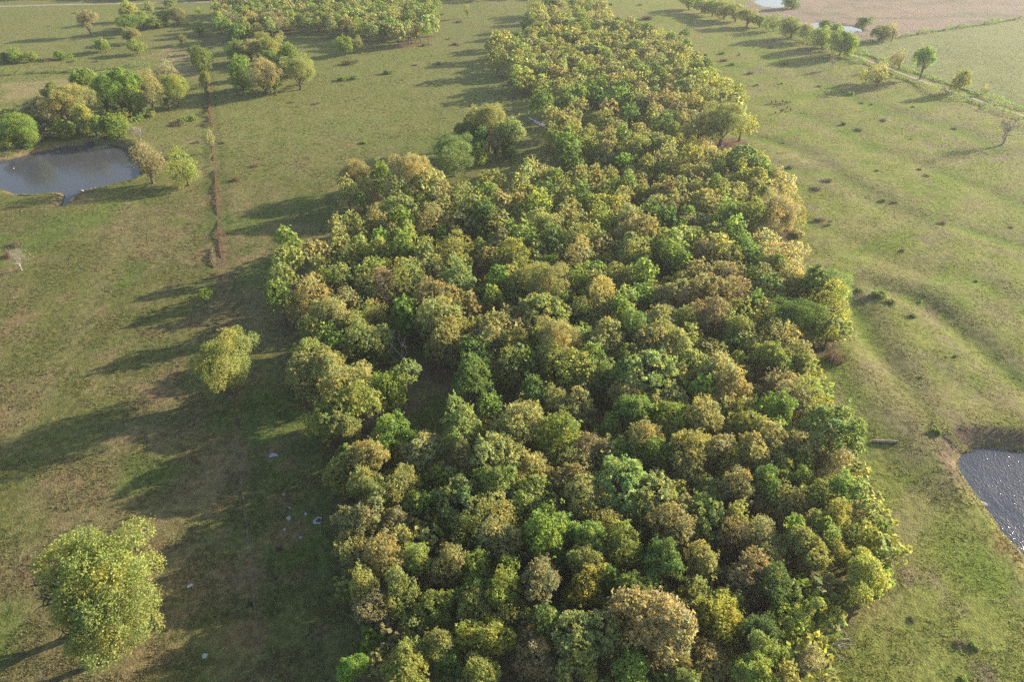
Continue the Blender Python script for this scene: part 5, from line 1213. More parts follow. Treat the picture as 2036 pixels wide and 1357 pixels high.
UNDER = [
(-40.67, 306.06, 2.16, 2.21, 3.14, 'T'),
(-36.22, 109.7, 1.67, 2.14, 2.45, 'D'),
(-37.17, 110.93, 1.78, 2.48, 2.79, 'O'),
(-38.79, 122.95, 1.51, 1.9, 1.8, 'OY'),
(-33.7, 88.87, 2.39, 2.82, 2.8, 'GO'),
(-34.45, 98.61, 1.72, 2.28, 2.85, 'RO'),
(-33.68, 111.45, 1.47, 1.64, 2.91, 'GO'),
(-33.38, 114.36, 2.53, 2.76, 1.91, 'TO'),
(-35.32, 116.61, 1.86, 2.38, 3.05, 'OY'),
(-34.49, 120.8, 1.76, 1.95, 2.47, 'O'),
(-34.39, 128.79, 1.77, 2.43, 3.33, 'RO'),
(-31.56, 92.69, 2.17, 2.21, 2.88, 'TO'),
(-30.18, 98.99, 1.76, 1.98, 2.13, 'O'),
(-30.88, 105.31, 2.29, 2.29, 3.14, 'RO'),
(-30.89, 115.01, 2.28, 2.41, 3.2, 'OD'),
(-30.48, 124.03, 2.02, 2.24, 1.86, 'O'),
(-32.14, 129.86, 1.61, 2.21, 2.79, 'O'),
(-32.12, 153.94, 1.68, 2.32, 2.85, 'DG'),
(-28.07, 71.36, 2.54, 2.67, 2.83, 'OY'),
(-27.55, 84.9, 1.6, 1.99, 2.7, 'D'),
(-27.24, 96.14, 2.08, 2.46, 2.02, 'T'),
(-27.78, 103.19, 1.94, 2.13, 1.95, 'OY'),
(-28.58, 112.49, 2.08, 2.86, 2.48, 'GO'),
(-28.56, 115.6, 1.78, 2.39, 2.83, 'O'),
(-28.87, 123.05, 1.55, 1.9, 2.84, 'OY'),
(-28.95, 126.97, 1.57, 1.86, 2.7, 'O'),
(-27.33, 129.81, 2.53, 2.86, 3.24, 'RO'),
(-26.35, 73.59, 1.42, 1.62, 2.49, 'TO'),
(-26.09, 87.81, 1.61, 2.15, 2.45, 'OY'),
(-26.31, 102.53, 1.56, 1.9, 1.85, 'D'),
(-26.23, 115.56, 2.27, 2.77, 1.98, 'DG'),
(-25.42, 116.55, 1.72, 2.04, 2.52, 'OY'),
(-25.03, 143.45, 2.29, 2.3, 2.67, 'RO'),
(-21.47, 63.04, 2.45, 3.4, 2.45, 'D'),
(-20.95, 65.57, 2.15, 2.45, 2.17, 'GO'),
(-22.94, 85.93, 1.69, 2.05, 2.12, 'D'),
(-22.33, 110.83, 2.26, 2.58, 3.2, 'GO'),
(-22.0, 115.26, 1.61, 1.68, 1.93, 'OD'),
(-21.84, 123.08, 2.05, 2.84, 3.28, 'OY'),
(-22.21, 127.22, 1.76, 1.91, 1.99, 'OD'),
(-22.01, 129.38, 1.94, 2.09, 2.31, 'RO'),
(-20.86, 146.04, 1.62, 1.8, 2.8, 'T'),
(-18.29, 45.71, 2.01, 2.05, 3.07, 'O'),
(-17.87, 48.41, 1.78, 2.07, 3.14, 'RO'),
(-20.33, 64.38, 1.83, 2.08, 3.07, 'D'),
(-17.74, 114.47, 2.07, 2.22, 2.23, 'T'),
(-18.39, 127.93, 1.44, 1.9, 3.08, 'DG'),
(-19.65, 140.47, 2.01, 2.58, 2.42, 'O'),
(-20.13, 141.23, 2.1, 2.19, 2.09, 'O'),
(-18.59, 147.49, 2.23, 2.48, 2.29, 'D'),
(-14.92, 39.71, 1.57, 1.62, 2.62, 'DG'),
(-16.88, 49.49, 1.63, 1.89, 3.0, 'T'),
(-15.76, 51.63, 2.06, 2.09, 2.73, 'T'),
(-16.93, 59.67, 2.29, 2.63, 2.53, 'O'),
(-16.07, 62.66, 1.46, 1.57, 2.13, 'O'),
(-13.89, 36.61, 1.54, 1.65, 3.14, 'TO'),
(-13.03, 38.97, 2.01, 2.74, 2.64, 'RO'),
(-12.25, 53.17, 1.8, 2.5, 2.64, 'OY'),
(-12.18, 60.06, 2.2, 2.44, 2.12, 'OY'),
(-13.76, 105.12, 2.51, 2.8, 2.58, 'O'),
(-13.13, 110.5, 2.14, 2.83, 3.27, 'O'),
(-12.76, 136.41, 2.36, 3.0, 2.71, 'D'),
(-13.86, 145.8, 2.37, 3.24, 2.39, 'GO'),
(-10.45, 51.6, 2.52, 2.74, 3.13, 'O'),
(-10.92, 56.18, 2.49, 2.94, 2.74, 'RO'),
(-9.45, 59.17, 2.48, 2.58, 1.93, 'D'),
(-8.84, 101.3, 1.66, 2.29, 3.16, 'GO'),
(-10.68, 139.26, 2.57, 2.7, 2.83, 'D'),
(-10.12, 141.44, 2.13, 2.67, 2.02, 'OY'),
(-6.36, 34.29, 2.38, 2.67, 2.55, 'RO'),
(-5.8, 40.07, 1.45, 1.74, 2.03, 'T'),
(-5.46, 48.85, 2.55, 3.44, 1.93, 'OD'),
(-7.23, 59.95, 2.22, 2.62, 3.21, 'TO'),
(-6.99, 60.79, 2.52, 2.94, 2.8, 'GO'),
(-5.94, 94.78, 2.15, 2.99, 3.05, 'O'),
(-6.58, 101.74, 2.3, 2.33, 2.07, 'T'),
(-5.6, 105.17, 1.45, 2.04, 2.48, 'D'),
(-7.33, 123.24, 1.96, 2.67, 2.4, 'O'),
(-5.78, 140.68, 2.45, 2.83, 3.13, 'DG'),
(-5.6, 142.54, 1.6, 2.24, 3.03, 'OD'),
(-2.39, 43.52, 1.63, 2.18, 2.83, 'DG'),
(-2.91, 61.09, 1.79, 1.94, 1.9, 'OY'),
(-3.16, 69.42, 1.48, 2.06, 2.86, 'O'),
(-4.47, 72.18, 1.82, 2.07, 2.54, 'TO'),
(-3.61, 96.75, 2.24, 2.5, 2.77, 'OY'),
(-4.86, 97.98, 1.58, 1.97, 2.02, 'TO'),
(-3.73, 108.8, 1.82, 2.24, 2.81, 'RO'),
(-4.23, 110.1, 1.63, 2.26, 3.04, 'OY'),
(-3.63, 120.32, 2.37, 2.87, 3.28, 'O'),
(-4.0, 123.31, 1.45, 1.78, 1.98, 'TO'),
(-4.17, 127.11, 2.03, 2.48, 1.9, 'O'),
(-2.17, 128.93, 1.46, 1.87, 3.22, 'GO'),
(-3.26, 135.63, 1.8, 2.21, 3.07, 'OY'),
(0.15, 51.21, 2.45, 2.89, 2.43, 'TO'),
(-1.34, 60.95, 1.6, 2.07, 2.02, 'O'),
(-0.14, 100.4, 2.03, 2.62, 2.11, 'T'),
(-0.97, 102.57, 1.77, 2.06, 2.55, 'OY'),
(-0.06, 109.38, 1.46, 1.77, 2.16, 'GO'),
(0.18, 111.55, 1.81, 2.35, 3.26, 'GO'),
(-0.44, 121.44, 1.94, 2.25, 2.59, 'T'),
(0.44, 129.9, 2.15, 2.43, 2.34, 'TO'),
(-0.0, 134.04, 1.45, 1.71, 2.85, 'GO'),
(0.88, 280.71, 1.64, 1.81, 2.45, 'O'),
(3.79, 59.36, 1.43, 1.46, 1.85, 'T'),
(3.41, 65.82, 1.5, 1.78, 2.12, 'O'),
(3.76, 71.62, 2.21, 2.57, 2.14, 'O'),
(2.13, 73.07, 1.51, 2.09, 2.23, 'TO'),
(2.68, 93.02, 1.41, 1.6, 2.64, 'DG'),
(2.35, 100.23, 2.0, 2.31, 1.82, 'GO'),
(2.68, 102.08, 1.97, 2.74, 2.81, 'RO'),
(3.63, 108.43, 2.35, 2.49, 2.25, 'GO'),
(3.54, 113.28, 1.65, 2.02, 2.94, 'OY'),
(2.1, 117.37, 2.51, 2.59, 2.35, 'GO'),
(1.3, 126.92, 1.59, 1.88, 2.7, 'D'),
(1.52, 133.32, 2.01, 2.39, 2.63, 'TO'),
(3.46, 145.32, 2.0, 2.16, 3.29, 'OD'),
(3.33, 260.71, 1.79, 1.94, 2.81, 'O'),
(4.78, 41.29, 1.59, 2.22, 2.73, 'DG'),
(6.39, 43.24, 1.85, 2.43, 2.15, 'D'),
(5.15, 55.92, 2.39, 2.66, 2.77, 'T'),
(6.12, 70.76, 1.74, 2.28, 2.79, 'O'),
(6.41, 101.95, 2.32, 3.21, 3.32, 'O'),
(4.64, 109.52, 1.51, 1.62, 2.62, 'O'),
(6.25, 111.28, 1.81, 2.08, 2.03, 'OY'),
(4.71, 114.22, 2.37, 3.11, 2.66, 'O'),
(5.97, 116.56, 2.28, 2.57, 2.65, 'D'),
(4.84, 141.53, 2.14, 2.81, 2.95, 'T'),
(5.79, 149.77, 1.42, 1.92, 3.27, 'TO'),
(6.55, 150.63, 1.7, 1.76, 3.0, 'O'),
(7.04, 153.65, 1.87, 2.43, 2.12, 'OD'),
(5.78, 260.6, 2.48, 2.93, 2.43, 'O'),
(6.7, 283.95, 2.35, 2.45, 1.94, 'OY'),
(9.23, 33.53, 1.82, 1.87, 2.11, 'O'),
(9.98, 39.84, 2.05, 2.2, 2.82, 'OY'),
(9.98, 46.37, 2.42, 2.94, 1.88, 'OD'),
(8.41, 52.44, 1.72, 1.96, 2.52, 'GO'),
(7.74, 71.56, 2.12, 2.69, 2.92, 'O'),
(8.3, 97.24, 1.98, 2.37, 2.2, 'TO'),
(8.8, 99.08, 2.32, 2.7, 2.58, 'DG'),
(10.19, 101.11, 2.53, 2.72, 3.13, 'D'),
(9.23, 104.02, 2.09, 2.62, 1.96, 'O'),
(9.35, 111.15, 1.98, 2.05, 2.81, 'O'),
(8.52, 118.54, 2.05, 2.41, 3.06, 'OY'),
(9.83, 125.17, 2.52, 2.67, 3.38, 'RO'),
(9.88, 131.33, 2.43, 2.77, 1.86, 'RO'),
(9.2, 133.61, 1.66, 2.18, 2.66, 'O'),
(9.58, 142.59, 1.57, 1.61, 3.07, 'OD'),
(8.73, 152.17, 1.46, 1.58, 2.48, 'OD'),
(10.23, 245.11, 2.12, 2.9, 3.36, 'OD'),
(9.9, 246.8, 2.03, 2.56, 2.4, 'DG'),
(8.7, 254.12, 1.49, 1.65, 2.18, 'OD'),
(7.55, 262.14, 1.51, 2.05, 2.77, 'RO'),
(11.97, 32.66, 1.82, 1.92, 3.09, 'T'),
(11.83, 39.97, 1.61, 1.98, 3.1, 'D'),
(12.92, 44.67, 2.4, 2.42, 2.57, 'OY'),
(11.85, 46.6, 2.1, 2.82, 2.0, 'O'),
(11.97, 51.33, 2.56, 3.16, 2.31, 'RO'),
(11.32, 56.07, 1.53, 1.68, 2.67, 'OD'),
(11.81, 68.67, 2.41, 3.26, 1.83, 'OY'),
(11.39, 72.15, 1.43, 1.65, 2.17, 'TO'),
(12.18, 95.01, 1.68, 1.86, 3.12, 'GO'),
(11.23, 102.31, 1.87, 2.61, 2.04, 'OD'),
(12.8, 105.05, 2.05, 2.83, 2.42, 'TO'),
(13.02, 127.65, 1.72, 2.11, 2.13, 'O'),
(10.6, 141.74, 1.58, 2.08, 2.24, 'GO'),
(11.19, 245.33, 2.08, 2.61, 1.98, 'OY'),
(15.21, 34.03, 2.38, 2.81, 2.57, 'DG'),
(14.88, 45.63, 1.66, 2.09, 3.19, 'RO'),
(15.59, 54.97, 2.56, 2.89, 2.04, 'OD'),
(15.8, 60.85, 1.61, 2.17, 2.47, 'O'),
(15.82, 64.3, 1.82, 2.26, 2.3, 'GO'),
(14.02, 67.63, 1.87, 2.53, 3.12, 'D'),
(15.94, 85.62, 1.92, 2.03, 2.77, 'RO'),
(16.31, 92.48, 2.45, 2.47, 2.93, 'O'),
(14.25, 95.15, 1.84, 2.29, 2.48, 'OY'),
(16.47, 116.99, 2.24, 2.62, 2.83, 'DG'),
(14.42, 126.4, 2.21, 2.26, 2.9, 'D'),
(15.88, 142.58, 1.45, 1.92, 2.67, 'O'),
(14.16, 149.42, 1.88, 2.63, 3.32, 'GO'),
(16.34, 180.01, 2.07, 2.75, 2.98, 'OD'),
(16.39, 274.01, 1.95, 2.7, 1.98, 'RO'),
(15.92, 292.29, 2.21, 2.74, 1.88, 'RO'),
(18.9, 34.41, 2.36, 2.76, 2.44, 'O'),
(17.74, 42.62, 2.57, 2.74, 2.86, 'GO'),
(18.24, 48.38, 1.42, 1.71, 3.39, 'TO'),
(16.85, 53.64, 2.16, 2.31, 1.92, 'OY'),
(18.72, 68.95, 2.46, 2.73, 1.86, 'T'),
(19.27, 70.53, 2.3, 2.8, 2.09, 'OD'),
(19.05, 74.36, 1.85, 1.93, 2.98, 'RO'),
(17.7, 78.61, 1.81, 2.43, 1.84, 'T'),
(19.17, 93.73, 1.56, 1.71, 1.83, 'O'),
(18.19, 105.32, 1.55, 1.86, 2.03, 'OY'),
(19.27, 114.53, 2.58, 3.03, 2.36, 'O'),
(18.81, 118.79, 1.87, 2.44, 2.1, 'TO'),
(17.35, 148.67, 2.15, 2.81, 1.99, 'RO'),
(17.68, 171.73, 2.36, 2.82, 2.29, 'O'),
(17.12, 172.51, 2.5, 2.92, 3.3, 'O'),
(16.98, 180.14, 2.35, 2.83, 2.27, 'DG'),
(18.86, 219.99, 2.36, 3.27, 2.79, 'O'),
(19.3, 222.57, 1.97, 2.68, 2.27, 'RO'),
(19.03, 227.98, 1.4, 1.42, 2.01, 'GO'),
(17.07, 258.44, 1.94, 2.52, 2.61, 'DG'),
(17.99, 273.39, 2.01, 2.09, 2.79, 'TO'),
(17.54, 274.4, 2.05, 2.2, 3.15, 'GO'),
(18.03, 315.24, 1.77, 2.36, 1.89, 'OD'),
(20.8, 34.54, 1.99, 2.24, 1.83, 'T'),
(21.83, 36.98, 1.58, 2.06, 2.83, 'TO'),
(20.29, 44.68, 2.16, 2.53, 3.1, 'TO'),
(21.66, 95.63, 1.59, 1.77, 3.24, 'OD'),
(19.9, 103.32, 2.27, 3.11, 2.97, 'O'),
(20.95, 113.62, 2.53, 2.81, 2.87, 'O'),
(21.5, 124.95, 1.67, 1.88, 2.39, 'O'),
(21.68, 127.57, 1.63, 2.09, 2.59, 'O'),
(21.61, 143.55, 1.57, 2.08, 2.25, 'T'),
(20.69, 145.07, 1.85, 2.48, 2.76, 'OY'),
(20.63, 147.63, 1.78, 2.37, 1.8, 'O'),
(21.48, 152.31, 2.59, 3.09, 1.89, 'T'),
(22.12, 168.41, 2.01, 2.2, 2.82, 'OY'),
(21.18, 184.03, 2.52, 2.59, 1.91, 'OY'),
(20.12, 227.49, 2.42, 2.73, 2.79, 'OD'),
(21.57, 228.15, 2.58, 3.29, 2.88, 'O'),
(21.45, 244.47, 2.17, 2.22, 2.52, 'OY'),
(21.83, 246.53, 2.07, 2.14, 2.41, 'TO'),
(22.63, 294.77, 2.12, 2.95, 2.29, 'GO'),
(23.27, 36.01, 1.48, 1.93, 1.93, 'O'),
(23.19, 49.33, 2.05, 2.41, 2.22, 'RO'),
(24.5, 67.17, 1.41, 1.83, 2.3, 'T'),
(24.94, 76.66, 1.94, 2.25, 2.24, 'RO'),
(24.45, 81.55, 2.46, 3.43, 3.39, 'O'),
(25.37, 82.5, 1.7, 1.83, 3.33, 'TO'),
(23.12, 98.16, 1.55, 1.94, 2.99, 'OY'),
(23.38, 106.07, 1.4, 1.75, 2.88, 'RO'),
(25.51, 112.21, 1.91, 2.0, 3.01, 'T'),
(23.9, 135.79, 2.01, 2.66, 2.14, 'OD'),
(24.13, 148.64, 1.52, 1.71, 2.05, 'OD'),
(25.07, 151.9, 2.03, 2.41, 1.86, 'O'),
(23.01, 175.32, 1.97, 2.01, 1.95, 'O'),
(23.87, 179.78, 2.07, 2.29, 3.15, 'TO'),
(23.39, 187.95, 2.02, 2.2, 2.93, 'O'),
(24.13, 225.84, 2.44, 3.11, 3.24, 'TO'),
(24.86, 244.41, 2.41, 2.43, 2.12, 'OD'),
(23.44, 257.81, 1.57, 1.61, 1.91, 'D'),
(23.06, 259.77, 1.4, 1.69, 2.57, 'TO'),
(24.06, 269.43, 2.5, 2.53, 3.37, 'TO'),
(25.54, 297.68, 1.65, 1.77, 3.1, 'D'),
(25.12, 300.27, 1.46, 1.82, 2.51, 'OD'),
(27.71, 33.13, 2.27, 2.63, 2.58, 'T'),
(28.64, 37.49, 2.11, 2.21, 3.05, 'O'),
(27.89, 67.43, 1.51, 1.79, 2.32, 'O'),
(27.87, 84.33, 2.01, 2.22, 3.19, 'D'),
(26.81, 107.5, 1.67, 2.21, 3.07, 'OY'),
(26.76, 112.5, 1.66, 1.91, 2.88, 'DG'),
(27.6, 113.43, 2.03, 2.51, 1.97, 'D'),
(27.22, 119.04, 1.67, 2.23, 2.79, 'O'),
(28.18, 136.21, 2.06, 2.24, 3.08, 'OY'),
(27.81, 138.01, 2.45, 3.07, 1.96, 'OD'),
(27.35, 148.39, 1.65, 1.65, 2.93, 'O'),
(28.6, 155.33, 2.01, 2.21, 3.07, 'D'),
(26.25, 158.85, 1.41, 1.42, 2.79, 'RO'),
(26.56, 167.46, 2.11, 2.31, 3.3, 'D'),
(28.33, 170.41, 1.5, 1.67, 1.92, 'D'),
(26.8, 179.87, 2.07, 2.87, 2.52, 'DG'),
(28.2, 228.71, 2.5, 3.17, 2.15, 'O'),
(28.43, 245.9, 2.51, 3.25, 2.31, 'O'),
(27.28, 252.38, 1.62, 2.25, 1.87, 'O'),
(27.92, 297.03, 1.82, 2.14, 2.44, 'DG'),
(31.82, 35.14, 2.27, 2.77, 2.75, 'TO'),
(30.44, 37.19, 2.57, 3.01, 3.2, 'OY'),
(31.93, 45.22, 1.68, 2.29, 2.87, 'D'),
(31.63, 50.23, 2.3, 2.51, 3.3, 'O'),
(30.29, 53.08, 1.99, 2.42, 2.68, 'OY'),
(30.5, 82.95, 2.45, 2.54, 2.04, 'D'),
(30.16, 86.87, 2.41, 2.51, 3.22, 'OY'),
(30.85, 91.92, 2.24, 2.42, 2.5, 'O'),
(31.74, 98.82, 1.51, 1.62, 1.87, 'O'),
(30.39, 105.88, 1.75, 2.38, 3.36, 'D'),
(29.45, 123.24, 1.66, 1.68, 3.18, 'OD'),
(29.62, 135.77, 1.5, 1.63, 2.31, 'D'),
(30.76, 138.01, 1.71, 1.92, 2.06, 'O'),
(30.94, 145.36, 2.16, 2.32, 1.94, 'TO'),
(29.88, 151.73, 2.37, 2.56, 2.53, 'TO'),
(31.57, 153.93, 1.9, 2.17, 1.97, 'O'),
(30.99, 161.98, 1.85, 2.02, 2.43, 'RO'),
(30.84, 164.3, 1.59, 1.62, 3.11, 'D'),
(31.76, 169.49, 2.18, 2.7, 2.93, 'OY'),
(30.31, 246.62, 1.87, 2.18, 3.36, 'DG'),
(31.05, 274.98, 2.24, 2.9, 1.92, 'OY'),
(30.53, 277.58, 1.69, 2.1, 3.37, 'OY'),
(30.44, 295.67, 2.52, 2.95, 3.23, 'RO'),
(30.39, 297.69, 1.69, 2.17, 3.34, 'DG'),
(31.77, 303.8, 1.7, 1.95, 2.76, 'OD'),
(31.58, 305.43, 1.72, 2.11, 3.4, 'DG'),
(34.16, 40.31, 2.37, 2.49, 2.7, 'OD'),
(33.16, 42.46, 2.59, 3.59, 2.45, 'DG'),
(32.82, 45.3, 2.53, 2.7, 1.83, 'GO'),
(35.02, 53.92, 1.43, 1.99, 1.91, 'OD'),
(34.02, 59.94, 1.96, 2.44, 1.91, 'T'),
(34.9, 79.6, 1.53, 1.71, 2.33, 'TO'),
(32.42, 90.89, 1.77, 1.79, 3.0, 'D'),
(34.62, 98.85, 2.46, 2.59, 1.84, 'T'),
(32.34, 111.24, 1.48, 1.98, 2.19, 'OY'),
(34.97, 124.99, 1.71, 2.39, 3.34, 'OD'),
(33.09, 126.34, 2.48, 2.82, 2.19, 'OD'),
(32.68, 136.56, 2.27, 2.98, 2.25, 'OD'),
(32.94, 143.47, 1.55, 1.94, 2.6, 'OY'),
(32.94, 146.08, 2.12, 2.51, 2.4, 'T'),
(33.12, 151.59, 1.6, 1.87, 2.67, 'GO'),
(32.42, 158.9, 1.73, 1.94, 2.52, 'OD'),
(32.66, 161.21, 1.98, 2.51, 2.07, 'OY'),
(33.58, 166.72, 2.03, 2.63, 2.42, 'RO'),
(33.58, 169.18, 1.6, 2.02, 2.67, 'OY'),
(34.16, 177.94, 1.77, 1.84, 3.03, 'D'),
(33.96, 180.09, 2.29, 2.95, 2.12, 'DG'),
(34.64, 229.87, 1.61, 2.15, 2.47, 'OY'),
(36.25, 44.41, 2.21, 3.0, 2.66, 'OD'),
(35.73, 53.56, 1.86, 2.57, 2.49, 'T'),
(35.73, 74.43, 2.39, 3.04, 2.69, 'RO'),
(37.15, 78.26, 1.68, 2.33, 2.88, 'TO'),
(35.85, 79.78, 2.34, 3.27, 1.94, 'O'),
(36.24, 82.77, 2.4, 3.28, 2.78, 'OY'),
(36.2, 98.55, 2.07, 2.74, 2.51, 'DG'),
(37.99, 109.46, 2.32, 2.98, 2.05, 'T'),
(36.98, 112.1, 1.81, 2.09, 2.49, 'DG'),
(35.63, 115.5, 1.47, 1.63, 2.56, 'DG'),
(37.89, 121.36, 2.09, 2.35, 2.15, 'D'),
(37.96, 126.03, 2.49, 2.76, 2.78, 'OD'),
(35.71, 129.1, 2.42, 3.25, 3.17, 'GO'),
(37.87, 137.21, 2.29, 2.96, 1.87, 'T'),
(37.36, 142.74, 2.51, 3.48, 3.08, 'D'),
(36.74, 159.37, 1.62, 2.07, 2.58, 'OD'),
(37.96, 163.49, 1.68, 2.0, 3.32, 'TO'),
(35.68, 167.68, 1.7, 2.21, 3.09, 'DG'),
(37.99, 171.31, 2.56, 2.73, 3.06, 'TO'),
(35.94, 176.16, 1.91, 2.64, 1.97, 'TO'),
(36.89, 216.66, 1.86, 2.43, 3.04, 'DG'),
(37.32, 255.15, 2.59, 3.07, 2.64, 'D'),
(36.45, 270.25, 1.95, 2.47, 1.81, 'TO'),
(38.17, 289.04, 1.45, 2.03, 2.19, 'DG'),
(36.84, 291.02, 2.45, 2.58, 3.01, 'O'),
(36.5, 318.31, 2.07, 2.07, 2.85, 'O'),
(40.35, 49.31, 2.14, 2.28, 2.58, 'D'),
(39.0, 54.92, 1.82, 2.31, 3.02, 'DG'),
(38.94, 68.45, 2.37, 2.97, 3.26, 'O'),
(40.96, 121.9, 2.07, 2.43, 1.94, 'T'),
(39.66, 127.79, 1.61, 2.17, 2.85, 'DG'),
(40.6, 128.72, 1.88, 2.1, 2.39, 'RO'),
(39.66, 137.03, 2.56, 3.04, 2.33, 'OD'),
(38.59, 142.34, 2.3, 3.04, 2.68, 'T'),
(39.51, 146.43, 2.46, 3.24, 3.07, 'RO'),
(39.1, 148.75, 1.55, 1.58, 2.29, 'D'),
(39.14, 164.35, 2.34, 2.73, 2.1, 'RO'),
(38.76, 166.68, 2.39, 2.66, 1.82, 'D'),
(39.29, 179.44, 2.01, 2.53, 2.07, 'GO'),
(39.74, 187.24, 1.94, 2.4, 2.93, 'D'),
(39.07, 215.61, 2.31, 2.89, 2.01, 'GO'),
(40.17, 244.19, 2.55, 2.62, 2.83, 'T'),
(38.75, 247.23, 1.86, 2.05, 2.11, 'DG'),
(39.71, 254.64, 2.48, 3.34, 3.3, 'RO'),
(39.09, 264.35, 1.86, 1.99, 2.99, 'O'),
(39.93, 288.5, 2.03, 2.17, 2.12, 'T'),
(39.54, 289.93, 2.28, 2.97, 3.28, 'OD'),
(42.86, 47.2, 1.76, 2.27, 2.31, 'GO'),
(44.24, 49.71, 2.43, 3.04, 3.04, 'O'),
(43.9, 55.42, 1.53, 1.96, 3.38, 'TO'),
(42.71, 70.4, 2.22, 2.82, 1.85, 'OY'),
(43.31, 78.49, 1.83, 2.14, 1.93, 'O'),
(43.53, 94.17, 1.63, 2.18, 2.37, 'T'),
(41.66, 101.41, 2.18, 2.6, 2.51, 'RO'),
(44.05, 112.49, 1.74, 2.29, 2.41, 'D'),
(43.26, 120.47, 2.06, 2.38, 2.19, 'TO'),
(43.57, 122.78, 2.09, 2.35, 2.23, 'DG'),
(43.59, 133.03, 2.49, 2.79, 1.82, 'TO'),
(43.42, 144.58, 2.42, 2.93, 1.91, 'D'),
(43.53, 155.3, 1.75, 2.32, 3.26, 'RO'),
(41.86, 157.97, 1.45, 1.9, 3.02, 'OD'),
(41.66, 162.48, 2.28, 2.32, 1.86, 'GO'),
(42.4, 163.06, 2.45, 3.25, 2.3, 'TO'),
(44.11, 176.76, 2.36, 2.7, 2.01, 'O'),
(41.8, 187.29, 2.07, 2.46, 3.22, 'RO'),
(43.67, 235.55, 1.48, 2.07, 2.99, 'TO'),
(41.64, 270.66, 1.82, 2.12, 2.34, 'O'),
(42.53, 271.45, 1.9, 2.14, 2.59, 'O'),
(41.79, 314.85, 2.5, 2.62, 1.85, 'O'),
(44.99, 52.61, 1.77, 2.37, 3.31, 'OD'),
(45.8, 54.93, 2.29, 2.58, 2.47, 'O'),
(45.37, 59.05, 2.52, 2.75, 2.44, 'TO'),
(46.39, 62.06, 1.97, 2.03, 3.19, 'T'),
(45.6, 70.98, 2.35, 3.06, 2.38, 'DG'),
(46.52, 77.89, 2.23, 3.0, 3.17, 'DG'),
(44.82, 80.68, 2.22, 2.35, 3.29, 'O'),
(47.44, 87.19, 1.99, 2.32, 2.31, 'OY'),
(45.6, 97.99, 2.01, 2.53, 3.14, 'O'),
(45.88, 103.23, 2.08, 2.78, 2.37, 'TO'),
(45.34, 104.06, 2.52, 3.39, 2.42, 'RO'),
(45.89, 113.63, 1.7, 2.01, 3.34, 'GO'),
(47.09, 121.57, 1.84, 2.43, 2.39, 'O'),
(47.03, 130.18, 2.09, 2.36, 3.33, 'TO'),
(45.92, 143.8, 1.63, 2.21, 2.11, 'OD'),
(45.15, 146.57, 2.4, 3.2, 3.06, 'RO'),
(45.0, 152.27, 2.47, 2.86, 2.34, 'OY'),
(46.96, 166.12, 2.3, 2.34, 2.36, 'TO'),
(46.54, 169.05, 1.84, 2.03, 2.82, 'TO'),
(45.13, 186.99, 1.42, 1.58, 3.08, 'O'),
(44.83, 188.1, 2.31, 2.85, 2.56, 'D'),
(45.97, 192.96, 2.42, 2.47, 2.84, 'D'),
(44.91, 195.62, 1.99, 2.39, 2.94, 'OY'),
(44.94, 197.38, 1.95, 2.41, 2.48, 'DG'),
(47.35, 215.8, 1.62, 1.97, 2.82, 'T'),
(47.07, 248.95, 2.33, 2.95, 3.09, 'TO'),
(45.51, 269.34, 2.38, 3.0, 1.91, 'RO'),
(46.99, 313.81, 1.67, 1.89, 2.92, 'RO'),
(45.81, 315.44, 2.53, 3.02, 3.12, 'O'),
(48.76, 90.43, 2.08, 2.83, 1.93, 'T'),
(48.6, 99.67, 1.52, 1.53, 2.31, 'O'),
(48.34, 101.65, 1.63, 2.23, 1.94, 'OY'),
(48.63, 103.98, 1.47, 1.93, 3.1, 'TO'),
(49.53, 107.12, 1.88, 2.57, 3.12, 'O'),
(49.75, 124.92, 1.56, 1.86, 3.32, 'O'),
(48.12, 127.55, 2.13, 2.68, 2.12, 'RO'),
(48.51, 135.05, 2.03, 2.28, 2.99, 'OD'),
(49.28, 152.37, 2.25, 3.09, 2.12, 'DG'),
(48.32, 153.6, 2.4, 2.47, 2.85, 'TO'),
(48.72, 159.29, 1.65, 2.26, 2.58, 'RO'),
(50.21, 163.61, 1.57, 2.06, 2.41, 'O'),
(48.71, 198.91, 1.95, 2.04, 2.12, 'OD'),
(50.4, 208.43, 2.54, 3.52, 2.83, 'T'),
(47.93, 215.86, 2.5, 2.78, 3.24, 'TO'),
(50.51, 226.69, 1.9, 2.6, 3.08, 'RO'),
(49.73, 231.4, 2.11, 2.38, 3.24, 'OY'),
(48.37, 250.96, 2.42, 3.23, 2.49, 'OY'),
(51.4, 102.89, 2.59, 2.83, 1.98, 'GO'),
(53.03, 139.63, 1.64, 1.74, 2.15, 'OD'),
(52.13, 149.5, 1.49, 1.61, 1.97, 'RO'),
(52.03, 150.66, 2.16, 2.33, 2.37, 'GO'),
(53.41, 157.8, 1.66, 2.06, 2.81, 'T'),
(52.6, 174.79, 1.86, 2.17, 1.84, 'OY'),
(51.45, 206.74, 1.8, 2.48, 1.98, 'O'),
(51.94, 236.71, 1.87, 2.05, 3.14, 'O'),
(51.28, 243.57, 1.72, 2.19, 2.24, 'D'),
(51.12, 297.74, 2.28, 2.86, 3.07, 'OY'),
(55.97, 109.6, 2.42, 2.54, 2.47, 'OD'),
(54.06, 120.17, 1.53, 2.11, 2.19, 'OY'),
(55.6, 138.84, 2.37, 2.8, 3.05, 'OY'),
(56.34, 141.22, 1.84, 2.27, 3.29, 'RO'),
(56.55, 145.79, 1.53, 1.99, 2.39, 'OY'),
(54.79, 151.83, 2.07, 2.9, 2.55, 'GO'),
(55.92, 166.53, 2.43, 3.13, 2.79, 'RO'),
(54.3, 194.28, 2.42, 2.75, 1.92, 'OY'),
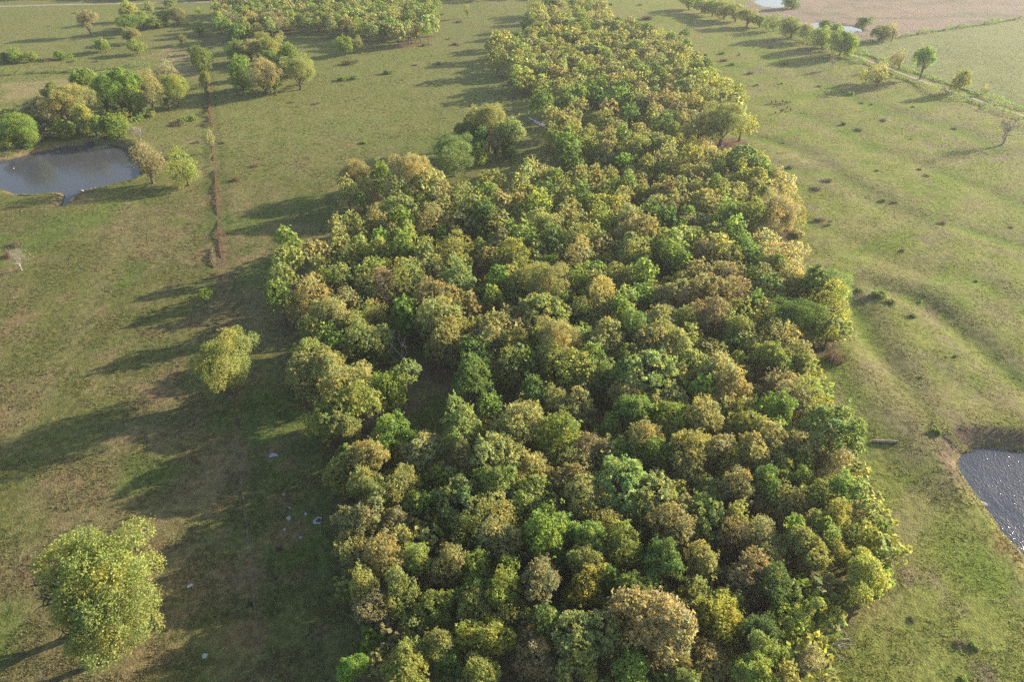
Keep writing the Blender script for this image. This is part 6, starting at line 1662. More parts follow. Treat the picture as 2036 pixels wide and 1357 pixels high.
(55.18, 217.77, 1.83, 2.21, 2.27, 'T'),
(55.18, 235.87, 2.44, 2.98, 2.84, 'OY'),
(55.43, 247.28, 2.02, 2.14, 3.05, 'O'),
(56.24, 274.9, 1.62, 2.18, 2.91, 'OD'),
(58.27, 150.64, 1.6, 1.75, 2.63, 'O'),
(59.73, 158.72, 1.91, 2.17, 2.27, 'O'),
(58.63, 166.42, 2.27, 2.88, 2.36, 'OD'),
(59.61, 247.55, 1.75, 2.26, 2.3, 'GO'),
(58.54, 294.53, 1.57, 2.09, 2.28, 'DG'),
(61.03, 164.8, 2.5, 2.83, 3.33, 'O'),
(60.39, 166.41, 1.74, 2.21, 3.09, 'T'),
(61.8, 224.47, 2.31, 2.37, 2.13, 'TO'),
(62.71, 249.77, 2.3, 2.72, 2.95, 'T'),
(60.76, 292.27, 1.44, 1.82, 2.41, 'O'),
(65.2, 161.83, 2.53, 2.56, 1.86, 'O'),
(64.67, 216.39, 2.57, 3.23, 2.41, 'T'),
(64.95, 252.35, 1.61, 2.24, 2.29, 'DG'),
(66.68, 252.06, 2.42, 3.31, 1.89, 'T'),
(-125.45, 237.02, 1.78, 1.69, 2.02, 'GD'),
(-138.81, 193.27, 1.58, 1.5, 1.55, 'O'),
(-122.14, 199.78, 1.52, 1.44, 1.22, 'O'),
(-119.02, 197.13, 1.68, 1.6, 1.49, 'D'),
(-143.06, 215.88, 1.97, 1.87, 2.08, 'U'),
(-109.7, 219.23, 1.32, 1.26, 1.08, 'U'),
(-144.63, 188.34, 1.25, 1.19, 1.51, 'RO'),
(-130.1, 198.61, 1.74, 1.65, 1.73, 'GO'),
(-138.48, 186.23, 1.63, 1.55, 1.78, 'OD'),
(-115.72, 213.17, 1.85, 1.75, 1.65, 'D'),
(-114.51, 205.17, 1.49, 1.41, 1.19, 'GO'),
(-136.91, 208.46, 1.63, 1.55, 1.73, 'U'),
(-124.74, 220.56, 2.17, 2.06, 1.92, 'RO'),
(-128.24, 224.69, 1.58, 1.51, 1.51, 'GD'),
(-131.22, 233.38, 1.21, 1.15, 1.54, 'RO'),
(-130.67, 191.55, 1.49, 1.42, 1.39, 'O'),
(-126.09, 194.98, 1.21, 1.15, 1.29, 'D'),
(-135.86, 234.98, 1.68, 1.6, 1.51, 'D'),
(-154.44, 225.96, 1.5, 1.43, 1.36, 'RO'),
(-149.78, 213.12, 1.43, 1.36, 1.38, 'U'),
(-117.79, 231.9, 1.58, 1.5, 1.81, 'GD'),
(-125.42, 214.02, 1.87, 1.78, 1.8, 'GD'),
(-119.26, 213.73, 2.19, 2.08, 2.15, 'D'),
(-141.85, 209.59, 1.78, 1.69, 1.49, 'RO'),
(-122.69, 218.95, 1.8, 1.71, 1.9, 'OD'),
(-146.67, 193.6, 2.02, 1.92, 2.21, 'OD'),
(-140.71, 200.62, 2.02, 1.92, 1.77, 'GD'),
(-141.12, 212.91, 1.87, 1.77, 1.51, 'GO'),
(-130.98, 230.63, 1.67, 1.59, 1.84, 'RO'),
(-140.05, 216.2, 1.67, 1.59, 1.52, 'U'),
(-119.97, 224.89, 1.35, 1.28, 1.68, 'U'),
(-118.48, 208.91, 1.95, 1.85, 1.61, 'OD'),
(-134.48, 200.49, 2.14, 2.03, 2.02, 'GO'),
(-151.02, 208.14, 1.32, 1.25, 1.41, 'D'),
(-138.08, 204.94, 2.04, 1.94, 1.76, 'U'),
(-133.96, 238.51, 2.01, 1.91, 1.66, 'D'),
(-150.92, 229.42, 1.5, 1.42, 1.28, 'OD'),
(-136.3, 236.31, 2.05, 1.95, 2.22, 'D'),
(-152.92, 208.24, 1.98, 1.88, 2.18, 'D'),
(-138.38, 193.91, 1.63, 1.55, 1.62, 'GD'),
(-144.93, 218.92, 1.73, 1.64, 1.79, 'D'),
(-122.58, 227.25, 2.2, 2.09, 2.23, 'O'),
(-134.47, 189.0, 1.31, 1.24, 1.1, 'RO'),
(-123.68, 235.02, 1.73, 1.64, 1.63, 'U'),
(-127.77, 204.14, 1.67, 1.58, 1.69, 'D'),
(-126.64, 233.27, 2.05, 1.95, 2.2, 'U'),
(-131.92, 221.43, 1.53, 1.45, 1.67, 'GO'),
(-119.29, 229.46, 1.27, 1.21, 1.55, 'GO'),
(-123.23, 197.46, 1.45, 1.37, 1.17, 'O'),
(-141.83, 228.22, 1.55, 1.47, 1.67, 'U'),
(-139.51, 213.94, 2.0, 1.9, 2.11, 'GD'),
(-157.41, 209.26, 1.91, 1.82, 1.95, 'GO'),
(-128.27, 222.82, 1.27, 1.21, 1.57, 'GO'),
(-128.98, 206.5, 1.25, 1.19, 1.09, 'D'),
(-136.74, 206.81, 1.49, 1.41, 1.64, 'RO'),
(-122.21, 239.27, 2.05, 1.95, 2.23, 'GD'),
(-109.98, 220.34, 1.58, 1.5, 1.7, 'D'),
(-150.74, 207.2, 1.81, 1.72, 1.7, 'OD'),
(-141.44, 196.18, 1.42, 1.35, 1.49, 'O'),
(-147.35, 198.55, 2.15, 2.04, 1.97, 'U'),
(-89.65, 285.56, 1.71, 1.62, 1.82, 'TO'),
(-92.92, 271.14, 2.09, 1.98, 1.99, 'OY'),
(-86.09, 241.78, 2.03, 1.93, 2.07, 'GD'),
(-82.93, 270.71, 2.17, 2.06, 1.9, 'TO'),
(-91.63, 268.65, 1.33, 1.26, 1.32, 'GD'),
(-90.44, 243.94, 1.7, 1.61, 1.55, 'GD'),
(-77.2, 264.68, 1.88, 1.79, 2.08, 'GD'),
(-91.05, 288.35, 1.99, 1.89, 2.05, 'GD'),
(-93.15, 240.91, 1.79, 1.7, 1.67, 'O'),
(-87.4, 258.12, 1.97, 1.87, 1.79, 'O'),
(-93.58, 287.42, 1.41, 1.34, 1.6, 'GD'),
(-84.09, 238.37, 2.04, 1.94, 2.09, 'O'),
(-91.29, 254.1, 2.05, 1.95, 1.74, 'T'),
(-83.78, 257.85, 1.24, 1.18, 1.2, 'T'),
(-91.92, 280.12, 1.75, 1.66, 1.43, 'TO'),
(-91.04, 272.57, 1.99, 1.89, 1.69, 'T'),
(-83.57, 265.94, 1.81, 1.72, 1.5, 'GD'),
(-84.14, 263.96, 1.77, 1.68, 1.95, 'GD'),
(-74.78, 258.43, 1.53, 1.46, 1.47, 'T'),
(-97.43, 277.4, 1.37, 1.31, 1.3, 'TO'),
(-72.18, 247.17, 1.36, 1.29, 1.15, 'T'),
(-86.89, 281.41, 1.29, 1.22, 1.36, 'GD'),
(-89.86, 276.35, 1.29, 1.22, 1.1, 'TO'),
(-90.72, 240.89, 1.97, 1.87, 1.94, 'GD'),
(-90.74, 250.3, 1.31, 1.24, 1.46, 'T'),
(-104.02, 270.06, 1.86, 1.77, 1.99, 'T'),
(-121.18, 279.72, 1.64, 1.56, 1.6, 'D'),
(-114.97, 263.72, 1.95, 1.85, 1.77, 'D'),
(-118.65, 275.96, 1.76, 1.67, 2.0, 'D'),
(-116.22, 272.29, 2.14, 2.03, 2.14, 'D'),
(-118.95, 280.3, 1.59, 1.51, 1.42, 'D'),
(-120.87, 283.68, 1.55, 1.47, 1.74, 'D'),
(-112.42, 335.82, 1.22, 1.16, 1.25, 'O'),
(-112.64, 312.78, 1.94, 1.85, 1.66, 'R'),
(-113.59, 335.31, 1.21, 1.15, 1.42, 'R'),
(-129.97, 337.76, 1.25, 1.19, 1.15, 'T'),
(-126.75, 330.04, 1.61, 1.53, 1.88, 'GD'),
(-111.49, 336.31, 1.35, 1.28, 1.66, 'G'),
(-107.26, 313.69, 1.6, 1.52, 1.51, 'G'),
(-129.28, 332.37, 1.54, 1.47, 1.36, 'T'),
(-103.57, 333.13, 1.81, 1.72, 1.89, 'T'),
(-120.26, 337.66, 2.07, 1.97, 1.72, 'G'),
(-101.75, 326.14, 1.29, 1.22, 1.41, 'GD'),
(-109.27, 320.86, 1.46, 1.38, 1.44, 'GD'),
(-107.77, 336.75, 1.64, 1.56, 1.65, 'G'),
(-114.43, 333.32, 2.07, 1.96, 2.1, 'GD'),
(-107.82, 326.51, 1.54, 1.46, 1.28, 'O'),
(-105.91, 322.36, 1.45, 1.38, 1.44, 'G'),
(-108.19, 344.12, 1.59, 1.51, 1.48, 'T'),
(-113.81, 336.54, 2.08, 1.98, 1.68, 'R'),
(-107.4, 336.97, 1.46, 1.39, 1.3, 'O'),
(-102.87, 327.42, 1.93, 1.83, 1.91, 'GD'),
(-126.65, 329.3, 1.35, 1.28, 1.59, 'G'),
(-106.47, 326.48, 1.33, 1.26, 1.11, 'O'),
(-72.06, 328.09, 1.68, 1.59, 1.37, 'D'),
(-50.63, 320.81, 1.54, 1.46, 1.33, 'D'),
(-57.21, 322.46, 1.25, 1.19, 1.11, 'O'),
(-89.02, 336.85, 1.99, 1.89, 1.65, 'O'),
(-58.72, 321.44, 1.76, 1.67, 1.73, 'GD'),
(-51.05, 319.34, 1.42, 1.35, 1.33, 'GD'),
(-53.35, 322.29, 1.33, 1.27, 1.36, 'GD'),
(-72.83, 330.6, 1.86, 1.76, 1.68, 'GD'),
(-64.79, 326.83, 1.99, 1.89, 1.92, 'D'),
(-101.23, 336.65, 1.22, 1.16, 1.47, 'D'),
(-78.86, 328.72, 1.6, 1.52, 1.84, 'D'),
(-88.19, 334.51, 1.64, 1.56, 1.39, 'D'),
(-51.95, 324.1, 1.38, 1.32, 1.17, 'O'),
(-81.4, 333.69, 1.62, 1.53, 1.31, 'GD'),
(-74.06, 327.13, 1.66, 1.58, 1.42, 'D'),
(-57.99, 326.95, 1.65, 1.57, 1.4, 'D'),
(-80.0, 334.05, 1.6, 1.52, 1.35, 'GD'),
(-47.54, 317.72, 1.95, 1.85, 1.82, 'O'),
(-71.33, 332.83, 2.1, 1.99, 1.9, 'D'),
(-48.65, 318.29, 1.24, 1.18, 1.47, 'O'),
(-57.26, 325.46, 1.79, 1.7, 1.5, 'D'),
(-66.76, 326.75, 1.52, 1.44, 1.72, 'GD'),
(-97.37, 335.24, 1.89, 1.79, 1.94, 'D'),
(-54.37, 324.8, 1.9, 1.8, 1.53, 'D'),
(-91.39, 333.04, 1.39, 1.32, 1.32, 'D'),
(-52.99, 323.12, 2.04, 1.94, 2.04, 'GD'),
(-165.68, 314.53, 2.01, 1.91, 2.15, 'O'),
(-170.62, 332.35, 2.14, 2.03, 1.96, 'O'),
(-178.25, 339.69, 1.86, 1.77, 1.67, 'O'),
(-172.85, 326.38, 1.78, 1.69, 1.66, 'O'),
(-167.97, 326.39, 1.87, 1.77, 1.6, 'R'),
(-160.27, 303.71, 1.82, 1.73, 1.94, 'GD'),
(-173.28, 330.89, 1.62, 1.54, 1.65, 'O'),
(-167.11, 319.48, 1.65, 1.57, 1.68, 'O')]

# ------------------------------------------------------------------ helpers
def tag(o, label=None, cat=None, group=None, kind=None):
    if label: o["label"] = label
    if cat: o["category"] = cat
    if group: o["group"] = group
    if kind: o["kind"] = kind
    return o


def obj(name, mesh, parent=None, loc=(0, 0, 0), rot=(0, 0, 0), scl=(1, 1, 1)):
    o = bpy.data.objects.new(name, mesh)
    COL.objects.link(o)
    o.location, o.rotation_euler, o.scale = loc, rot, scl
    if parent: o.parent = parent
    return o


def np_mesh(name, V, F, C=None, mat=None, smooth=False):
    """V (n,3); F (m,k) all faces of k corners; C (n,3) colour per vertex."""
    m = bpy.data.meshes.new(name)
    V = np.asarray(V, np.float32); F = np.asarray(F, np.int32)
    n, (f, k) = len(V), F.shape
    m.vertices.add(n); m.vertices.foreach_set("co", V.ravel())
    m.loops.add(f * k); m.loops.foreach_set("vertex_index", F.ravel())
    m.polygons.add(f); m.polygons.foreach_set("loop_start", np.arange(0, f * k, k, dtype=np.int32))
    if smooth: m.polygons.foreach_set("use_smooth", np.ones(f, bool))
    m.update(calc_edges=True)
    if C is not None:
        a = m.attributes.new("tint", 'FLOAT_COLOR', 'POINT')
        c4 = np.ones((n, 4), np.float32); c4[:, :3] = C
        a.data.foreach_set("color", c4.ravel())
    if mat: m.materials.append(mat)
    return m


def hash2(ix, iy, s):
    h = (ix.astype(np.int64) * 374761393 + iy.astype(np.int64) * 668265263 + s * 1442695041) & 0xFFFFFFFF
    h = ((h ^ (h >> 13)) * 1274126177) & 0xFFFFFFFF
    h = (h ^ (h >> 16)) & 0xFFFFFFFF
    return h / 4294967295.0


def vnoise(x, y, s=0):
    x = np.asarray(x, float); y = np.asarray(y, float)
    ix, iy = np.floor(x), np.floor(y)
    fx, fy = x - ix, y - iy
    fx = fx * fx * (3 - 2 * fx); fy = fy * fy * (3 - 2 * fy)
    a, b = hash2(ix, iy, s), hash2(ix + 1, iy, s)
    c, d = hash2(ix, iy + 1, s), hash2(ix + 1, iy + 1, s)
    return (a * (1 - fx) + b * fx) * (1 - fy) + (c * (1 - fx) + d * fx) * fy


def fbm(x, y, s=0, o=4):
    t, a, n = 0, 1, 0
    for i in range(o):
        t = t + a * vnoise(x, y, s + i * 17); n += a; a *= .5; x = x * 2.03 + 7.1; y = y * 2.03 + 3.7
    return t / n


def sstep(a, b, v):
    t = np.clip((v - a) / (b - a), 0, 1)
    return t * t * (3 - 2 * t)


def seg_dist(x, y, pts):
    """distance to a polyline and signed side (positive to its right going along)."""
    best = np.full(np.shape(x), 1e9); side = np.zeros(np.shape(x))
    for (x1, y1), (x2, y2) in zip(pts[:-1], pts[1:]):
        dx, dy = x2 - x1, y2 - y1
        L = dx * dx + dy * dy
        t = np.clip(((x - x1) * dx + (y - y1) * dy) / L, 0, 1)
        d = np.hypot(x - x1 - t * dx, y - y1 - t * dy)
        s = np.sign((x - x1) * dy - (y - y1) * dx)
        m = d < best
        best = np.where(m, d, best); side = np.where(m, s, side)
    return best, side


def in_poly(x, y, poly):
    c = np.zeros(np.shape(x), bool)
    n = len(poly)
    for i in range(n):
        x1, y1 = poly[i]; x2, y2 = poly[(i + 1) % n]
        if y1 == y2: continue
        hit = ((y1 > y) != (y2 > y)) & (x < (x2 - x1) * (y - y1) / (y2 - y1) + x1)
        c ^= hit
    return c


def poly_sd(x, y, poly):
    d, _ = seg_dist(x, y, poly + poly[:1])
    return np.where(in_poly(x, y, poly), -d, d)


# ------------------------------------------------------------------ lie of the land
PONDS = [(POND_WEST, -.7, 1.5), (POND_EAST, -.9, 1.6), (POOL_A, -.3, 2.0), (POOL_B, -.3, 2.0)]
ALL_TREES = [(t[0], t[1], t[2]) for t in WOOD_TREES + MASS_TREES]


def wood_field(x, y):
    """how much wood stands over a point, 0..1"""
    f = np.zeros(np.shape(x))
    for tx, ty, tr in ALL_TREES:
        r = tr * .95
        m = (np.abs(x - tx) < 2.2 * r) & (np.abs(y - ty) < 2.2 * r)
        if m.any():
            f[m] += np.exp(-(((x[m] - tx) ** 2 + (y[m] - ty) ** 2) / (r * r)))
    return np.clip(f, 0, 1)


def height(x, y):
    x = np.asarray(x, float); y = np.asarray(y, float)
    h = (fbm(x / 70, y / 70, 3, 3) - .5) * 1.6
    east = sstep(25, 60, x - .12 * y)
    u = x * .55 - y * .83
    w = x * .83 + y * .55
    h = h + east * (fbm(u / 16, w / 30, 9, 4) - .5) * .35 + east * (fbm(u / 4, w / 11, 29, 2) - .5) * .35
    h = h + (fbm(x / 5, y / 5, 11, 3) - .5) * .16
    for pts, wd, dp in GULLIES:
        px = [p[0] for p in pts]; py = [p[1] for p in pts]
        m = (x > min(px) - 15) & (x < max(px) + 15) & (y > min(py) - 15) & (y < max(py) + 15)
        if not np.any(m): continue
        wob = (fbm(x / 6, y / 6, 5, 2) - .5) * 3
        d, s = seg_dist(x, y, pts)
        d = d + wob * .6
        cut = (.15 + .7 * fbm(x / 20, y / 20, 77, 2)) * dp * np.exp(-(d / wd) ** 2) - .25 * dp * np.exp(-((d - 2.4 * wd) / (1.3 * wd)) ** 2)
        h = h - np.where(m, cut, 0)
    for poly, zw, bank in PONDS:
        sd = poly_sd(x, y, poly) + (fbm(x / 2.5, y / 2.5, 41, 2) - .5) * .9
        flat = sstep(18, 6, sd)
        h = h * (1 - flat) + flat * (h * .15 + .1)
        t = sstep(bank * 1.1, -.6, sd)
        h = h * (1 - t) + (zw - .55) * t
        h = h - sstep(-.5, -6, sd) * .8
    # dam of the west pond (its far bank) and the scarp above the east pond
    d, _ = seg_dist(x, y, [POND_WEST[i] for i in range(0, 11)])
    sd = poly_sd(x, y, POND_WEST)
    h = h + .55 * np.exp(-((sd - 3.2) / 1.6) ** 2) * sstep(7, 4, d) * (sd > 0)
    d, _ = seg_dist(x, y, [POND_EAST[i] for i in range(0, 7)])
    sd = poly_sd(x, y, POND_EAST)
    h = h + .85 * sstep(1.2, 3.2, sd) * sstep(13, 4.5, d) * (sd > 0)
    return h


def hz(x, y):
    return float(height(np.array([x]), np.array([y]))[0])


# ------------------------------------------------------------------ materials
def new_mat(name):
    m = bpy.data.materials.new(name); m.use_nodes = True
    nt = m.node_tree
    p = nt.nodes["Principled BSDF"]
    return m, nt, p


def node(nt, t, **kw):
    n = nt.nodes.new(t)
    for k, v in kw.items(): setattr(n, k, v)
    return n


def mul_col(nt, a, b, f=1.0, mode='MULTIPLY'):
    n = node(nt, "ShaderNodeMix", data_type='RGBA', blend_type=mode)
    n.inputs[0].default_value = f
    for sock, v in ((n.inputs[6], a), (n.inputs[7], b)):
        if isinstance(v, tuple): sock.default_value = v
        else: nt.links.new(v, sock)
    return n.outputs[2]


def foliage_mat(name, trans=.33):
    m, nt, p = new_mat(name)
    at = node(nt, "ShaderNodeAttribute", attribute_name="tint")
    oi = node(nt, "ShaderNodeObjectInfo")
    col = mul_col(nt, at.outputs["Color"], oi.outputs["Color"])
    nt.links.new(col, p.inputs["Base Color"])
    p.inputs["Roughness"].default_value = .62
    p.inputs["Specular IOR Level"].default_value = .25
    tr = node(nt, "ShaderNodeBsdfTranslucent")
    warm = mul_col(nt, col, (1.05, 1.12, .70, 1))
    nt.links.new(warm, tr.inputs[0])
    mx = node(nt, "ShaderNodeMixShader"); mx.inputs[0].default_value = trans
    nt.links.new(p.outputs[0], mx.inputs[1]); nt.links.new(tr.outputs[0], mx.inputs[2])
    nt.links.new(mx.outputs[0], nt.nodes["Material Output"].inputs[0])
    return m


M_LEAF = foliage_mat("spring_leaves", .5)
M_GRASS = foliage_mat("pasture_grass", .5)


def noise_mat(name, c1, c2, scale, rough=.85, bump=.3, spec=.2, detail=6):
    m, nt, p = new_mat(name)
    tc = node(nt, "ShaderNodeTexCoord")
    nz = node(nt, "ShaderNodeTexNoise"); nz.inputs["Scale"].default_value = scale; nz.inputs["Detail"].default_value = detail
    nt.links.new(tc.outputs["Object"], nz.inputs["Vector"])
    rp = node(nt, "ShaderNodeValToRGB")
    rp.color_ramp.elements[0].position = .35; rp.color_ramp.elements[1].position = .68
    rp.color_ramp.elements[0].color = (*c1, 1); rp.color_ramp.elements[1].color = (*c2, 1)
    nt.links.new(nz.outputs[0], rp.inputs[0]); nt.links.new(rp.outputs[0], p.inputs["Base Color"])
    p.inputs["Roughness"].default_value = rough; p.inputs["Specular IOR Level"].default_value = spec
    bp = node(nt, "ShaderNodeBump"); bp.inputs["Strength"].default_value = bump; bp.inputs["Distance"].default_value = .05
    nt.links.new(nz.outputs[0], bp.inputs["Height"]); nt.links.new(bp.outputs[0], p.inputs["Normal"])
    return m


M_BARK = noise_mat("grey_brown_bark", (.07, .055, .045), (.17, .14, .12), 7)
M_DEADWOOD = noise_mat("weathered_deadwood", (.20, .17, .15), (.38, .34, .31), 9)
M_LOG = noise_mat("peeled_log", (.20, .15, .11), (.42, .35, .28), 6)
M_CONC = noise_mat("weathered_concrete", (.24, .24, .25), (.44, .44, .46), 5)
M_BURNT = noise_mat("burnt_crust", (.03, .03, .03), (.12, .10, .09), 8)
M_ROCK = noise_mat("pale_limestone", (.24, .21, .18), (.46, .42, .36), 4)
M_POLE = noise_mat("pale_galvanised_pipe", (.48, .50, .54), (.66, .68, .72), 3, rough=.45, spec=.5)
M_POST = noise_mat("steel_fence_post", (.10, .12, .09), (.2, .2, .17), 5)
M_WIRE = noise_mat("rusty_wire", (.15, .11, .09), (.25, .2, .17), 5)
M_ROAD = noise_mat("pale_dirt_lane", (.24, .19, .145), (.34, .28, .22), .5, bump=.5)
M_SHED = noise_mat("white_board", (.6, .6, .62), (.75, .75, .75), 2)
M_ROOF = noise_mat("grey_sheet_roof", (.3, .33, .38), (.4, .42, .46), 2, rough=.5)


def hide_mat(name, c):
    return noise_mat(name, tuple(v * .7 for v in c), c, 3, rough=.75)


M_HIDE = {'k': hide_mat("dark_hide", (.05, .04, .035)), 'b': hide_mat("brown_hide", (.15, .085, .05)), 't': hide_mat("tan_hide", (.34, .25, .16))}


def ground_mat():
    m, nt, p = new_mat("pasture_ground")
    at = node(nt, "ShaderNodeAttribute", attribute_name="tint")
    tc = node(nt, "ShaderNodeTexCoord")
    n1 = node(nt, "ShaderNodeTexNoise"); n1.inputs["Scale"].default_value = 1.1; n1.inputs["Detail"].default_value = 8; n1.inputs["Roughness"].default_value = .68
    nt.links.new(tc.outputs["Object"], n1.inputs["Vector"])
    r1 = node(nt, "ShaderNodeValToRGB")
    e = r1.color_ramp.elements
    e[0].position, e[0].color = .30, (.50, .52, .50, 1)
    e[1].position, e[1].color = .70, (1.48, 1.42, 1.34, 1)
    nt.links.new(n1.outputs[0], r1.inputs[0])
    n2 = node(nt, "ShaderNodeTexNoise"); n2.inputs["Scale"].default_value = 4.5; n2.inputs["Detail"].default_value = 5
    nt.links.new(tc.outputs["Object"], n2.inputs["Vector"])
    r2 = node(nt, "ShaderNodeValToRGB")
    e = r2.color_ramp.elements
    e[0].position, e[0].color = .34, (.62, .70, .66, 1)
    e[1].position, e[1].color = .66, (1.38, 1.26, 1.18, 1)
    nt.links.new(n2.outputs[0], r2.inputs[0])
    c = mul_col(nt, at.outputs["Color"], r1.outputs[0])
    c = mul_col(nt, c, r2.outputs[0], .8)
    nt.links.new(c, p.inputs["Base Color"])
    p.inputs["Roughness"].default_value = .95
    p.inputs["Specular IOR Level"].default_value = .08
    ad = node(nt, "ShaderNodeMath", operation='ADD')
    nt.links.new(n1.outputs[0], ad.inputs[0]); nt.links.new(n2.outputs[0], ad.inputs[1])
    bp = node(nt, "ShaderNodeBump"); bp.inputs["Strength"].default_value = .55; bp.inputs["Distance"].default_value = .22
    nt.links.new(ad.outputs[0], bp.inputs["Height"]); nt.links.new(bp.outputs[0], p.inputs["Normal"])
    return m


def water_mat(name, col, ripple, scale):
    m, nt, p = new_mat(name)
    p.inputs["Base Color"].default_value = (*col, 1)
    p.inputs["Roughness"].default_value = .06
    p.inputs["IOR"].default_value = 1.333
    tc = node(nt, "ShaderNodeTexCoord")
    mp = node(nt, "ShaderNodeMapping"); mp.inputs["Scale"].default_value = (1, .55, 1); mp.inputs["Rotation"].default_value = (0, 0, .5)
    nt.links.new(tc.outputs["Object"], mp.inputs[0])
    a = node(nt, "ShaderNodeTexNoise"); a.inputs["Scale"].default_value = scale; a.inputs["Detail"].default_value = 4
    b = node(nt, "ShaderNodeTexNoise"); b.inputs["Scale"].default_value = scale * .12; b.inputs["Detail"].default_value = 2
    nt.links.new(mp.outputs[0], a.inputs[0]); nt.links.new(mp.outputs[0], b.inputs[0])
    mu = node(nt, "ShaderNodeMath", operation='MULTIPLY')
    nt.links.new(a.outputs[0], mu.inputs[0]); nt.links.new(b.outputs[0], mu.inputs[1])
    bp = node(nt, "ShaderNodeBump"); bp.inputs["Strength"].default_value = 1.0; bp.inputs["Distance"].default_value = ripple
    nt.links.new(mu.outputs[0], bp.inputs["Height"]); nt.links.new(bp.outputs[0], p.inputs["Normal"])
    return m


# ------------------------------------------------------------------ ground sheet
def axis(lo, hi, fine, grow, far):
    v = list(np.arange(lo, hi + .001, fine))
    s = fine; x = v[-1]
    while x < far: s *= grow; x += s; v.append(x)
    s = fine; x = v[0]
    while x > -far: s *= grow; x -= s; v.insert(0, x)
    return np.array(v)


gx = axis(-115, 175, 1.1, 1.045, 1500)
gy = axis(26, 300, .9, 1.05, 1500)
GX, GY = np.meshgrid(gx, gy)
fx, fy = GX.ravel(), GY.ravel()
near = (np.abs(fx) < 420) & (fy > -60) & (fy < 520)
fz = np.zeros(len(fx))
fz[near] = height(fx[near], fy[near])
edge = sstep(420, 300, np.abs(fx)) * sstep(520, 430, fy) * sstep(-60, -10, fy)
fz *= edge


def ground_colour(x, y):
    def lerp(a, b, t): return a + (np.asarray(b) - a) * t[:, None]
    n1 = fbm(x / 26, y / 26, 51, 4); n2 = fbm(x / 7, y / 7, 61, 4); n3 = fbm(x / 2.2, y / 2.2, 71, 3)
    wf = wood_field(x, y)
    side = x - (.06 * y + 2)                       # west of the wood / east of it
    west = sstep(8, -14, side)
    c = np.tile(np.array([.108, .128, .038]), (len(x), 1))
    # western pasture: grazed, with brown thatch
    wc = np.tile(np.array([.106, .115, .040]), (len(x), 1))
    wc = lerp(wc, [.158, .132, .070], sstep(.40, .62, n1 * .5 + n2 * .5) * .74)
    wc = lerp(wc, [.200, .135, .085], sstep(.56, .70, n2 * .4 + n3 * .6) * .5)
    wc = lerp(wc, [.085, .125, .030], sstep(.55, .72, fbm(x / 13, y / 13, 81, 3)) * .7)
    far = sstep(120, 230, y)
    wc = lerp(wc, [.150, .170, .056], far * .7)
    # eastern pasture: fresher, with grey thatch streaks along the slopes
    u = x * .55 - y * .83; w = x * .83 + y * .55
    ec = np.tile(np.array([.158, .180, .048]), (len(x), 1))
    ec = lerp(ec, [.190, .165, .085], sstep(.48, .66, fbm(u / 5, w / 16, 91, 4)) * .55)
    ec = lerp(ec, [.120, .170, .026], sstep(.58, .74, fbm(u / 7, w / 22, 95, 3)) * .8)
    ec = lerp(ec, [.165, .128, .100], sstep(.60, .74, n2 * .6 + n3 * .4) * .7)
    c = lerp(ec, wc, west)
    for pts, wd, dp in GULLIES:
        d, s = seg_dist(x, y, pts)
        d = d + (fbm(x / 4, y / 4, 33, 2) - .5) * 3
        c = lerp(c, [.100, .165, .022], np.exp(-(d / (wd * .9)) ** 2) * .6 * sstep(.35, .55, fbm(x / 15, y / 15, 37, 2)))
        c = lerp(c, [.160, .140, .085], np.exp(-((d - wd * 1.5) / (wd * .8)) ** 2) * .5 * sstep(.62, .45, n1))
    for poly in DRY:
        sd = poly_sd(x, y, poly) + (n2 - .5) * 14
        c = lerp(c, [.27, .215, .125], sstep(3, -3, sd) * (.35 + .5 * n3))
    sd = poly_sd(x, y, PALE); c = lerp(c, [.155, .178, .075], sstep(1, -1, sd) * .9)
    sd = poly_sd(x, y, PINK); pk = sstep(1, -1, sd)
    c = lerp(c, [.215, .165, .150], pk * (.75 + .25 * n3))
    c = lerp(c, [.10, .12, .06], pk * sstep(.60, .70, fbm(x / 18, y / 9, 131, 3)) * .6)
    # fence line strip and wheel tracks
    d, s = seg_dist(x, y, FENCE)
    d = d + (n3 - .5) * 1.0
    fade = .6 + .4 * sstep(95, 125, y)
    c = lerp(c, [.150, .098, .066], sstep(.75, .2, d) * (.35 + .9 * n2) * fade)
    c = lerp(c, [.055, .075, .030], sstep(.9, .2, np.abs(d - 1.9)) * .55 * fade)
    for pts in TRACKS:
        d, s = seg_dist(x, y, pts)
        dd = np.abs(d + (n3 - .5) * .5 - .8)
        c = lerp(c, [.17, .15, .075], sstep(.7, .2, dd) * .45)
    for bx, by, br in BARE:
        d = np.hypot(x - bx, (y - by)) + (n2 - .5) * br * 2 + (n3 - .5) * br
        c = lerp(c, [.215, .125, .080], sstep(br * .8, br * .2, d) * .4)
    # leaf litter and bare red earth under the wood
    lit = np.array([.100, .076, .050])
    c = lerp(c, lit, sstep(.35, .8, wf + (n2 - .5) * .25) * .85)
    c = lerp(c, [.165, .098, .062], sstep(.5, .9, wf) * sstep(.52, .66, n2) * .6)
    # pond margins: mud and trampled banks
    for poly, zw, bank in PONDS[:2]:
        sd = poly_sd(x, y, poly) + (n3 - .5) * 2
        c = lerp(c, [.19, .135, .095], np.exp(-((sd - .6) / .9) ** 2) * .8)
        c = lerp(c, [.10, .085, .06], sstep(.3, -.5, sd))
    d, _ = seg_dist(x, y, [POND_EAST[i] for i in range(0, 5)])
    sd = poly_sd(x, y, POND_EAST)
    c = lerp(c, [.115, .085, .072], sstep(.8, 1.6, sd) * sstep(4.2, 2.6, sd) * sstep(8, 5, d) * .85)
    return c


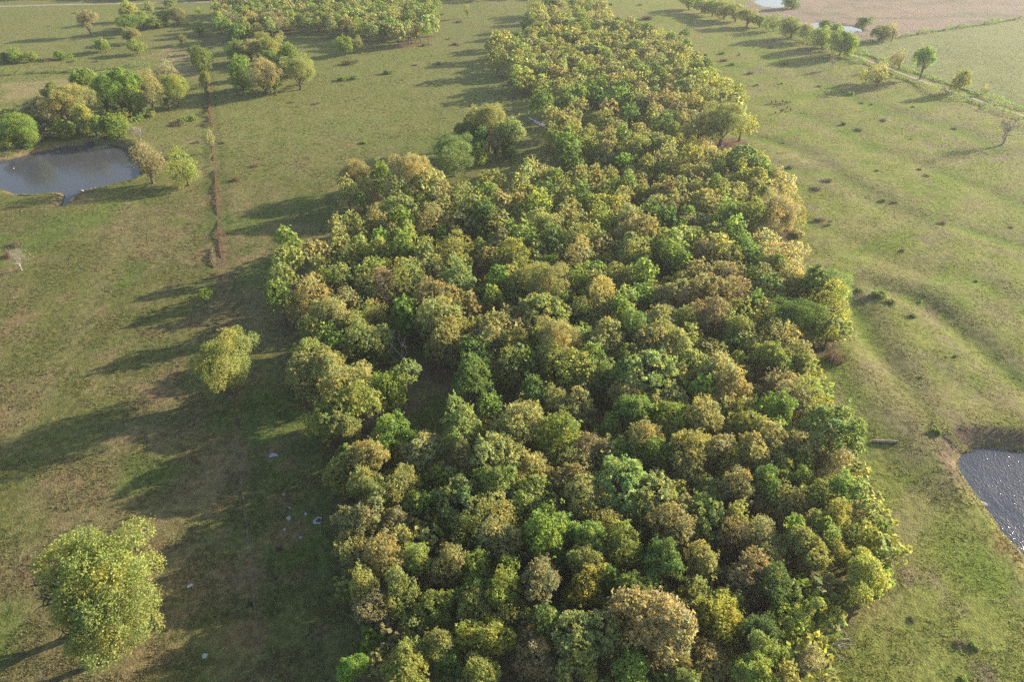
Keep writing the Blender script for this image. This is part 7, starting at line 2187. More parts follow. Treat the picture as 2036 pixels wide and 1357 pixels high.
fc = np.tile(np.array([.12, .13, .05]), (len(fx), 1))
fc[near] = ground_colour(fx[near], fy[near])
nx, ny = len(gx), len(gy)
ii = np.arange((ny - 1) * (nx - 1)); r, cc = ii // (nx - 1), ii % (nx - 1)
F = np.stack([r * nx + cc, r * nx + cc + 1, (r + 1) * nx + cc + 1, (r + 1) * nx + cc], 1)
ground = obj("ground", np_mesh("ground", np.stack([fx, fy, fz], 1), F, fc, ground_mat(), True))
tag(ground, kind="structure")


# ------------------------------------------------------------------ water
def pond(name, poly, z, mat):
    bm = bmesh.new()
    cx = sum(p[0] for p in poly) / len(poly); cyy = sum(p[1] for p in poly) / len(poly)
    vs = []
    for (x, y) in poly:
        d = Vector((x - cx, y - cyy)); d = d * (1 + 1.2 / max(d.length, 1))
        vs.append(bm.verts.new((cx + d.x, cyy + d.y, z)))
    f = bm.faces.new(vs)
    bmesh.ops.triangulate(bm, faces=[f])
    bmesh.ops.recalc_face_normals(bm, faces=bm.faces)
    for f in bm.faces:
        if f.normal.z < 0: f.normal_flip()
    m = bpy.data.meshes.new(name); bm.to_mesh(m); bm.free(); m.materials.append(mat)
    return tag(obj(name, m), kind="structure")


W1 = water_mat("muddy_pond_water", (.060, .062, .070), .05, 3.2)
W2 = water_mat("rippled_pond_water", (.045, .054, .074), .155, 4.2)
pond("west_pond_water", POND_WEST, -.7, W1)
pond("east_pond_water", POND_EAST, -.9, W2)
pond("far_pool_water", POOL_A, -.3, W1)
pond("far_pool_water", POOL_B, -.3, W1)


# ------------------------------------------------------------------ lanes
def ribbon(name, pts, wid, mat):
    V, F_ = [], []
    P = []
    for (x1, y1), (x2, y2) in zip(pts[:-1], pts[1:]):
        n = max(2, int(math.hypot(x2 - x1, y2 - y1) / 2))
        for k in range(n): P.append((x1 + (x2 - x1) * k / n, y1 + (y2 - y1) * k / n))
    P.append(pts[-1])
    for i, (x, y) in enumerate(P):
        a = P[max(i - 1, 0)]; b = P[min(i + 1, len(P) - 1)]
        dx, dy = b[0] - a[0], b[1] - a[1]; L = math.hypot(dx, dy)
        nxx, nyy = -dy / L, dx / L
        w = wid * (1 + .25 * (vnoise(np.array([i * .4]), np.array([2.]), 5)[0] - .5))
        for s in (-1, -.5, 0, .5, 1):
            V.append((x + nxx * w * .5 * s, y + nyy * w * .5 * s))
    V = np.array(V)
    z = height(V[:, 0], V[:, 1]) + .06
    V = np.column_stack([V, z])
    for i in range(len(P) - 1):
        for k in range(4):
            F_.append((i * 5 + k, (i + 1) * 5 + k, (i + 1) * 5 + k + 1, i * 5 + k + 1))
    m = np_mesh(name, V, F_, None, mat, True)
    return tag(obj(name, m), kind="structure")


ribbon("dirt_lane_road", LANE, 1.5, M_ROAD)
ribbon("far_lane_road", FAR_LANE, 3.2, M_ROAD)

# ------------------------------------------------------------------ leaf crowns
CODE = {'T': (.440, .385, .172), 'O': (.350, .362, .118), 'Y': (.420, .425, .085), 'B': (.360, .280, .165), 'D': (.108, .200, .046),
        'G': (.235, .355, .064), 'P': (.350, .415, .165), 'L': (.490, .425, .225), 'R': (.320, .275, .205), 'U': (.235, .195, .155), 'V': (.220, .135, .105)}


def code_col(c, rg, var=.10):
    v = np.array(CODE[c[0]])
    if len(c) > 1: v = v * .6 + np.array(CODE[c[1]]) * .4
    if c[0] not in 'UVLR': v = v * .73 + np.array([.345, .350, .122]) * .27
    return np.clip(v * (1 + rg.uniform(-var, var)) * (1 + np.array([rg.uniform(-var, var) * .7, rg.uniform(-var, var) * .5, rg.uniform(-var, var)])), .008, .6)


def unit(v): return v / np.maximum(np.linalg.norm(v, axis=-1, keepdims=True), 1e-9)


def fib_dirs(n, rs, zmin):
    i = np.arange(n) + .5
    z = 1 - (1 - zmin) * i / n
    a = i * 2.399963 + rs.uniform(0, 6.28)
    q = np.sqrt(np.maximum(0, 1 - z * z))
    d = np.stack([q * np.cos(a), q * np.sin(a), z], 1)
    return unit(d + rs.normal(0, .16, d.shape))


def leaf_cards(P, N, S, tint, rs, spread=1.0):
    """one small diamond leaf spray at each point"""
    n = len(P)
    nn = unit(N + rs.normal(0, spread, (n, 3)))
    t = unit(np.cross(nn, rs.normal(0, 1, (n, 3))))
    b = np.cross(nn, t)
    s = S[:, None]
    k = rs.uniform(.55, .85, (n, 1))
    bend = nn * s * rs.uniform(-.25, .25, (n, 1))
    V = np.stack([P + t * s + bend, P + b * s * k, P - t * s + bend, P - b * s * k], 1).reshape(-1, 3)
    C = np.repeat(tint, 4, 0)
    return V, C


def crown_points(kind, n, rs):
    """leaf positions, outward directions and leaf sizes in a crown of radius one"""
    if kind == 'dome':
        d = fib_dirs(90, rs, -.55)
        cen = d * rs.uniform(.80, .93, (90, 1)); rad = rs.uniform(.13, .2, 90)
        big = rs.uniform(0, 1, 90) * .0 + 1
        size = .049
    else:                                   # several sub-crowns grown together
        if kind == 'plume': ns, sr, per, hs = rs.randint(5, 8), (.34, .52), 7, (.24, .48)
        elif kind == 'oak': ns, sr, per, hs = rs.randint(4, 7), (.34, .66), 9, (.24, .54)
        else: ns, sr, per, hs = rs.randint(4, 7), (.36, .64), 8, (.24, .5)
        cs, rr = [], []
        for j in range(ns):
            a = 2.399963 * j + rs.uniform(-.5, .5); hr = rs.uniform(*hs) if j else .08
            sc = np.array([math.cos(a) * hr, math.sin(a) * hr, rs.uniform(-.28, .22) if j else rs.uniform(.15, .32)])
            r0 = rs.uniform(*sr)
            dd = fib_dirs(per, rs, -.5)
            cs.append(sc + dd * r0 * rs.uniform(.5, .72, (per, 1))); rr.append(r0 * rs.uniform(.34, .56, per))
        cen = np.concatenate(cs); rad = np.concatenate(rr)
        if kind == 'plume': cen[:, 2] *= 1.15
        f = .93 / np.percentile(np.linalg.norm(cen[:, :2], axis=1) + rad, 92)
        fz = .92 / np.percentile(np.abs(cen[:, 2]) + rad, 90)
        cen = cen * np.array([f, f, max(f, fz)]); rad = rad * f
        d = unit(cen + 1e-6)
        size = {'oak': .036, 'plume': .042, 'sparse': .029}[kind]
    k = len(cen)
    # irregular outline
    low = rs.normal(0, 1, 3); cen = cen * (1 + .10 * np.sin(3 * d @ unit(low) + rs.uniform(0, 6)))[:, None]
    ntuft = max(60, n // (7 if n > 2000 else 3))
    w = rad ** 2; li = rs.choice(k, ntuft * 3, p=w / w.sum())
    q = unit(rs.normal(0, 1, (ntuft * 3, 3)) + .55 * unit(cen[li]) + np.array([0, 0, .25]))
    T = cen[li] + q * (rad[li] * rs.uniform(.78, 1.08, ntuft * 3))[:, None]
    stray = rs.uniform(0, 1, len(T)) < .22
    T = T + (unit(T - cen[li] * .4) * (rs.exponential(.055 if n < 20000 else .022, len(T)) * stray)[:, None])
    if kind == 'plume': T[:, 2] = cen[li][:, 2] + (T[:, 2] - cen[li][:, 2]) * 1.5
    inside = np.zeros(len(T), bool)
    for j in range(k):
        inside |= (np.linalg.norm(T - cen[j], axis=1) < rad[j] * .5)
    keep = ~inside & (T[:, 2] > -.85)
    T, q, li = T[keep][:ntuft], q[keep][:ntuft], li[keep][:ntuft]
    lobe_t = rs.normal(1, .07, k)[li]
    tt = np.clip(rs.normal(1, .13, len(T)) * lobe_t, .6, 1.4)
    m = max(1, n // len(T))
    P = np.repeat(T, m, 0) + rs.normal(0, .030 if kind != 'plume' else .042, (len(T) * m, 3))
    N = np.repeat(unit(q * .6 + unit(T) * .5), m, 0)
    tint = np.repeat(tt, m)[:, None] * np.clip(rs.normal(1, .10, (len(P), 1)), .6, 1.5)
    hue = np.repeat((rs.normal(0, .05, len(T)) + rs.normal(0, .06, k)[li])[:, None], m, 0)
    tint = tint * np.concatenate([1 + hue, np.ones_like(hue), 1 - hue], 1)
    S = size * rs.uniform(.65, 1.3, len(P))
    return P, N, S, tint, cen


def crown_arrays(kind, n, seed, leafscale=1.0):
    rs = np.random.RandomState(seed)
    P, N, S, tint, cen = crown_points(kind, n, rs)
    V, C = leaf_cards(P, N, S * leafscale, tint, rs)
    return V, C, cen


def tube(A, B, ra, rb, sides, V, F_):
    A = np.array(A, float); B = np.array(B, float)
    d = unit(B - A); up = np.array([0, 0, 1.]) if abs(d[2]) < .9 else np.array([1., 0, 0])
    s = unit(np.cross(d, up)); t = np.cross(d, s)
    b0 = len(V)
    for (c, r) in ((A, ra), (B, rb)):
        for k in range(sides):
            a = 2 * math.pi * k / sides
            V.append(tuple(c + (s * math.cos(a) + t * math.sin(a)) * r))
    for k in range(sides):
        F_.append((b0 + k, b0 + (k + 1) % sides, b0 + sides + (k + 1) % sides, b0 + sides + k))


def branch(A, B, ra, rb, sides, V, F_, rs, seg=3, wob=.06):
    A = np.array(A, float); B = np.array(B, float)
    L = np.linalg.norm(B - A); pts = [A]
    for k in range(1, seg + 1):
        f = k / seg
        pts.append(A + (B - A) * f + (rs.normal(0, wob * L, 3) if k < seg else 0))
    for k in range(seg):
        tube(pts[k], pts[k + 1], ra + (rb - ra) * k / seg, ra + (rb - ra) * (k + 1) / seg, sides, V, F_)
    return pts


def limbs_mesh(name, cen, seed, mat, twigs=2, bare=False, thick=1.0):
    """trunk with limbs; z 0 at the root, z 1 at the middle of the crown; crown radius one sideways"""
    rs = np.random.RandomState(seed); V, F_ = [], []
    lean = rs.normal(0, .05, 2)
    top = np.array([lean[0], lean[1], .78])
    p = branch((0, 0, -.04), top, .075 * thick, .05 * thick, 7, V, F_, rs, 3, .03)
    tube((0, 0, -.05), (0, 0, .06), .12 * thick, .078 * thick, 7, V, F_)
    for c in cen:
        e = np.array([c[0] * .92, c[1] * .92, 1 + c[2] * .55])
        s = np.array(p[rs.randint(1, 4)])
        q = branch(s, e, .030 * thick, .010 * thick, 5, V, F_, rs, 3, .07)
        for _ in range(twigs):
            st = q[rs.randint(1, 4)]
            en = e + rs.normal(0, .11, 3) * np.array([1, 1, .7])
            q2 = branch(st, en, .011 * thick, .004 * thick, 3, V, F_, rs, 2, .08)
            if bare:
                for _ in range(4):
                    en2 = en + rs.normal(0, .17, 3) + (en - st) * .25
                    branch(q2[rs.randint(1, 3)], en2, .006 * thick, .0025 * thick, 3, V, F_, rs, 2, .1)
    return np_mesh(name, V, F_, None, mat)


PROTO = {}
for kind, cnt in (('oak', 8), ('plume', 5), ('dome', 4), ('sparse', 4)):
    for i in range(cnt):
        nleaf = {'oak': 9000, 'plume': 8000, 'dome': 9000, 'sparse': 6000}[kind]
        V, C, cen = crown_arrays(kind, nleaf, 100 + 31 * i + len(kind) * 7)
        FQ = np.arange(len(V)).reshape(-1, 4)
        cm = np_mesh("crown_%s" % kind, V, FQ, C, M_LEAF)
        cl = cen if len(cen) < 26 else cen[np.random.RandomState(i).choice(len(cen), 22, False)]
        tm = limbs_mesh("trunk_%s" % kind, cl, 300 + i, M_BARK, 3 if kind in ('oak', 'sparse') else 2)
        PROTO.setdefault(kind, []).append((cm, tm))
for kind in ('oak', 'plume'):                       # crowns of the largest trees carry more and smaller sprays
    for i in range(2):
        V, C, cen = crown_arrays(kind, 28000, 700 + i * 13 + len(kind), .50)
        PROTO.setdefault('big_' + kind, []).append((np_mesh("crown_big_%s" % kind, V, np.arange(len(V)).reshape(-1, 4), C, M_LEAF), limbs_mesh("trunk_big_%s" % kind, cen[::2][:26], 900 + i, M_BARK, 3)))


for i in range(3):                                  # nearly leafless trees: twigs and a few buds
    V, C, cen = crown_arrays('sparse', 2100, 1900 + i, .62)
    PROTO.setdefault('bare', []).append((np_mesh("crown_bare", V, np.arange(len(V)).reshape(-1, 4), C, M_LEAF), limbs_mesh("trunk_bare", cen[::2][:16], 1950 + i, M_DEADWOOD, 3, True, .8)))


def crown_kind(c, rg, big=False):
    a = c[0]
    if c == 'R' and big is not None: return 'bare'
    if big: return 'big_plume' if a in 'G' else 'big_oak'
    if a == 'P' or c in ('DP', 'PD'): return 'dome'
    if a in 'GD': return 'plume' if rg.random() < .7 else 'oak'
    if a in 'LR' or c in ('TR', 'TL', 'YL'): return 'sparse'
    if a == 'Y': return rg.choice(['oak', 'plume', 'sparse'])
    return 'oak' if rg.random() < .88 else 'sparse'


def plant_tree(name, row, group, rg):
    x, y, R, b, hc, c, lean, label = row
    root = bpy.data.objects.new(name, None); COL.objects.link(root)
    root.empty_display_size = .5
    root.location = (x, y, hz(x, y) - .05)
    tag(root, label, "tree", group)
    k = crown_kind(c, rg, R > 4.4)
    cm, tm = rg.choice(PROTO[k])
    rz = rg.uniform(0, 6.283)
    sx, sy = R * rg.uniform(.98, 1.25), R * rg.uniform(.98, 1.25)
    tr = obj("trunk", tm, root, (0, 0, 0), (0, 0, rz), (sx, sy, hc))
    cr = obj("crown", cm, root, (lean, 0, hc), (rg.uniform(-.2, .2), rg.uniform(-.2, .2), rz), (sx, sy, b))
    col = code_col(c, rg)
    cr.color = (*col, 1)
    return root


RG = random.Random(11)
for row in sorted(WOOD_TREES, key=lambda t: -t[1]):
    plant_tree("oak_tree" if row[5][0] in 'TOBR' else "broadleaf_tree", row, "trees of the wood", RG)
for row in LONE_TREES:
    plant_tree("pasture_tree", row, "trees standing outside the wood", RG)

# ------------------------------------------------------------------ the rest of the wood, too many to take singly
LOW = {k: [crown_arrays(k, 1050, 1500 + i * 19 + len(k), 2.3) for i in range(4)] for k in ('oak', 'plume', 'dome', 'sparse')}
SMALL = {k: [crown_arrays(k, 240, 1700 + i * 19 + len(k), 4.3) for i in range(4)] for k in ('oak', 'plume', 'dome', 'sparse')}
FAR = {k: [crown_arrays(k, 900, 1600 + i * 19 + len(k), 2.5) for i in range(4)] for k in ('oak', 'plume', 'dome', 'sparse')}


def tree_mass(name, rows, label, rg, far=False):
    Vs, Cs, TV, TF = [], [], [], []
    for t in rows:
        x, y, R, b, hc, c = t[:6]
        V, C, _ = rg.choice((SMALL if far else LOW if y < 200 else FAR)[crown_kind(c, rg, None)])
        a = rg.uniform(0, 6.283); ca, sa = math.cos(a), math.sin(a)
        z0 = hz(x, y)
        sx = R * rg.uniform(1.0, 1.22) * (1.12 if y > 200 else 1)
        W = np.stack([(V[:, 0] * ca - V[:, 1] * sa) * sx + x, (V[:, 0] * sa + V[:, 1] * ca) * sx + y, V[:, 2] * b + hc + z0], 1)
        Vs.append(W); Cs.append(C * code_col(c, rg)[None, :])
        tube((x, y, z0 - .1), (x, y, z0 + hc), .09 * R, .04 * R, 5, TV, TF)
    V = np.concatenate(Vs); C = np.concatenate(Cs)
    o = obj(name, np_mesh(name, V, np.arange(len(V)).reshape(-1, 4), C, M_LEAF))
    tag(o, label, "woodland", kind="stuff")
    t = obj("trunks", np_mesh("trunks", TV, TF, None, M_BARK), o)
    t["kind"] = "stuff"
    return o


tree_mass("undergrowth", [(*t,) for t in UNDER], "leafy undergrowth and saplings filling the wood and thickets", random.Random(14), True)
tree_mass("woodland", MASS_TREES, "closely packed far and smaller trees of the wood, tan, olive and green", random.Random(4))
rg = random.Random(9)
belt = []
for i in range(70):
    x = -330 + i * 5.2 + rg.uniform(-2, 2)
    belt.append((x, 398 + rg.uniform(-4, 14) + .02 * abs(x), rg.uniform(2.6, 4.2), rg.uniform(3, 4), rg.uniform(3.6, 5), rg.choice(['D', 'DG', 'DO', 'D'])))
tree_mass("treeline", belt, "dark distant treeline behind the far lane", rg, True)


# ------------------------------------------------------------------ bushes
def bush_mesh(seed, kind):
    rs = np.random.RandomState(seed)
    k = 9
    cen = np.concatenate([rs.uniform(-.6, .6, (k, 2)), rs.uniform(.12, .4, (k, 1))], 1); rad = rs.uniform(.3, .48, k)
    n = 900 if kind == 'leafy' else 800
    li = rs.randint(0, k, n)
    q = unit(rs.normal(0, 1, (n, 3)) + np.array([0, 0, .6]))
    P = cen[li] + q * rad[li][:, None] * rs.uniform(.75, 1.1, (n, 1)); P[:, 2] = np.abs(P[:, 2])
    S = (.085 if kind == 'leafy' else .05) * rs.uniform(.6, 1.3, n)
    tint = np.clip(rs.normal(1, .2, (n, 1)), .5, 1.6) * np.ones((1, 3))
    V, C = leaf_cards(P, q, S, tint, rs)
    FQ = np.arange(len(V)).reshape(-1, 4)
    if kind != 'leafy':
        TV, TF = [], []
        for _ in range(150):
            a = rs.uniform(0, 6.28); r0 = rs.uniform(0, .6)
            A = np.array([math.cos(a) * r0, math.sin(a) * r0, 0]); B = A * 1.5 + rs.normal(0, .15, 3) + np.array([0, 0, rs.uniform(.35, .75)]); B[2] = abs(B[2])
            tube(A, B, .018, .006, 3, TV, TF)
        o = len(V); V = np.concatenate([V, np.array(TV)]); C = np.concatenate([C, np.tile([[1.1, 1.0, 1.0]], (len(TV), 1))]); FQ = np.concatenate([FQ, np.array(TF) + o])
    return np_mesh("bush_" + kind, V, FQ, C, M_LEAF)


BUSHM = {'leafy': [bush_mesh(40 + i, 'leafy') for i in range(4)], 'twiggy': [bush_mesh(60 + i, 'twiggy') for i in range(4)]}
rg = random.Random(21)
for x, y, R, c, label in BUSHES:
    k = 'twiggy' if c[0] in 'UVR' else 'leafy'
    flat = rg.uniform(.5, .8) if k == 'twiggy' else rg.uniform(.8, 1.15)
    o = obj("bush", rg.choice(BUSHM[k]), None, (x, y, hz(x, y) - .05), (0, 0, rg.uniform(0, 6.28)), (R * rg.uniform(.95, 1.3), R * rg.uniform(.8, 1), min(R * flat, 2.2)))
    o.color = (*code_col(c, rg), 1)
    tag(o, label, "bush", "bushes scattered over the pastures")


def hedge(pts, wid, hgt, c, label, seed):
    rs = np.random.RandomState(seed); L = 0; Ps = []
    for (x1, y1), (x2, y2) in zip(pts[:-1], pts[1:]):
        l = math.hypot(x2 - x1, y2 - y1); n = int(l * 42)
        t = rs.uniform(0, 1, n)
        X = x1 + (x2 - x1) * t; Y = y1 + (y2 - y1) * t
        ox, oy = -(y2 - y1) / l, (x2 - x1) / l
        dens = fbm(X / 5, Y / 5, seed, 2)
        hh = hgt * np.clip((dens - .34) * 3.0, .3 if hgt > 1.15 else .0, 1.35)
        a = rs.uniform(-1, 1, n)
        prof = np.sqrt(np.clip(1 - a * a, 0, 1))
        off = a * wid * .5 * np.clip(hh / hgt, .4, 1.1)
        X = X + ox * off; Y = Y + oy * off
        Z = hh * prof * rs.uniform(.55, 1.05, n)
        N = np.stack([ox * a, oy * a, np.full(n, .7)], 1)
        Ps.append((X, Y, Z, N))
    X, Y, Z = (np.concatenate([p[i] for p in Ps]) for i in range(3)); N = np.concatenate([p[3] for p in Ps])
    Z = Z + height(X, Y)
    kp = Z > height(X, Y) + .04
    X, Y, Z, N = X[kp], Y[kp], Z[kp], N[kp]
    n = len(X)
    tint = np.clip(rs.normal(1, .2, (n, 1)), .5, 1.6) * np.ones((1, 3))
    V, C = leaf_cards(np.stack([X, Y, Z], 1), N, rs.uniform(.10, .26, n) * min(1, .55 + hgt * .3), tint, rs)
    nm, cat = ("brush_strip", "brush") if "brush" in label else ("weed_fringe", "weeds") if "weed" in label else ("dry_strip", "dry grass") if "dry strip" in label else ("hedge", "hedge")
    o = obj(nm, np_mesh(nm, V, np.arange(len(V)).reshape(-1, 4), C, M_LEAF))
    o.color = (*code_col(c, random.Random(seed)), 1)
    tag(o, label, cat, "low field hedges" if cat == "hedge" else None, None if cat == "hedge" else "stuff")


for i, h in enumerate(HEDGES): hedge(*h, 50 + i)

# ------------------------------------------------------------------ dead trees and fallen limbs
for i, (x, y, R, label) in enumerate(DEAD):
    rs = np.random.RandomState(70 + i)
    n = [5, 12, 8, 16, 9][i]
    cen = fib_dirs(n, rs, -.1) * rs.uniform(.5, .9, (n, 1)); cen[:, 2] *= 1.2
    root = bpy.data.objects.new("dead_tree", None); COL.objects.link(root); root.location = (x, y, hz(x, y) - .05)
    tag(root, label, "dead tree", "leafless trees in the wood")
    hs = [5.2, 4.5, 3.5, 2.0, 4.0][i]
    obj("trunk", limbs_mesh("dead_trunk", cen[: n // 2], 40 + i, M_DEADWOOD, 1, False, 1.15), root, (0, 0, 0), (0, 0, i), (R, R, hs))
    obj("branches", limbs_mesh("dead_branches", cen[n // 2:], 45 + i, M_DEADWOOD, 2, True, .8), root, (0, 0, 0), (0, 0, i), (R, R, hs))
for i, (x, y, R, label) in enumerate(FALLEN):
    rs = np.random.RandomState(90 + i); V, F_ = [], []
    n = 34 if i == 0 else 9
    for k in range(n):
        a = rs.uniform(0, 6.28) if i == 0 else [2.4, .2, -.6, 1.2, 2.0, -1.2, .5, 2.8, -.2][k]
        l = R * rs.uniform(.5, 1)
        s = rs.normal(0, .5 if i == 0 else .12, 3) * np.array([1, 1, 0]) + np.array([0, 0, .2])
        e = s + np.array([math.cos(a) * l, math.sin(a) * l, rs.uniform(.05, .9 if i == 0 else .5)])
        th = rs.uniform(.05, .09) if k > 2 else .14
        q = branch(s, e, th, th * .4, 5, V, F_, rs, 4, .05)
        for _ in range(4):
            b0 = q[rs.randint(1, 5)]; e2 = b0 + (e - s) * .35 + rs.normal(0, .35, 3); e2[2] = abs(e2[2])
            branch(b0, e2, th * .4, .015, 4, V, F_, rs, 2, .08)
    o = obj("fallen_branch", np_mesh("fallen_branch", V, F_, None, M_DEADWOOD), None, (x, y, hz(x, y)))
    tag(o, label, "fallen branches")


# ------------------------------------------------------------------ log, pipes, rubble, rocks
def roller(name, A, B, ra, rb, mat, seed, sides=12, rings=9, rough=.06):
    rs = np.random.RandomState(seed)
    A = np.array([*A, hz(*A) + ra * .8]); B = np.array([*B, hz(*B) + rb * .8]); d = B - A; L = np.linalg.norm(d); d /= L
    s = unit(np.cross(d, [0, 0, 1.])); t = np.cross(s, d)
    bm = bmesh.new(); rows = []
    for i in range(rings):
        f = i / (rings - 1); r = ra + (rb - ra) * f
        rows.append([bm.verts.new(A + d * L * f + (s * math.cos(2 * math.pi * k / sides) + t * math.sin(2 * math.pi * k / sides)) * r * (1 + rs.normal(0, rough))) for k in range(sides)])
    for a, b in zip(rows[:-1], rows[1:]):
        for k in range(sides): bm.faces.new((a[k], a[(k + 1) % sides], b[(k + 1) % sides], b[k]))
    bm.faces.new(rows[0]); bm.faces.new(rows[-1])
    bmesh.ops.recalc_face_normals(bm, faces=bm.faces)
    m = bpy.data.meshes.new(name); bm.to_mesh(m); bm.free(); m.materials.append(mat)
    return obj(name, m)


for A, B in LOG:
    tag(roller("log", A, B, .24, .20, M_LOG, 3), "weathered straight log lying on the open grass by the wood edge", "log")
for i, (A, B) in enumerate(POLES):
    tag(roller("pole", A, B, .13, .13, M_POLE, 5 + i, 10, 6, .01), ["longer white pole lying on shaded grass beside the wood", "shorter white pole lying in front of the longer one"][i], "pole", "white poles lying by the wood")


def slab_mesh(L, W, T, seed, mat):
    rs = np.random.RandomState(seed); n = 9
    bm = bmesh.new()
    a = np.sort(rs.uniform(0, 6.28, n)); r = rs.uniform(.72, 1.1, n)
    top = [bm.verts.new((math.cos(q) * L * .5 * k, math.sin(q) * W * .5 * k, T + rs.normal(0, .015))) for q, k in zip(a, r)]
    bot = [bm.verts.new((v.co.x * 1.04, v.co.y * 1.04, -.1)) for v in top]
    bm.faces.new(top)
    for i in range(n): bm.faces.new((top[i], bot[i], bot[(i + 1) % n], top[(i + 1) % n]))
    bmesh.ops.recalc_face_normals(bm, faces=bm.faces)
    m = bpy.data.meshes.new("slab"); bm.to_mesh(m); bm.free(); m.materials.append(mat)
    return m


for i, (x, y, L, W, label) in enumerate(SLABS):
    o = obj("concrete_slab", slab_mesh(L, W, .16 if L > .4 else .12, 30 + i, M_CONC), None, (x, y, hz(x, y)), (R_(3), R_(-4), i * 1.3))
    tag(o, label, "slab", "concrete scraps on the grass")
    if 'burnt' in label and L > 1:
        obj("burnt_patch", slab_mesh(L * .55, W * .6, .02, 77, M_BURNT), o, (.12, -.03, .165))


def rock_mesh(seed):
    bm = bmesh.new(); bmesh.ops.create_icosphere(bm, subdivisions=2, radius=1)
    rs = np.random.RandomState(seed)
    ax = [unit(rs.normal(0, 1, 3)) for _ in range(7)]
    for v in bm.verts:
        c = np.array(v.co)
        for q in ax:
            dd = c @ q
            if dd > .62: c = c - q * (dd - .62)
        v.co = c * (1 + rs.normal(0, .02)) * np.array([1, .75, .62])
    m = bpy.data.meshes.new("rock"); bm.to_mesh(m); bm.free(); m.materials.append(M_ROCK)
    return m


for i, (x, y, s, label) in enumerate(ROCKS):
    z = max(hz(x, y), -.8)
    o = obj("rock", rock_mesh(i), None, (x, y, z + s * .2), (0, 0, i * 1.1), (s * .62, s * .62, s * .7))
    tag(o, label, "rock", "stones at the ponds")


# ------------------------------------------------------------------ grazing animals
def animal_mesh(seed, head_down):
    hd = ((.62, 0, .42), (.72, 0, .30)) if head_down else ((.60, 0, .98), (.74, 0, .95))
    v = [(0, 0, .66), (.22, 0, .68), (.38, 0, .68), (-.24, 0, .67), (-.38, 0, .66), (.50, 0, .78 if not head_down else .62), hd[0], hd[1],
         (.36, .11, .50), (.37, .11, .26), (.36, .11, .02), (.36, -.11, .50), (.34, -.11, .26), (.36, -.11, .02),
         (-.36, .11, .50), (-.42, .11, .28), (-.38, .11, .02), (-.36, -.11, .50), (-.40, -.11, .28), (-.38, -.11, .02), (-.47, 0, .62), (-.50, 0, .48)]
    rad = [.19, .20, .17, .19, .15, .10, .085, .05, .085, .04, .035, .085, .04, .035, .10, .045, .035, .10, .045, .035, .03, .02]
    e = [(0, 1), (1, 2), (0, 3), (3, 4), (2, 5), (5, 6), (6, 7), (2, 8), (8, 9), (9, 10), (2, 11), (11, 12), (12, 13), (4, 14), (14, 15), (15, 16), (4, 17), (17, 18), (18, 19), (4, 20), (20, 21)]
    m = bpy.data.meshes.new("animal_frame"); m.from_pydata(v, e, [])
    o = bpy.data.objects.new("animal_frame", m); COL.objects.link(o)
    md = o.modifiers.new("skin", 'SKIN')
    for i, r in enumerate(rad): m.skin_vertices[0].data[i].radius = (r, r)
    m.skin_vertices[0].data[0].use_root = True
    o.modifiers.new("sub", 'SUBSURF').levels = 1
    dg = bpy.context.evaluated_depsgraph_get()
    out = bpy.data.meshes.new_from_object(o.evaluated_get(dg))
    bpy.data.objects.remove(o); bpy.data.meshes.remove(m)
    return out


AM = [animal_mesh(0, True), animal_mesh(1, False)]
for i, (x, y, a, c, label) in enumerate(ANIMALS):
    m = AM[i % 2].copy(); m.materials.clear(); m.materials.append(M_HIDE[c])
    s = .98 if c != 't' else .85
    o = obj("grazing_animal", m, None, (x, y, hz(x, y) - .01), (0, 0, R_(a)), (s, s, s * 1.1))
    tag(o, label, "animal", "small herd grazing on the pasture")

# ------------------------------------------------------------------ fence, far shed
fr = bpy.data.objects.new("wire_fence", None); COL.objects.link(fr)
fr.location = (POSTS[0][0], POSTS[0][1], hz(*POSTS[0])); tag(fr, "thin wire fence on steel posts along the brown fence line strip", "fence")
V, F_ = [], []
tube((0, 0, -.3), (0, 0, 1.25), .045, .045, 6, V, F_); F_.append((6, 7, 8, 9)); F_.append((6, 9, 10, 11))
pm = np_mesh("post", V, F_, None, M_POST)
V, F_ = [], []
tube((0, 0, 0), (0, 0, .14), .05, .05, 6, V, F_)
capm = np_mesh("post_top", V, F_, None, M_CONC)
px0 = fr.location
pts = []
for (x, y) in POSTS:
    p = obj("post", pm, fr, (x - px0.x, y - px0.y, hz(x, y) - px0.z))
    obj("post_top", capm, p, (0, 0, 1.14))
    pts.append(np.array([x - px0.x, y - px0.y, hz(x, y) - px0.z]))
for hgt in (.4, .75, 1.1):
    V, F_ = [], []
    for a, b in zip(pts[:-1], pts[1:]):
        mid = (a + b) / 2
        tube(a + [0, 0, hgt], mid + [0, 0, hgt - .03], .008, .008, 3, V, F_); tube(mid + [0, 0, hgt - .03], b + [0, 0, hgt], .008, .008, 3, V, F_)
    obj("wire", np_mesh("wire", V, F_, None, M_WIRE), fr)

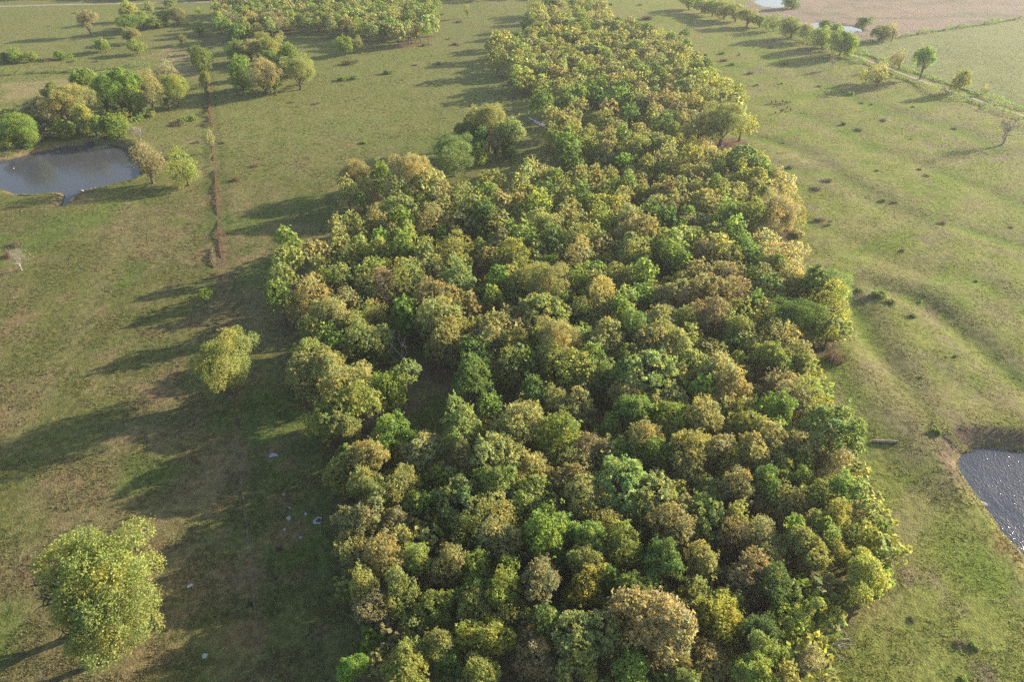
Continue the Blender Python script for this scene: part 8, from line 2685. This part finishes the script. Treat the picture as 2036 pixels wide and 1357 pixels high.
# ------------------------------------------------------------------ rough grass standing proud of the sward
def grass(n_west, seed):
    rs = np.random.RandomState(seed)
    X, Y = [], []
    # even in the picture as in the field: denser close by, thinner far off
    t = rs.uniform(0, 1, n_west)
    y = 30 * (300 / 30.) ** (t ** .9)
    x = rs.uniform(-1.02, 1.02, n_west) * (y * .8 + 46) * .82
    keep = np.ones(len(x), bool)
    for poly, zw, bank in PONDS: keep &= poly_sd(x, y, poly) > .5
    d, _ = seg_dist(x, y, LANE); keep &= d > 1.5
    wf = wood_field(x, y)
    keep &= (wf < .5) | (rs.uniform(0, 1, n_west) < .12)
    side = x - (.06 * y + 2)
    clump = fbm(x / 3.2, y / 3.2, 201, 3)
    keep &= rs.uniform(0, 1, n_west) < sstep(.36, .58, clump)
    x, y, clump, side = x[keep], y[keep], clump[keep], side[keep]
    n = len(x)
    base = ground_colour(x, y)
    dry = rs.uniform(0, 1, n) < np.where(side < -8, .05 + .25 * sstep(.55, .7, fbm(x / 9, y / 9, 205, 3)), .12)
    col = base * rs.uniform(.95, 1.75, (n, 1))
    rust = np.array([.26, .185, .12]) * rs.uniform(.7, 1.25, (n, 1))
    straw = np.array([.24, .20, .12]) * rs.uniform(.7, 1.25, (n, 1))
    col = np.where(dry[:, None], np.where((side < -8)[:, None], rust, straw), col)
    h = rs.uniform(.06, .16, n) * (1 + .4 * dry) * (.8 + .003 * y) * np.where(side > 8, .8, 1)
    z = height(x, y)
    B = 3
    a = rs.uniform(0, 6.28, (n, B))
    w = (h[:, None] * rs.uniform(.5, 1.0, (n, B)))
    ox = rs.normal(0, .10, (n, B)); oy = rs.normal(0, .10, (n, B))
    cx, cyy = x[:, None] + ox, y[:, None] + oy
    p1 = np.stack([cx - np.cos(a) * w, cyy - np.sin(a) * w, np.repeat(z[:, None] - .03, B, 1)], -1)
    p2 = np.stack([cx + np.cos(a) * w, cyy + np.sin(a) * w, np.repeat(z[:, None] - .03, B, 1)], -1)
    tp = np.stack([cx + rs.normal(0, .08, (n, B)), cyy + rs.normal(0, .08, (n, B)), z[:, None] + h[:, None] * rs.uniform(.7, 1.2, (n, B))], -1)
    V = np.stack([p1, p2, tp], 2).reshape(-1, 3)
    C = np.repeat(col, B * 3, 0)
    o = obj("grass", np_mesh("grass", V, np.arange(len(V)).reshape(-1, 3), C, M_GRASS))
    o.color = (1, 1, 1, 1)
    tag(o, "short pasture grass in tufts, green with rusty dry clumps", "grass", kind="stuff")


grass(300000, 5)

# ------------------------------------------------------------------ air
bm = bmesh.new(); bmesh.ops.create_cube(bm, size=1)
m = bpy.data.meshes.new("haze"); bm.to_mesh(m); bm.free()
hm = bpy.data.materials.new("thin_haze"); hm.use_nodes = True
nt = hm.node_tree
for n in list(nt.nodes):
    if n.type == 'BSDF_PRINCIPLED': nt.nodes.remove(n)
pv = nt.nodes.new("ShaderNodeVolumePrincipled")
pv.inputs["Color"].default_value = (.86, .90, 1.0, 1)
pv.inputs["Density"].default_value = HAZE
pv.inputs["Anisotropy"].default_value = .35
nt.links.new(pv.outputs[0], nt.nodes["Material Output"].inputs["Volume"])
try: hm.cycles.homogeneous_volume = True
except Exception: pass
m.materials.append(hm)
hb = obj("haze", m, None, (0, 0, 36.0), (0, 0, 0), (3300, 3300, 82))
tag(hb, kind="stuff")
